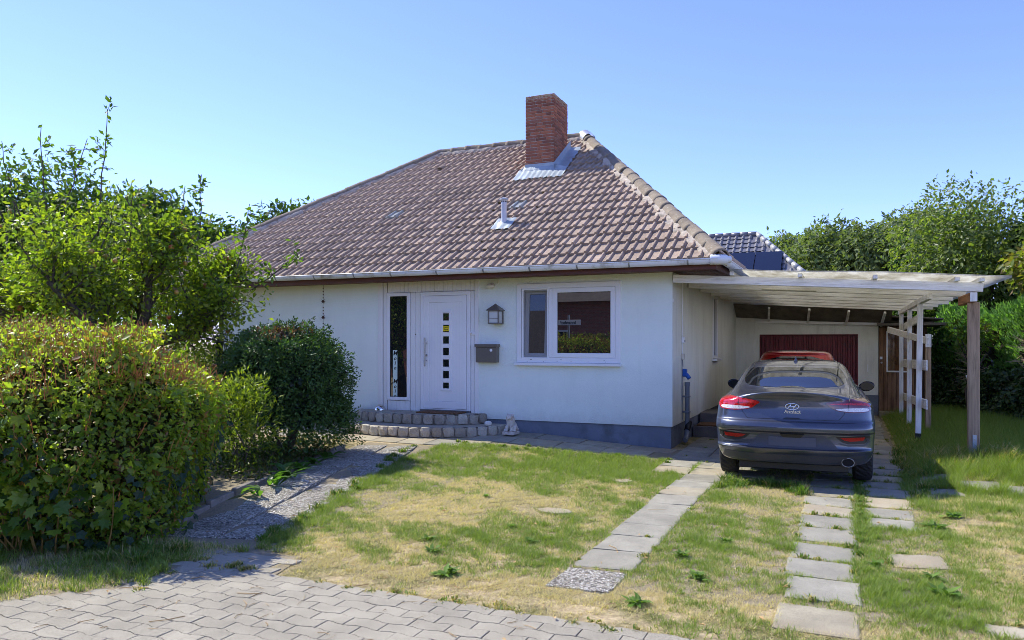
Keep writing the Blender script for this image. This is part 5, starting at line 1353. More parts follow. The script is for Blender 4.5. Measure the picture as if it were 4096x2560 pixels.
for sx in (-1, 1):
    f = lambda pts: [(sx*a, b) for a, b in pts]
    tl_ = C1.patch('taillight', f([(.345, .993), (.47, 1.018), (.64, 1.036), (.76, 1.036), (.825, 1.00), (.852, .955), (.838, .905), (.79, .885), (.62, .882), (.47, .906), (.40, .955)]), M_dred if sx > 0 else M_red, car, 'rear', .010, .02, .02, 1)  # lenses are alike; the right one is coloured darker as its shaded side
    C1.patch('reversing_lamp', f([(.46, .928), (.60, .938), (.80, .938), (.822, .915), (.79, .896), (.62, .893), (.49, .910)]), M_clear, tl_, 'rear', .0125, .03, .006, 1)
    C1.patch('lamp_strip', f([(.39, .988), (.62, .992), (.80, .985), (.832, .962), (.822, .948), (.79, .965), (.62, .972), (.42, .976)]), M_red, tl_, 'rear', .0125, .03, .006)
    C1.line('lamp_split', f([(.615, 1.035), (.60, .95), (.595, .885)]), M_black, tl_, 'rear', .003, .011, 6)
    rec = C1.patch('fog_bezel', f([(.465, .612), (.835, .628), (.83, .575), (.77, .535), (.60, .530), (.53, .555)]), M_black, car, 'rear', .002, .03, .004)
    C1.patch('reflector', f([(.515, .604), (.775, .612), (.755, .570), (.62, .562), (.56, .572)]), M_refl, rec, 'rear', .010, .03, .01)
    for k in range(3): C1.line('bezel_slat', f([(.785+.004*k, .600-.014*k), (.822, .598-.016*k)]), M_cdark, rec, 'rear', .003, .006, 6)
    C1.patch('bezel_trim', f([(.50, .545), (.60, .520), (.775, .525), (.835, .565), (.83, .55), (.78, .508), (.60, .505), (.52, .525)]), M_cdark, car, 'rear', .005, .03, .006)
    wy = lambda pts: pts
    C1.patch('side_window', [(1.30, 1.09), (2.05, 1.085), (2.05, 1.36), (1.75, 1.375), (1.48, 1.33), (1.18, 1.20)], M_carglass, car, 'right' if sx > 0 else 'left', .003, .05, .004)
    C1.patch('side_window', [(2.12, 1.085), (3.02, 1.085), (2.82, 1.28), (2.60, 1.375), (2.12, 1.385)], M_carglass, car, 'right' if sx > 0 else 'left', .003, .05, .004)
    C1.patch('quarter_glass', [(.82, 1.10), (1.24, 1.09), (1.11, 1.18), (.98, 1.165)], M_black, car, 'right' if sx > 0 else 'left', .003, .05, .004)
    C1.line('door_seam', [(1.30, 1.07), (1.32, .80), (1.26, .60)], M_black, car, 'right' if sx > 0 else 'left', .0025, 0, 10); C1.line('door_seam', [(2.08, 1.07), (2.08, .35)], M_black, car, 'right' if sx > 0 else 'left', .0025, 0, 14)
    p, nn = C1.hit(1.45, .90, 'right'); tube('door_handle', [(sx*(p.x+.005), 1.40, .90), (sx*(p.x+.03), 1.44, .90), (sx*(p.x+.03), 1.58, .90), (sx*(p.x+.005), 1.62, .90)], .011, M_navy, car, 8, local=True)
    mir = thing('mirror', None, None); mir.parent = car; mir.location = (sx*.865, 2.93, 1.055)
    for k_ in ('label', 'category'):
        if k_ in mir: del mir[k_]
    bm = bmesh.new(); g = bmesh.ops.create_uvsphere(bm, u_segments=20, v_segments=12, radius=1)
    for v in bm.verts:
        yb = max(v.co.y, -.35); v.co = Vector((v.co.x*.105+sx*.07, yb*.085, v.co.z*.075+.01*v.co.x*sx))
    nosharp(from_bm('mirror_shell', bm, M_navy if False else simple('gloss_black', (.008, .008, .009), .15) if 'gloss_black' not in bpy.data.materials else bpy.data.materials['gloss_black'], mir, local=True), 50)
    bm = bmesh.new(); bmesh.ops.create_circle(bm, cap_ends=True, segments=24, radius=1)
    for v in bm.verts: v.co = Vector((v.co.x*.088+sx*.072, -.0315, v.co.y*.060))
    from_bm('mirror_glass', bm, simple('mirror_glass', (.02, .022, .025), .05, 0., var=0) if 'mirror_glass' not in bpy.data.materials else bpy.data.materials['mirror_glass'], mir, local=True)
    tube('mirror_arm', [(-sx*.12, .03, -.05), (sx*.0, 0, -.03)], .022, M_black, mir, 8, local=True)
    C1.line('roof_ditch', [(sx*.515, 1.28), (sx*.52, 1.5), (sx*.49, 2.2)], M_black, car, 'top', .007, .0, 12)
# bumper insert, blank plate field, lower lip
C1.patch('bumper_insert', [(-.345, .622), (.345, .622), (.40, .585), (.50, .468), (.40, .462), (-.40, .462), (-.50, .468), (-.40, .585)], M_cdark, car, 'rear', .002, .04, .004)
C1.patch('number_plate', [(-.26, .595), (.26, .595), (.26, .485), (-.26, .485)], simple('blank_plate', hexc(70, 74, 86), .45, var=.04), car, 'rear', .010, .05, .012)
C1.patch('boot_release', [(-.13, .632), (.13, .632), (.10, .588), (-.10, .588)], M_black, car, 'rear', .014, .03, .012)
C1.patch('tailgate_grip', [(-.10, .803), (.10, .803), (.07, .817), (-.07, .817)], M_black, car, 'rear', .002, .03, .003)
C1.patch('lower_valance', [(-.77, .40), (-.50, .385), (.50, .385), (.77, .40), (.815, .31), (.70, .285), (-.70, .285), (-.815, .31)], M_cdark, car, 'rear', .003, .04, .005)
ep = C1.hit(.60, .325, 'rear')[0]
V = []; F_ = []
for yy, a, b in ((-.035, .062, .046), (-.04, .068, .052), (.02, .068, .052)): 
    for k in range(28): t = 6.28318*k/28; V.append((.60+a*math.cos(t), ep.y+yy, .318+b*math.sin(t)))
for i in range(2):
    for k in range(28): F_.append((i*28+k, i*28+(k+1) % 28, (i+1)*28+(k+1) % 28, (i+1)*28+k))
ex = raw('exhaust', V, F_, M_rim, car, smooth=True, local=True)
raw('exhaust_bore', [(.60+.061*math.cos(6.28318*k/24), ep.y-.030, .318+.045*math.sin(6.28318*k/24)) for k in range(24)], [range(24)], simple('bore_black', (.004, .004, .004), .9), ex, local=True)  # flat black disc closing the pipe mouth
raw('exhaust_recess', [(.60+.095*math.cos(6.28318*k/24), ep.y-.006, .318+.062*math.sin(6.28318*k/24)) for k in range(24)], [range(24)], M_black, car, local=True)
# emblem: oval ring with slanted letter, script below
em = C1.hit(0, .945, 'rear')[0]; ey = em.y-.006
V = []; F_ = []
for j in range(8):
    for k in range(40):
        t = 6.28318*k/40; q = 6.28318*j/8; rr = .0065
        V.append(((.073+rr*math.cos(q))*math.cos(t), ey+rr*.7*math.sin(q), .945+(.036+rr*math.cos(q))*math.sin(t)))
for j in range(8):
    for k in range(40): F_.append((j*40+k, j*40+(k+1) % 40, ((j+1) % 8)*40+(k+1) % 40, ((j+1) % 8)*40+k))
emb = raw('emblem', V, F_, M_chrome, car, smooth=True, local=True)
for pts in (((-.047, -.022), (-.040, -.012), (-.018, .012), (-.012, .026)), ((.012, -.026), (.018, -.012), (.040, .012), (.047, .022)), ((-.030, -.004), (-.008, -.003), (.008, .003), (.030, .004))):
    tube('emblem_stroke', [(a, ey, .945+b) for a, b in pts], [.004, .0085, .0085, .004], M_chrome, emb, 8, local=True)
fm = C1.hit(0, .885, 'rear')[0]
text_mesh('lettering', 'Fastback', .056, M_chrome, wallM(0, fm.y-.004, .883), car, .003, shear=.45, bold=.0, space=.95, local=True)
C1.line('script_underline', [(-.075, .868), (.0, .866), (.11, .869)], M_chrome, car, 'rear', .0016, .003, 8)
p, nn = C1.hit(0, 1.52, 'top')
V = []; F_ = []
for i, (y, h_, wd) in enumerate(((-.06, .004, .036), (-.045, .03, .026), (-.02, .062, .010), (.0, .066, .008), (.05, .035, .016), (.11, .004, .028))):
    V += [(-wd, 1.52+y, p.z-.004), (-wd*.45, 1.52+y, p.z+h_), (wd*.45, 1.52+y, p.z+h_), (wd, 1.52+y, p.z-.004)]
for i in range(5):
    for k in range(3): q = i*4+k; F_.append((q, q+1, q+5, q+4))
F_ += [(3, 2, 1, 0), (20, 21, 22, 23)]
raw('antenna_fin', V, F_, M_navy, car, local=True)
box('underbody', -.62, .62, .30, 4.2, .17, .30, M_black, car, .01, local=True)
tube('silencer', [(-.35, .62, .26), (.45, .62, .26)], .08, simple('exhaust_steel', hexc(104, 98, 90), .5, .7), car, 12, local=True)
# ---- small red car parked ahead of it
car2 = thing('parked_car', 'small red car with black glass roof parked ahead near the garage door', 'car', (1.70, 2.35, .012), R(1.0))
M_redp = paint('red_paint', hexc(176, 22, 18), .1)
rows2 = [(.24, .25, .4, .74, 3, 0, 3.5), (.30, .08, .42, .80, 3, 0, 3.55), (.45, .02, .42, .83, 3.1, 0, 3.6), (.60, .0, .42, .84, 3.1, 0, 3.6), (.66, .04, .42, .84, 3.1, 0, 3.58), (.80, .06, .42, .835, 3, 0, 3.5), (.95, .09, .45, .815, 3, 0, 3.2),
         (1.02, .12, .5, .79, 3, 0, 2.9), (1.10, .17, .5, .75, 3, 0, 2.8), (1.25, .26, .5, .70, 3, 0, 2.55), (1.40, .36, .5, .645, 3, 0, 2.3), (1.47, .42, .5, .61, 3, 0, 2.15), (1.50, .40, .55, .58, 3, 0, 2.05), (1.53, .50, .5, .50, 3, 0, 1.9), (1.545, .75, .3, .36, 2.6, 0, 1.7), (1.548, .95, .12, .2, 2.4, 0, 1.5)]
C2 = Car(rows2, 70); C2.cut_wheels('body', M_redp, car2, (.55, 2.95), .29)
for y in (.55, 2.95):
    for sx in (-1, 1): wheel(car2, sx*.73, y, .29, sx, .18)
C2.patch('rear_window', [(-.56, 1.09), (.56, 1.09), (.58, 1.15), (.53, 1.44), (-.53, 1.44), (-.58, 1.15)], M_carglass, car2, 'rear', .003, .05, .004, 1)
C2.patch('glass_roof', [(-.50, .62), (.50, .62), (.50, 1.75), (-.50, 1.75)], M_carglass, car2, 'top', .003, .06, .004, 1)
for sx in (-1, 1):
    C2.patch('taillight', [(sx*a, b) for a, b in ((.60, .95), (.76, .95), (.74, 1.05), (.66, 1.30), (.60, 1.30), (.62, 1.08))], M_red, car2, 'rear', .008, .04, .012)
    C2.patch('side_window', [(.75, 1.06), (2.35, 1.05), (2.05, 1.36), (1.6, 1.44), (.8, 1.42)], M_carglass, car2, 'right' if sx > 0 else 'left', .003, .06, .004)
C2.patch('number_plate', [(-.26, .76), (.26, .76), (.26, .87), (-.26, .87)], simple('pale_plate', hexc(210, 210, 206), .5), car2, 'rear', .008, .06, .01)
p, nn = C2.hit(0, .72, 'top'); tube('antenna', [(0, .72, p.z-.01), (0, .62, p.z+.22)], .003, M_black, car2, 6, local=True)
box('underbody', -.55, .55, .25, 3.3, .16, .28, M_black, car2, .01, local=True)
# ---------------------------------------------------------------- carport
def wood(name, c0, c1, sx=(6, 6, 60), rough=.75, crack=.4):
    n = N(name); f = n.noise(1., 6, .65, stretch=sx, dist=.4); k = n.noise(.35, 4, .7, stretch=(sx[0]*3, sx[1]*3, sx[2]*3))
    col = n.ramp(f, [(.3, c0), (.55, c1), (.8, tuple(min(1, x*1.12) for x in c1))])
    col = n.mix(n.ramp(k, [(.60, 0.), (.72, crack)]), col, tuple(x*.45 for x in c0))
    return n.done(n.bsdf(col, rough, 0, .3, n.bump(f, .4, .01)))
M_wb = wood('white_flaking_timber', hexc(212, 208, 196), hexc(244, 242, 236), (2.5, 30, 30), .65, .55)      # grain along X
M_wy = wood('white_flaking_timber_purlin', hexc(206, 202, 190), hexc(240, 238, 232), (30, 2.5, 30), .65, .5)
M_wz = wood('white_painted_post', hexc(206, 204, 196), hexc(238, 236, 230), (30, 30, 2.5), .6, .3)
M_brz = wood('weathered_brown_post', hexc(126, 104, 82), hexc(178, 152, 122), (26, 26, 1.8), .85, .6)
M_bry = wood('fresh_brown_beam', hexc(120, 78, 46), hexc(172, 122, 80), (26, 2, 26), .8, .4)
port = thing('carport', 'white timber carport with corrugated roof on brown and white posts', 'carport', (2.1, 3.0, 0))
def RB(name, a, b, wd, ht, mat, parent=port, roll=0., bev=.006):
    """beam from a to b (centre line of the top face), wd wide, ht deep"""
    a = Vector(a); b = Vector(b); d = b-a; L_ = d.length; d.normalize(); up = Vector((0, 0, 1)) if abs(d.z) < .9 else Vector((0, 1, 0))
    x = d.cross(up).normalized(); z = x.cross(d)
    M_ = Matrix(((x.x, d.x, z.x, a.x), (x.y, d.y, z.y, a.y), (x.z, d.z, z.z, a.z), (0, 0, 0, 1)))
    return box(name, -wd/2, wd/2, 0, L_, -ht, 0, mat, parent, bev, M_)
zt = lambda x, y: 2.785-.0615*x-.012*y*0
# main rafters across (X), each with its own height
for i, y in enumerate((-.05, 1.25, 2.45, 3.65, 4.85, 6.05, 7.2)):
    xe = (4.26, 4.22, 4.18, 4.25, 4.2, 4.22, 4.1)[i]
    RB('rafter', (.03, y, zt(0, y)), (xe, y, zt(xe, y)), .07, .125, M_wb)
# purlins on top (Y)
for x in (.95, 1.92, 2.92, 3.93, 4.22): RB('purlin', (x, -.27+.02*random.random(), zt(x, 0)+.062), (x, 7.4, zt(x, 0)+.062), .06, .060, M_wy)
# corrugated sheets
def corrugated():
    n = N('weathered_corrugated_sheet'); tr_ = n.add('BsdfTranslucent'); c = n.ramp(n.noise(3, 6, .7, stretch=(1, .3, 1)), [(.3, hexc(190, 184, 164)), (.6, hexc(240, 238, 228))])
    n.L(c, tr_.inputs[0]); p = n.bsdf(c, .45, 0, .4); m = n.add('MixShader'); m.inputs[0].default_value = .8
    n.L(p.outputs[0], m.inputs[1]); n.L(tr_.outputs[0], m.inputs[2]); return n.done(m)
M_corr = corrugated()
def sheet(x0, x1, y0, y1, zf_, mat, parent, name='roof_sheet', amp=.016, pitch=.076, along='x', wav=.01):
    """corrugated sheet; ribs run along x when along='x'"""
    V = []; F_ = []
    n = int((y1-y0)/pitch*6); m = 14
    for j in range(n+1):
        y = lerp(y0, y1, j/n); h_ = amp*math.sin((y-y0)/pitch*6.28318)
        for i in range(m+1): x = lerp(x0, x1, i/m); V.append((x, y, zf_(x, y)+h_+wav*math.sin(x*2.3+1)*math.exp(-(y-y0)*2)))
    for j in range(n):
        for i in range(m): q = j*(m+1)+i; F_.append((q, q+1, q+m+2, q+m+1))
    o = raw(name, V, F_, mat, parent, smooth=True); md = o.modifiers.new('s', 'SOLIDIFY'); md.thickness = .003; return o
zs = lambda x, y: zt(x, y)+.082
for a, b in ((-.32, 1.9), (1.82, 4.0), (3.92, 6.1), (6.02, 7.62)): sheet(.92, 4.55, a, b, lambda x, y, k=(a > 0)*.006: zs(x, y)+k*((a*3) % 2), M_corr, port)
# right edge beam on the brown post, post with steel foot
RB('edge_beam', (4.14, -.10, 2.395), (4.14, 1.15, 2.395), .085, .13, M_bry)
box('beam_end', 4.098, 4.182, -.106, -.1, 2.268, 2.392, M_wz, port, .002)
box('post', 4.105, 4.245, .12, .26, .16, 2.27, M_brz, port, .01)
ft = box('post_foot', 4.155, 4.205, .113, .119, .06, .42, simple('galvanised_bracket', hexc(176, 184, 190), .4, .5, var=.1), port, .001)
for z in (.36,): lathe('bolt', [(.012, 0), (.012, .008), (0, .009)], M_metal, ft, (4.18, .113, z), 8, axis=(0, -1, 0))
# inner purlin below the rafters and the leaning white posts with rails
RB('lower_purlin', (3.66, .45, 2.43), (3.66, 7.3, 2.43), .07, .09, M_wy)
for (x, y, z0, z1, w_, lx) in ((3.655, 1.95, .10, 2.36, .085, -.035), (3.67, 4.45, .06, 2.36, .085, -.01), (3.66, 6.75, .04, 2.36, .085, .0)):
    M_ = Matrix(((1, 0, -lx/2.3, x+lx), (0, 1, 0, y), (0, 0, 1, 0), (0, 0, 0, 1)))
    box('white_post', -w_/2, w_/2, -.035, .035, z0, z1, M_wz, port, .005, M_)
    if y < 2: box('post_shoe', -w_/2-.002, w_/2+.002, -.037, .037, z0-.02, z0+.12, M_black, port, .002, M_)
for (y0, z0, y1, z1, h_) in ((1.55, .80, 7.2, .58, .16), (1.55, 1.43, 7.2, 1.33, .17)):
    RB('rail', (3.715, y0, z0), (3.715, y1, z1), .025, h_, M_wy)
RB('brace', (3.36, 5.9, 2.05), (3.90, 3.44, 1.80), .03, .13, M_wb); box('weathered_post', 3.86, 3.95, 3.46, 3.55, .12, 1.62, M_brz, port, .006); box('post_cap', 3.858, 3.952, 3.458, 3.552, 1.622, 1.86, M_wz, port, .006); RB('brace', (3.72, 2.7, 2.22), (3.72, 7.2, 2.12), .03, .15, M_wy)
# lamp tube under the rafter
tube('lamp_tube', [(1.25, 1.16, 2.60), (2.1, 1.16, 2.55)], .018, simple('old_white_plastic', hexc(214, 210, 194), .5), port, 8)
# ---------------------------------------------------------------- garage
GYF = 7.63
gar = thing('garage', 'white rendered garage with red ribbed door behind the carport', 'garage', (1.6, 9.5, 0))
V, F_ = wall_holes(.0, 3.235, -.1, 2.42, [(.585, 2.79, -.05, 1.90)], .14)
V = [(x, y+GYF, z-(.07*x if z > 2.3 else 0)) for x, y, z in V]
raw('wall', V, F_, M_stucco_side, gar)
box('wall', .0, 3.235, GYF+.16, 13.5, -.1, 2.15, M_stucco_side, gar, 0)
for a, b in ((.01, .58), (2.795, 3.233)): box('plinth', a, b, GYF-.006, GYF+.1, -.1, .476, M_plinth, gar, .002)
M_gred = simple('oxblood_door_paint', hexc(106, 27, 31), .45, var=.15, vscale=4, dirt=hexc(60, 20, 20))
dg_ = box('garage_door', .59, 2.785, GYF+.075, GYF+.10, -.04, 1.895, M_gred, gar, .003)
nrib = 20
for i in range(nrib):
    x0 = lerp(.60, 2.775, i/nrib); x1 = lerp(.60, 2.775, (i+1)/nrib); V = []; F_ = []
    for z in (.0, 1.87):
        for (f, y) in ((0, .072), (.12, .072), (.2, .045), (.72, .045), (.8, .072), (1, .072)): V.append((lerp(x0, x1, f), GYF+y, z))
    for k in range(5): F_.append((k, k+1, k+7, k+6))
    raw('rib', V, F_, M_gred, dg_)
frame_rect('door_frame', .575, 2.80, -.06, 1.91, .022, GYF-.01, GYF+.08, M_gred, gar, .003)
box('gutter_board', .48, 3.35, GYF-.08, GYF-.02, 2.13, 2.19, M_whitew, gar, .004, Matrix.Rotation(R(1.9), 4, 'Y') @ Matrix.Translation((-.07, 0, .09)))
# dark corrugated slope between carport and garage
M_oldcorr = simple('old_fibre_cement', hexc(112, 104, 92), .9, var=.3, vscale=5, bump=.3)
sheet(.05, 4.55, GYF-.25, 13.6, lambda x, y: 2.50-.055*x+.0*(y-GYF), M_oldcorr, gar, 'roof_sheet', .024, .13)
for x in (.85, 1.75, 2.6, 3.35): RB('roof_batten', (x, GYF-.6, 2.62-.06*x), (x-.06, GYF-.02, 2.30-.05*x), .05, .06, M_wy, gar)
raw('inner_slope', [(.02, GYF-.62, 2.66), (3.5, GYF-.62, 2.44), (3.5, GYF-.01, 2.12), (.02, GYF-.01, 2.34)], [(0, 1, 2, 3)], M_oldcorr, gar)
box('wall_hook', 2.99, 3.02, GYF-.03, GYF-.005, 1.02, 1.2, M_white, gar, .003)
# shed with plank door
shed = thing('shed', 'brown plank garden shed with framed pane beside the garage', 'shed', (3.7, 8.2, 0))
M_plank = wood('weathered_plank', hexc(92, 66, 48), hexc(146, 112, 84), (14, 14, 1.6), .85, .5)
M_plank2 = wood('dark_plank', hexc(58, 44, 34), hexc(96, 74, 56), (14, 14, 1.6), .85, .5)
x = 3.25; i = 0
while x < 4.2:
    wd = random.uniform(.088, .10); box('plank', x, min(x+wd-.004, 4.21), GYF-.012+random.uniform(0, .006), GYF+.02, .03, 2.06, M_plank if x < 3.95 else M_plank2, shed, .004); x += wd; i += 1
box('shed_wall', 3.25, 4.24, GYF+.03, 9.6, .0, 2.1, M_plank2, shed, 0)
fw_ = frame_rect('window', 3.40, 3.93, 1.02, 1.98, .035, GYF-.035, GYF, M_white, shed, .006)
nP = N('brown_reflecting_pane'); M_bp = nP.done(nP.bsdf(nP.ramp(nP.noise(3.2, 5, .65, dist=1.2), [(.3, hexc(40, 26, 20)), (.5, hexc(104, 70, 40)), (.62, hexc(70, 44, 34)), (.8, hexc(150, 120, 84))]), .08, 0, .5, None, ior=1.6))
raw('pane', [(3.435, GYF-.018, 1.055), (3.895, GYF-.018, 1.055), (3.895, GYF-.018, 1.945), (3.435, GYF-.018, 1.945)], [(0, 1, 2, 3)], M_bp, fw_)
box('lock_plate', 3.265, 3.32, GYF-.02, GYF-.012, 1.32, 1.38, M_white, shed, .002); lathe('knob', [(.008, 0), (.008, .03), (.022, .035), (.022, .055), (0, .06)], M_metal, shed, (3.30, GYF-.012, 1.24), 14, axis=(0, -1, 0))
box('roof', 3.2, 4.62, GYF-.3, 9.8, 2.10, 2.16, M_oldcorr, shed, .005)
box('step', 3.24, 3.62, GYF-.36, GYF-.06, .0, .12, M_slab, shed, .01)
# fittings on the side wall ------------------------------------------------
pipe = thing('downpipe', 'grey downpipe with elbow at the corner of the side wall', 'pipe', (.1, .9, 0))
M_pipe = simple('grey_pvc', hexc(122, 128, 134), .5, var=.12, vscale=10, dirt=hexc(90, 90, 86))
tube('pipe', [(.075, .85, 1.02), (.075, .85, .34)], .040, M_pipe, pipe, 16)
tube('elbow', [(.075, .85, .34), (.08, .82, .24), (.09, .70, .13), (.09, .58, .08)], .043, M_pipe, pipe, 16); tube('collar', [(.075, .85, 1.04), (.075, .85, .97)], .047, M_pipe, pipe, 16); tube('socket', [(.10, .88, .36), (.085, .78, .23)], .052, M_black, pipe, 14)
for z in (.52, .78): box('clamp', .0, .12, .80, .90, z, z+.025, M_pipe, pipe, .003)
cee = thing('power_socket', 'blue weatherproof power socket on the side wall above the downpipe', 'socket', (.06, .84, 1.12))
box('socket_body', .0, .07, .79, .89, 1.13, 1.26, simple('blue_plastic', hexc(30, 92, 176), .4), cee, .01); tube('socket_plug', [(.06, .84, 1.17), (.115, .82, 1.10)], .035, bpy.data.materials['blue_plastic'], cee, 14)
jb = thing('junction_box', 'small beige junction box with cable on the side wall', 'box', (.03, .75, 1.4)); box('box_body', 0, .045, .70, .79, 1.42, 1.52, simple('beige_plastic', hexc(206, 200, 182), .5), jb, .006); tube('cable', [(.015, .74, 2.75), (.012, .75, 2.2), (.015, .74, 1.52)], .005, M_white, jb, 6); tube('cable', [(.015, .73, 1.42), (.014, .70, .95), (.016, .72, .40)], .006, M_pipe, jb, 6); tube('cable', [(.015, .77, 1.42), (.016, .79, 1.3)], .005, M_pipe, jb, 6)
ms = thing('wall_sensor', 'white sensor box on the side wall above the junction box', 'sensor', (.03, .75, 1.7)); box('sensor_body', 0, .05, .72, .79, 1.70, 1.80, M_white, ms, .008); box('sensor_lens', .05, .056, .735, .775, 1.715, 1.75, M_black, ms, .003)
st = thing('side_step', 'concrete side door steps along the plinth with brown mat on top', 'steps', (.4, 3.0, 0))
M_step = concrete('dark_step_concrete', hexc(120, 114, 108), .3, 200, .15, .05)
box('lower_step', .0, .62, 1.75, 3.3, .0, .20, M_step, st, .012, seg=2); box('upper_step', .0, .60, 2.45, 3.3, .202, .38, M_step, st, .012, seg=2)
mt2 = thing('doormat', 'brown coir doormat on the lower side door step', 'doormat', (.3, 2.1, .2)); box('mat', .06, .58, 1.80, 2.30, .202, .226, simple('coir', hexc(110, 76, 48), .95, var=.35, vscale=60, bump=.8), mt2, .006)
# ---------------------------------------------------------------- trees, hedge and house beyond
def crown_tree(name, label, base, h, rad, n, size, cols, seed, zc=.62, lumps=9, group=None, mat=None, trunk=.2, squash=1., spreadz=.8, cat='tree'):
    r = np.random.default_rng(seed); o = thing(name, label, cat, base, group=group); bx, by, bz = base
    C = []; 
    for k in range(lumps):
        d = unit(r.normal(size=3)); d[2] = abs(d[2])*1.0-.35; q = r.uniform(.25, .72)
        C.append((np.array([bx, by, bz+h*zc])+d*np.array([rad, rad*.9, h*(1-zc)*spreadz])*q, r.uniform(.34, .55)*rad))
    limbs = [(np.array([[bx, by, bz-.2], [bx+r.normal(0, .1), by, bz+h*.25], [bx+r.normal(0, .2), by, bz+h*.5]]), trunk, trunk*.6, 8)]
    for c, rr in C: limbs.append((np.array([[bx, by, bz+h*r.uniform(.25, .45)], (c+np.array([bx, by, bz+h*.4]))/2+r.normal(0, .15, 3), c]), trunk*.4, trunk*.1, 5))
    P = []; D = []; per = n//lumps
    for c, rr in C:
        d = unit(r.normal(size=(per, 3))); l = 1+.28*(vnoise(d[:, 0]*2+c[0], d[:, 1]*2+d[:, 2]*1.7, 2.4, int(seed+rr*100))-.5)*2
        dep = np.minimum(r.exponential(.22, per), .9); P.append(c+d*(rr*l*(1-dep*.6))[:, None]*np.array([1, 1, squash])); D.append(d)
    P = np.concatenate(P); D = np.concatenate(D); k = P[:, 2] > bz+.2; P, D = P[k], D[k]; m = len(P)
    limb_mesh('trunk', limbs, M_bark, o)
    V = leaf_cloud(P, unit(rnd_dirs(m)*.8+D*.5+[0, 0, -.35]), unit(D*.5+rnd_dirs(m)*.6+[0, 0, .5]), RNG.uniform(.65, 1.25, m)*size, mixcol(m, cols, .3), .5)
    make_cloud('crown', [V], mat or M_farleaf, o); return o
OAK = [[.045, .085, .02], [.07, .12, .026], [.10, .155, .03]]
OLV = [[.13, .17, .065], [.175, .21, .085], [.09, .13, .05]]
BGL = 'trees behind the bungalow'
crown_tree('oak', 'dark broad oak behind the apple tree at the left picture edge', (-27.5, 7.6, 0), 9.6, 4.2, 15000, .30, OAK, 101, group=BGL, lumps=12)
crown_tree('oak', 'dark oak filling the gap behind the middle of the apple tree', (-23.6, 9.6, 0), 8.6, 3.6, 13000, .30, OAK, 102, group=BGL, lumps=11)
crown_tree('oak', 'dark oak between apple tree and the left hip of the roof', (-20.4, 11.2, 0), 7.6, 3.2, 12000, .28, OAK, 103, group=BGL, lumps=10)
crown_tree('oak', 'sunlit oak top rising just behind the left roof hip', (-19.6, 15.0, 0), 9.3, 2.8, 12000, .27, [[.05, .09, .02], [.08, .13, .025], [.035, .065, .016]], 104, group=BGL, lumps=10)
crown_tree('oak', 'low dark tree at far left behind the hedge', (-20, 1.5, 0), 5.0, 3.0, 9000, .26, OAK, 105, group=BGL, zc=.5)
crown_tree('chestnut', 'large olive tree far behind the carport roof', (.4, 37.0, 0), 9.6, 3.8, 15000, .32, OLV, 111, lumps=12)
crown_tree('chestnut', 'dark olive tree beyond the right end of the carport', (5.6, 35.0, 0), 10.4, 3.8, 15000, .32, OLV, 112, lumps=12)
crown_tree('chestnut', 'broad olive tree directly behind the middle of the carport roof', (3.3, 32.5, 0), 9.7, 3.9, 13000, .32, OLV, 114, lumps=11)
crown_tree('chestnut', 'distant green tree between neighbour roof and olive trees', (-2.6, 44.0, 0), 7.8, 3.2, 9000, .34, OAK, 113, lumps=9)
CH = [[.10, .15, .04], [.145, .19, .052], [.06, .105, .028], [.20, .22, .07]]
crown_tree('cherry_tree', 'cherry tree with drooping leaves above the right half of the carport', (5.7, 12.6, 0), 6.7, 2.9, 17000, .14, CH, 121, lumps=13, mat=M_leaf, zc=.6, spreadz=.9)
crown_tree('cherry_tree', 'pale green cherry tree at the right picture edge', (8.9, 10.2, 0), 7.4, 2.5, 12000, .14, CH, 122, lumps=10, mat=M_leaf, zc=.62)
crown_tree('maple_tree', 'young yellow-green maple rising behind the brown carport post', (6.3, 5.6, 0), 4.6, 1.1, 2600, .16, [[.16, .2, .03], [.11, .17, .03], [.2, .13, .05]], 123, lumps=7, mat=M_leaf, trunk=.04, zc=.66)
crown_tree('maple_tree', 'slender sapling between the white posts and the clipped conifer hedge', (4.95, 6.4, 0), 2.9, .55, 420, .12, [[.07, .13, .02], [.14, .18, .03]], 124, lumps=6, mat=M_leaf, trunk=.03, zc=.62)
bushlet('garden_shrub', 'dark leafy shrub behind the plank shed', (4.4, 12.6, 1.4), (2.0, 1.2, 1.7), 9500, .19, [[.04, .08, .02], [.08, .13, .03]], M_leaf, 161)
bushlet('garden_shrub', 'dense shrub filling the gap below the right cherry tree', (7.6, 11.4, 1.4), (2.0, 1.4, 1.7), 5200, .13, [[.045, .09, .02], [.09, .14, .03]], M_leaf, 162)
def conifer(name, label, base, h, rad, n, cols, seed, size=.22):
    r = np.random.default_rng(seed); o = thing(name, label, 'tree', base); bx, by, bz = base
    t = r.uniform(.04, 1, n)**.8; a = r.uniform(0, 6.283, n); tier = .75+.25*np.sin(t*h*7); rr = rad*(1-t)*tier*r.uniform(.45, 1.05, n)
    P = np.stack([bx+rr*np.cos(a), by+rr*np.sin(a), bz+t*h-rr*.18], -1); D = unit(np.stack([np.cos(a), np.sin(a), -.25+0*a], -1)+RNG.normal(0, .25, (n, 3)))
    limb_mesh('trunk', [(np.array([[bx, by, bz], [bx, by, bz+h*.98]]), rad*.07, .02, 6)], M_bark, o)
    make_cloud('crown', [leaf_cloud(P, D, unit(RNG.normal(0, .4, (n, 3))+[0, 0, 1]), RNG.uniform(.7, 1.2, n)*size, mixcol(n, cols), .35)], M_farleaf, o); return o
conifer('spruce', 'small pointed spruce beside the neighbour roof', (-1.4, 46.5, 0), 9.2, 2.0, 5000, [[.02, .05, .03], [.04, .075, .04]], 131, .34)
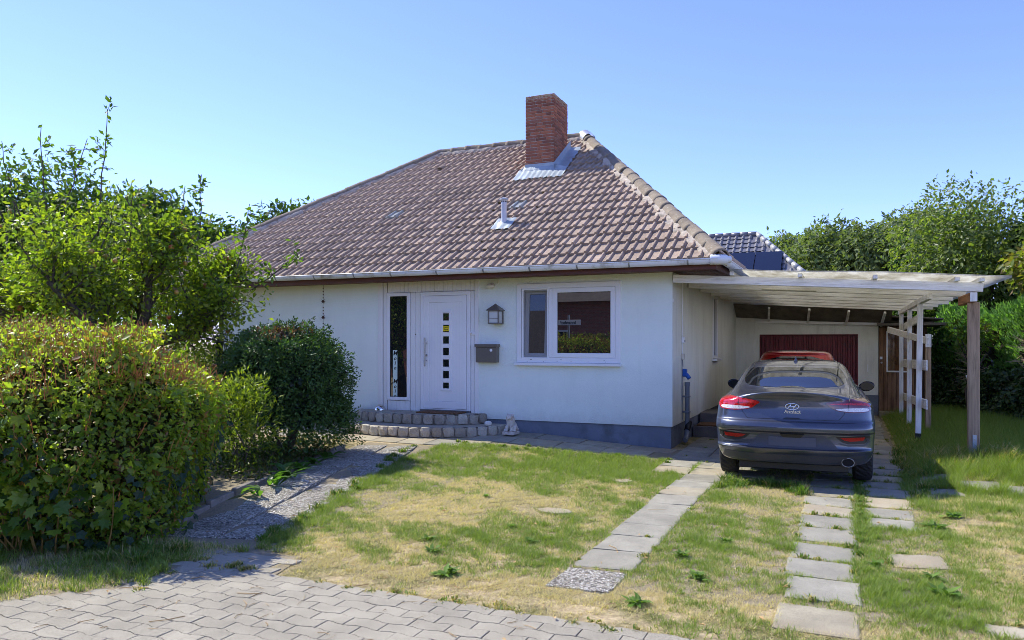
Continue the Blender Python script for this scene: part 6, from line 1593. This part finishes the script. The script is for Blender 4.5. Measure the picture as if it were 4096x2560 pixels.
conifer('cypress', 'dark tall conifer at the right edge behind the cherry trees', (8.7, 15.0, 0), 7.4, 2.6, 15000, [[.018, .05, .024], [.034, .078, .034]], 132, .22)
conifer('cypress', 'broad dark conifer behind the plank shed roof', (4.5, 15.6, 0), 5.6, 2.6, 12000, [[.018, .05, .024], [.034, .078, .034]], 134, .24)
conifer('cypress', 'dark conifer behind the brown carport post', (6.9, 12.8, 0), 5.0, 2.0, 9000, [[.012, .035, .018], [.02, .05, .022]], 133, .2)
# clipped thuja hedge on the right, ivy at its foot
tj = thing('conifer_hedge', 'bright green clipped conifer hedge with dead gaps right of the carport', 'hedge', (5.5, 6, 0))
def hedge_run(n, A, B, h, th, seed):
    r = np.random.default_rng(seed); A = np.array(A); B = np.array(B); d = unit(B-A); nn = np.array([-d[1], d[0]]); nn = nn if nn[1] < 0 else -nn
    s = r.uniform(0, np.linalg.norm(B-A), n); z = r.uniform(.05, 1.0, n)**.9; hh = h*(1+.06*np.sin(s*2.1)+.03*np.sin(s*5.3)); dep = np.minimum(r.exponential(.16, n), .7)
    l = .16*(vnoise(s, z*2, 2.0, seed)-.5)*2; off = th*(1-.35*z)-dep+l
    P = np.stack([A[0]+d[0]*s+nn[0]*off, A[1]+d[1]*s+nn[1]*off, z*hh], -1); P[:, 2] += gh(P[:, 0], P[:, 1]); return P, np.repeat([[nn[0], nn[1], 0]], n, 0), z, s
P, Nn, z, s_ = hedge_run(26000, (4.95, 9.2), (7.5, 1.6), 2.28, .55, 141)
dead = (np.abs(s_-4.3-.5*np.sin(z*9)) < .30) & (z < .80) & (z > .30) | ((np.abs(s_-2.2) < .22) & (z < .7) & (z > .35))
k = ~dead | (RNG.random(len(P)) < .18); P, Nn, z = P[k], Nn[k], z[k]; n = len(P)
tip = z > .42; cT = mixcol(n, [[.125, .24, .068], [.175, .305, .09], [.085, .18, .05]]); cB = mixcol(n, [[.02, .05, .018], [.04, .08, .025]])  # brighter above, darker below: sunlit top and shaded foot put into the colour
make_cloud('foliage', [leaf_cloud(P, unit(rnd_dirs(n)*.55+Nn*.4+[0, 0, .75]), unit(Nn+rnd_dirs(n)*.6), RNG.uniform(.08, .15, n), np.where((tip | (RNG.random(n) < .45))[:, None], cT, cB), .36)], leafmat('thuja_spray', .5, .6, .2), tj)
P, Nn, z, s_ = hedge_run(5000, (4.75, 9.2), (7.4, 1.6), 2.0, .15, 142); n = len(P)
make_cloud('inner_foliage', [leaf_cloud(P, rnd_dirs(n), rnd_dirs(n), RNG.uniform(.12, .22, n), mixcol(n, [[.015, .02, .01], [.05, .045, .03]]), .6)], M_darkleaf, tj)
Vs = []; Fs = []
for k in range(260):
    s = random.choice([4.3, 2.2])+random.gauss(0, .2); A = np.array([4.75, 9.2]); d = unit(np.array([7.4, 1.6])-A); nn = np.array([d[1], -d[0]]); nn = nn if nn[1] < 0 else -nn
    p = A+d*s+nn*.32; z0 = random.uniform(.5, 1.75); a = np.array([p[0], p[1], z0]); dd = unit(np.array([nn[0]+random.gauss(0, .6), nn[1]+random.gauss(0, .6), random.gauss(.2, .5)])); V, F_ = tube_data([a, a+dd*.15, a+dd*random.uniform(.25, .5)+[0, 0, .05]], [.006, .004, .002], 3, False); b = len(Vs); Vs += V; Fs += [tuple(i+b for i in f) for f in F_]
tag(raw('dead_twigs', Vs, Fs, simple('dead_twig', hexc(170, 148, 120), .9, var=.3, vscale=20), tj), kind='stuff')
P, Nn, z, s_ = hedge_run(9000, (4.6, 8.6), (7.0, 1.2), .95, .35, 143); n = len(P)
tag(make_cloud('ivy_undergrowth', [leaf_cloud(P, unit(rnd_dirs(n)*.7+Nn*.4+[0, 0, -.4]), unit(Nn*.6+rnd_dirs(n)*.5+[0, 0, .5]), RNG.uniform(.06, .11, n), mixcol(n, [[.025, .05, .018], [.05, .09, .03], [.08, .13, .04]]), .8)], M_darkleaf), 'dark ivy and nettles at the hedge foot', 'undergrowth', kind='stuff')
st_ = tube('plastic_stake', [(4.85, 5.4, .75), (4.76, 5.5, 1.05)], .022, M_white); tag(st_, 'short white plastic stake leaning in the ivy right of the carport', 'stake')
# neighbour's house with dark glazed roof and solar panels
nb = thing('neighbour_house', 'neighbouring house with dark glazed tile hip roof and solar panels', 'house', (-5, 24, 0))
NE, NR = 2.9, 6.42; nx0, nx1, ny0, ny1 = -16.5, 2.6, 18.2, 27.0; rx0, rx1 = -12.5, -1.02; ry = 22.6
M_ntile = simple('anthracite_glazed_tile', hexc(116, 114, 116), .35, var=.12, vscale=8, rnd=.08); M_cream = simple('cream_render', hexc(220, 212, 196), .9)
box('wall', nx0+.6, nx1-.6, ny0+.6, ny1-.6, 0, NE, M_cream, nb, 0)
nroof = raw('roof', [(nx0, ny0, NE), (nx1, ny0, NE), (rx1, ry, NR), (rx0, ry, NR), (nx1, ny1, NE), (nx0, ny1, NE)], [(0, 1, 2, 3), (1, 4, 2), (4, 5, 3, 2), (5, 0, 3)], M_ntile, nb)
def ntile(org, xd, yd, xl, xr, length, rows_, tw, tl):
    """rolled tiles in courses on the neighbour's roof"""
    org = Vector(org); xd = Vector(xd); yd = Vector(yd).normalized(); zd = xd.cross(yd); out = []
    for r_ in range(rows_):
        s0 = r_*tl; a = xl(s0+tl); b = xr(s0+tl)
        for j in range(math.ceil(a/tw), math.floor(b/tw)):
            x = j*tw; V = []
            for yy, up in ((0, .05), (tl+.02, .015)):
                for t_, h_ in ((0, .0), (.45, -.01), (.6, .025), (.75, .055), (.9, .025), (1, 0)): V.append(org+xd*(x+t_*tw)+yd*(s0+yy)+zd*(h_+up))
            out.append((V, [(k, k+1, k+7, k+6) for k in range(5)]+[(0, 5, 4, 3, 2, 1)]))
    return out
fl = math.hypot(ry-ny0, NR-NE); TT = ntile((0, ny0, NE), (1, 0, 0), (0, ry-ny0, NR-NE), lambda s: lerp(nx0, rx0, s/fl), lambda s: lerp(nx1, rx1, s/fl), fl, 16, .30, fl/16)
TT = [t for t in TT if t[0][0].x > -5.5]; TT.sort(key=lambda t: -t[0][0].z)
for V, F_ in TT[:180]: raw('roof_tile', V, F_, M_ntile, nroof, smooth=False)
Vs = []; Fs = []
for V, F_ in TT[180:]: b = len(Vs); Vs += V; Fs += [tuple(i+b for i in f) for f in F_]
sl_n = math.hypot(nx1-rx1, NR-NE)
for V, F_ in ntile((nx1, 0, NE), (0, 1, 0), (rx1-nx1, 0, NR-NE), lambda s: lerp(ny0, ry, s/sl_n), lambda s: lerp(ny1, ry, s/sl_n), sl_n, 14, .30, sl_n/14): b = len(Vs); Vs += V; Fs += [tuple(i+b for i in f) for f in F_]
tag(raw('roof_tiles_below', Vs, Fs, M_ntile, nroof), kind='stuff')
def ridge_run(a, b, n, mat, parent, r_=.11):
    a = Vector(a); b = Vector(b)
    for i in range(n): V, F_ = tube_data([a.lerp(b, i/n)+Vector((0, 0, .05)), a.lerp(b, (i+1)/n)+Vector((0, 0, .05))], [r_*.9, r_*1.1], 8); raw('ridge_tile', V, F_, mat, parent, smooth=True)
ridge_run((rx1, ry, NR), (-6, ry, NR), 14, M_ntile, nroof); ridge_run((rx1, ry, NR), (nx1, ny0, NE), 16, simple('pale_hip_tile', hexc(170, 168, 160), .4, var=.2), nroof)
M_solar = simple('solar_cell', (.006, .008, .018), .12, var=.1, coat=.6)
yd = Vector((0, ry-ny0, NR-NE)).normalized(); zd = Vector((1, 0, 0)).cross(yd); zd = zd if zd.z > 0 else -zd
for i in range(7):
    for j, s0 in enumerate((.5, 2.25)):
        x0 = -.35-1.08*i-(.55 if j == 1 else 0); org = Vector((x0, ny0, NE))+yd*s0+zd*.14
        M_ = Matrix(((1, yd.x, zd.x, org.x), (0, yd.y, zd.y, org.y), (0, yd.z, zd.z, org.z), (0, 0, 0, 1)))
        if x0 > -5: sp_ = box('solar_panel', 0, 1.04, 0, 1.70, 0, .04, M_solar, nroof, .004, M_)
# ---------------------------------------------------------------- opposite side of the street (seen in the window panes)
opp = thing('brick_house', 'red brick house across the street mirrored in the large window', 'house', (-8, -24, 0))
n_ = N('red_brick_wall'); bt = n_.add('TexBrick'); bt.inputs['Scale'].default_value = 4.; bt.inputs['Color1'].default_value = (*hexc(176, 112, 88), 1); bt.inputs['Color2'].default_value = (*hexc(150, 92, 72), 1); bt.inputs['Mortar'].default_value = (*hexc(150, 130, 112), 1)
sx_ = n_.add('SeparateXYZ'); n_.L(n_.pos(), sx_.inputs[0]); cx2 = n_.add('CombineXYZ'); n_.L(sx_.outputs[0], cx2.inputs[0]); n_.L(sx_.outputs[2], cx2.inputs[1]); n_.L(cx2.outputs[0], bt.inputs['Vector'])
M_bw = n_.done(n_.bsdf(bt.outputs[0], .9))
box('wall', -20, 0, -29, -21, 0, 3.62, M_bw, opp, 0)
raw('roof', [(-20.6, -20.4, 3.57), (.6, -20.4, 3.57), (-3, -25, 6.6), (-17, -25, 6.6), (.6, -29.6, 3.57), (-20.6, -29.6, 3.57)], [(1, 0, 3, 2), (4, 1, 2), (5, 4, 2, 3), (0, 5, 3)], simple('grey_brown_roof', hexc(110, 100, 94), .8, var=.2, vscale=4), opp)
for x in (-15, -10.6, -6.2, -2.4):
    f_ = frame_rect('window', x, x+1.5, 1.0, 2.3, .09, 20.985, 21.03, M_white, opp); f_.data.transform(Matrix.Scale(-1, 4, (0, 1, 0))); f_.data.flip_normals()
    raw('pane', [(x+.08, -20.99, 1.08), (x+1.42, -20.99, 1.08), (x+1.42, -20.99, 2.22), (x+.08, -20.99, 2.22)], [(3, 2, 1, 0)], M_glass, f_)
oh = thing('clipped_hedge', 'clipped hedge along the far side of the street mirrored in the window', 'hedge', (-6, -14.6, 0))
P = RNG.uniform([-13, -15.2, .05], [1.2, -14.2, 1.95], (9000, 3)); P[:, 1] = np.where(RNG.random(9000) < .6, -14.2+RNG.normal(0, .05, 9000), P[:, 1]); P[:, 2] = np.where(RNG.random(9000) < .3, 1.95+RNG.normal(0, .05, 9000), P[:, 2])
make_cloud('foliage', [leaf_cloud(P, rnd_dirs(9000), rnd_dirs(9000), RNG.uniform(.07, .13, 9000), mixcol(9000, [[.12, .17, .035], [.2, .22, .05], [.2, .13, .05]]), .6)], M_hedgeleaf, oh)
raw('inner_branches', *(lambda b: ([(x, y, z) for x in b[0] for y in b[1] for z in b[2]], [(0, 1, 3, 2), (4, 6, 7, 5), (0, 4, 5, 1), (2, 3, 7, 6), (1, 5, 7, 3)]))(((-13, 1.2), (-15.1, -14.35), (0, 1.85))), simple('hedge_core', (.02, .022, .012), .95), oh)
crown_tree('roadside_tree', 'leafy tree across the street mirrored in the narrow door glass', (-14.5, -17.5, 0), 8.5, 3.4, 9000, .26, OAK, 151, lumps=10)
sg = thing('street_sign', 'white street name sign on a post by the hedge, mirrored in the window', 'sign', (-5.15, -9.6, 0))
tube('post', [(-5.15, -9.63, 0), (-5.15, -9.63, 2.55)], .03, M_metal, sg, 10); box('sign_plate', -5.55, -4.75, -9.60, -9.58, 2.24, 2.40, M_white, sg, .003)
text_mesh('lettering', 'Innenhof', .14, M_ink, Matrix.Translation((-5.15, -9.5785, 2.315)) @ Matrix.Rotation(R(180), 4, 'Z') @ XZ, sg, .0008, bold=.002)
# ---------------------------------------------------------------- entrance steps
steps = thing('entrance_steps', 'two rounded granite cobble steps in front of the white front door', 'steps', (-4.58, -.4, .13))
M_gran = concrete('rough_granite', hexc(196, 190, 172), .5, 90, .26, .24, warm=hexc(150, 128, 104), bump=.8)
M_tread = concrete('step_tread_concrete', hexc(176, 168, 150), .3, 150, .14, .06)
COB = []
for k in range(5):
    bm = bmesh.new(); bmesh.ops.create_cube(bm, size=1); bmesh.ops.subdivide_edges(bm, edges=bm.edges, cuts=2, use_grid_fill=True)
    for v in bm.verts:
        q = v.co*2; r4 = (abs(q.x)**5+abs(q.y)**5+abs(q.z)**5)**(1/5); v.co = v.co/max(r4, .6)*1.0
        v.co += Vector((random.gauss(0, .03), random.gauss(0, .05), random.gauss(0, .025)))
    me = bpy.data.meshes.new('cobble'); bm.to_mesh(me); bm.free(); me.materials.append(M_gran); COB.append(me)
def ring_step(cx_, a, b, ztop, zbot, expo, wdt=.187):
    ts = np.linspace(0, math.pi, 400); f = lambda t: (cx_+a*np.sign(np.cos(t))*np.abs(np.cos(t))**(2/expo), -b*np.abs(np.sin(t))**(2/expo))
    X, Y = f(ts); L_ = np.concatenate([[0], np.cumsum(np.hypot(np.diff(X), np.diff(Y)))]); n = int(L_[-1]/wdt)
    for i in range(n):
        s = (i+.5)*L_[-1]/n; x = np.interp(s, L_, X); y = np.interp(s, L_, Y); x2 = np.interp(s+.02, L_, X); y2 = np.interp(s+.02, L_, Y); an = math.atan2(y2-y, x2-x)
        if y > -.03: continue
        o = link('cobble', random.choice(COB), None, steps); h_ = ztop-zbot
        o.location = (x+math.sin(an)*-.06*0-.055*(-math.sin(an))*-1*0, y, (ztop+zbot)/2-.002+random.gauss(0, .004)); o.rotation_euler = (random.gauss(0, .04), random.gauss(0, .04), an+random.gauss(0, .05))
        o.scale = (wdt*random.uniform(.90, .99), .10*random.uniform(.9, 1.1), h_*random.uniform(.95, 1.03))
    V = []; F_ = []; m_ = len(X[::4])
    for x, y in zip(X[::4], Y[::4]): V += [(x, min(y+.012, -.001), ztop-.02), (x, min(y+.012, -.001), zbot-.02)]
    for k in range(m_-1): F_.append((2*k, 2*k+1, 2*k+3, 2*k+2))
    raw('mortar_ring', V, F_, M_mortar, steps)
    return X, Y
def tread(X, Y, cx_, z, shrink=.97, name='tread', z0=None):
    P = [(cx_+(x-cx_)*shrink, y*shrink if y < -.05 else y, z) for x, y in zip(X[::8], Y[::8])]
    P = [(x, min(y, -.002), z) for x, y, z in P]
    return raw(name, P, [tuple(range(len(P)))[::-1]], M_tread, steps)
X, Y = ring_step(-4.56, 1.74, 1.20, .295, .125, 1.9); tread(X, Y, -4.56, .283, .985)
X, Y = ring_step(-4.60, 1.28, .68, .460, .285, 2.1); tread(X, Y, -4.60, .452, .985)
for k, x in enumerate((-5.5, -5.0, -4.45, -3.9)): box('tread_joint', x-.004, x+.004, -.55, -.01, .4525, .4535, M_joint, steps, 0)
box('threshold', -4.62, -3.60, -.06, .04, .44, .487, simple('threshold_metal', hexc(120, 122, 124), .4, .6), steps, .004)
V = []; F_ = []
mat_o = thing('doormat', 'brown coir doormat lying on the top step before the front door', 'doormat', (-4.05, -.25, .455))
nn = 24
for j in range(9):
    for i in range(nn+1):
        x = lerp(-4.48, -3.66, i/nn); y = lerp(-.44, -.07, j/8); V.append((x+random.gauss(0, .004)*(j in (0, 8)), y+random.gauss(0, .008)*(j in (0, 8)), .474+random.uniform(-.003, .004)))
for j in range(8):
    for i in range(nn): q = j*(nn+1)+i; F_.append((q, q+1, q+nn+2, q+nn+1))
o = raw('mat', V, F_, bpy.data.materials['coir'], mat_o); o.modifiers.new('s', 'SOLIDIFY').thickness = .018
dome = lathe('mirror_dome', [(.105*math.cos(t), .105*math.sin(t)) for t in np.linspace(0, math.pi/2-.001, 12)]+[(0, .105)], simple('polished_steel', hexc(215, 212, 206), .06, 1., var=0), None, (-5.42, -.15, .453), 28)
tag(dome, 'polished silver half ball on the left end of the top step', 'ball')
bm = bmesh.new(); bmesh.ops.create_icosphere(bm, subdivisions=3, radius=.05)
for v in bm.verts: v.co = Vector((v.co.x*1.35, v.co.y, v.co.z*.95))*(1+random.gauss(0, .02))+Vector((-3.06, -.42, .325))
tag(from_bm('white_stone', bm, simple('chalk_white', hexc(226, 222, 212), .8), None, True), 'small white rounded stone on the right end of the lower step', 'stone')
# ---------------------------------------------------------------- lion statue
def blob(name, balls, mat, voxel=.009, parent=None, smooth=2):
    bm = bmesh.new()
    for (p, r_) in balls:
        rr = r_ if hasattr(r_, '__len__') else (r_,)*3; g = bmesh.ops.create_icosphere(bm, subdivisions=3, radius=1)
        for v in g['verts']: v.co = Vector((v.co.x*rr[0]+p[0], v.co.y*rr[1]+p[1], v.co.z*rr[2]+p[2]))
    me = bpy.data.meshes.new(name+'_src'); bm.to_mesh(me); bm.free(); o = bpy.data.objects.new(name+'_src', me); COL.objects.link(o)
    m = o.modifiers.new('r', 'REMESH'); m.mode = 'VOXEL'; m.voxel_size = voxel
    m2 = o.modifiers.new('s', 'SMOOTH'); m2.factor = .5; m2.iterations = smooth
    dg = bpy.context.evaluated_depsgraph_get(); dg.update(); me2 = bpy.data.meshes.new_from_object(o.evaluated_get(dg)); me2.name = name
    bpy.data.objects.remove(o); me2.polygons.foreach_set('use_smooth', [True]*len(me2.polygons)); return link(name, me2, mat, parent)
M_stone = simple('weathered_cast_stone', hexc(206, 198, 186), .85, var=.14, vscale=14, bump=.5, bscale=70, dirt=hexc(176, 138, 106), dscale=9)
lx, ly = -2.62, -.46; lz = float(gh(lx, ly))+.02
lion = thing('lion_statue', 'small sitting stone lion statue beside the entrance steps', 'statue', (lx, ly, lz))
box('base', lx-.105, lx+.105, ly-.13, ly+.13, lz, lz+.055, M_stone, lion, .008)
B = lambda x, y, z, r_: ((lx+x, ly+y, lz+z), r_)
blob('figure', [B(0, .06, .13, (.085, .10, .085)), B(0, .0, .19, (.07, .075, .085)), B(0, -.01, .24, (.065, .065, .06)), B(-.045, -.06, .10, (.028, .035, .06)), B(.045, -.06, .10, (.028, .035, .06)), B(-.045, -.09, .07, (.03, .04, .02)), B(.045, -.09, .07, (.03, .04, .02)),
                 B(-.075, .03, .10, (.035, .07, .055)), B(.075, .03, .10, (.035, .07, .055)), B(-.09, -.03, .07, (.025, .04, .02)), B(.09, -.03, .07, (.025, .04, .02)), B(0, -.02, .285, (.068, .06, .062)), B(0, -.055, .29, (.045, .045, .045)), B(0, -.095, .275, (.026, .028, .022)), B(0, -.085, .262, (.02, .026, .014)),
                 B(-.05, -.005, .335, (.016, .012, .018)), B(.05, -.005, .335, (.016, .012, .018)), B(-.055, -.01, .25, (.025, .035, .05)), B(.055, -.01, .25, (.025, .035, .05)), B(0, -.045, .215, (.05, .03, .05)), B(-.018, -.088, .305, (.008, .008, .007)), B(.018, -.088, .305, (.008, .008, .007)), B(.07, .12, .08, (.02, .05, .018))], M_stone, .008, lion, 2)
# ---------------------------------------------------------------- wall fittings
M_taupe = simple('taupe_powder_coat', hexc(112, 104, 92), .4, var=.06)
mb = thing('mailbox', 'taupe metal mailbox on the wall between door and window', 'mailbox', (-3.24, -.06, 1.36))
box('case', -3.445, -3.04, -.125, -.004, 1.358, 1.63, M_taupe, mb, .008, seg=2); box('lid', -3.462, -3.023, -.145, -.003, 1.632, 1.682, M_taupe, mb, .008, seg=2); box('flap_seam', -3.435, -3.05, -.1265, -.124, 1.622, 1.628, M_seal, mb, 0)
lathe('badge', [(.026, 0), (.026, .002), (0, .0025)], M_white, mb, (-3.145, -.1255, 1.575), 20, axis=(0, -1, 0)); lathe('lock', [(.008, 0), (.008, .006), (0, .0065)], M_metal, mb, (-3.24, -.125, 1.60), 12, axis=(0, -1, 0))
M_zl = simple('zinc_lantern', hexc(128, 122, 112), .5, .5, var=.12, vscale=20)
ln = thing('wall_lantern', 'grey metal house-shaped lantern on the wall above the mailbox', 'lantern', (-3.06, -.1, 2.03))
cx_, y0, y1 = -3.06, -.215, -.015; hw = .094
for sx in (-1, 1):
    for yy in (y0, y1-.02): box('lantern_post', cx_+sx*hw-.013, cx_+sx*hw+.013, yy, yy+.02, 2.04, 2.27, M_zl, ln, .002)
for z in (2.03, 2.252): box('lantern_rail', cx_-hw-.012, cx_+hw+.012, y0-.002, y1, z, z+.022, M_zl, ln, .003)
for z in (2.12,): box('lantern_bar', cx_-hw, cx_+hw, y0+.004, y0+.012, z, z+.006, M_zl, ln, 0)
gl_ = N('frosted_lantern_glass'); M_lg = gl_.done(gl_.bsdf(hexc(206, 208, 202), .25, 0, .5))
box('lantern_glass', cx_-hw+.008, cx_+hw-.008, y0+.010, y1-.012, 2.052, 2.25, M_lg, ln, .002)
raw('lantern_roof', [(cx_-.128, y0-.03, 2.272), (cx_+.128, y0-.03, 2.272), (cx_+.128, y1+.012, 2.272), (cx_-.128, y1+.012, 2.272), (cx_, (y0+y1)/2, 2.39), (cx_-.128, y0-.03, 2.262), (cx_+.128, y0-.03, 2.262), (cx_+.128, y1+.012, 2.262), (cx_-.128, y1+.012, 2.262)],
    [(0, 1, 4), (1, 2, 4), (2, 3, 4), (3, 0, 4), (5, 6, 1, 0), (6, 7, 2, 1), (7, 8, 3, 2), (8, 5, 0, 3), (8, 7, 6, 5)], M_zl, ln)
db = thing('doorbell', 'small white doorbell box on the cladding right of the door', 'doorbell', (-3.56, -.02, 1.85)); box('bell_case', -3.60, -3.505, -.045, -.012, 1.845, 1.895, M_white, db, .006); box('bell_button', -3.59, -3.555, -.049, -.045, 1.855, 1.885, simple('cream_button', hexc(226, 216, 190), .5), db, .002)
lathe('spyhole', [(.009, 0), (.009, .004), (0, .0045)], M_seal, house, (-4.735, -.012, 1.86), 10, axis=(0, -1, 0))
sc = thing('security_lamp', 'small cream security lamp hanging under the eaves left of the window', 'lamp', (-3.16, -.22, 2.7))
lathe('lamp_base', [(.045, 0), (.045, .03), (.02, .045), (0, .045)], simple('cream_plastic', hexc(216, 208, 188), .5), sc, (-3.16, -.03, 2.715), 18, axis=(0, -1, 0)); blob('lamp_head', [((-3.17, -.11, 2.70), (.065, .05, .045)), ((-3.12, -.12, 2.70), (.03, .03, .03))], bpy.data.materials['cream_plastic'], .008, sc); tube('lamp_cable', [(-3.05, -.05, 2.83), (-3.03, -.06, 2.76), (-3.10, -.06, 2.71)], .005, bpy.data.materials['cream_plastic'], sc, 6)
M_rust = simple('rusted_iron', hexc(72, 46, 36), .8, var=.3, vscale=40)
gd = thing('star_garland', 'rusty metal star garland hanging on the white wall left of the door', 'garland', (-6.78, -.07, 1.5))
tube('chain', [(-6.78, -.07, 2.83), (-6.785, -.07, 2.3), (-6.775, -.07, 1.8), (-6.78, -.07, 1.3)], .004, M_rust, gd, 5)
for z in (2.51, 2.20, 1.87, 1.55):
    V = [(-6.78, -.09, z), (-6.78, -.055, z)]; n = 16
    for k in range(n): t = 6.28318*k/n; r_ = .058 if k % 2 == 0 else .024; V.append((-6.78+r_*math.cos(t), -.072, z+r_*math.sin(t)))
    raw('star', V, [(0, 2+(k+1) % n, 2+k) for k in range(n)]+[(1, 2+k, 2+(k+1) % n) for k in range(n)], M_rust, gd)
for z in np.arange(1.4, 2.8, .062):
    if min(abs(z-q) for q in (2.51, 2.20, 1.87, 1.55)) > .06: lathe('bead', [(.003, -.012), (.011, -.006), (.013, 0), (.011, .006), (.003, .012)], M_rust, gd, (-6.78, -.07, float(z)), 8)
box('wall_plate', .0, .012, .02, .06, 2.36, 2.40, M_white, house, .002)
# stepping stones sunk into the lawn
for lab, x, y, sx, sy in (('flat round-edged stone sunk in the dry lawn before the window', -.16, -4.95, .36, .24), ('small flat stone sunk in the green lawn near the walkway', .02, -3.05, .26, .2)):
    n = 14; P = [(sx/2*math.cos(6.283*k/n)*random.uniform(.9, 1.08), sy/2*math.sin(6.283*k/n)*random.uniform(.9, 1.08)) for k in range(n)]
    V, F_ = prism(P, -.05, 0, .005); o = raw('sunken_stone', V, F_, M_slab); o.location = (x, y, float(gh(x, y))+.006); tag(o, lab, 'stone')
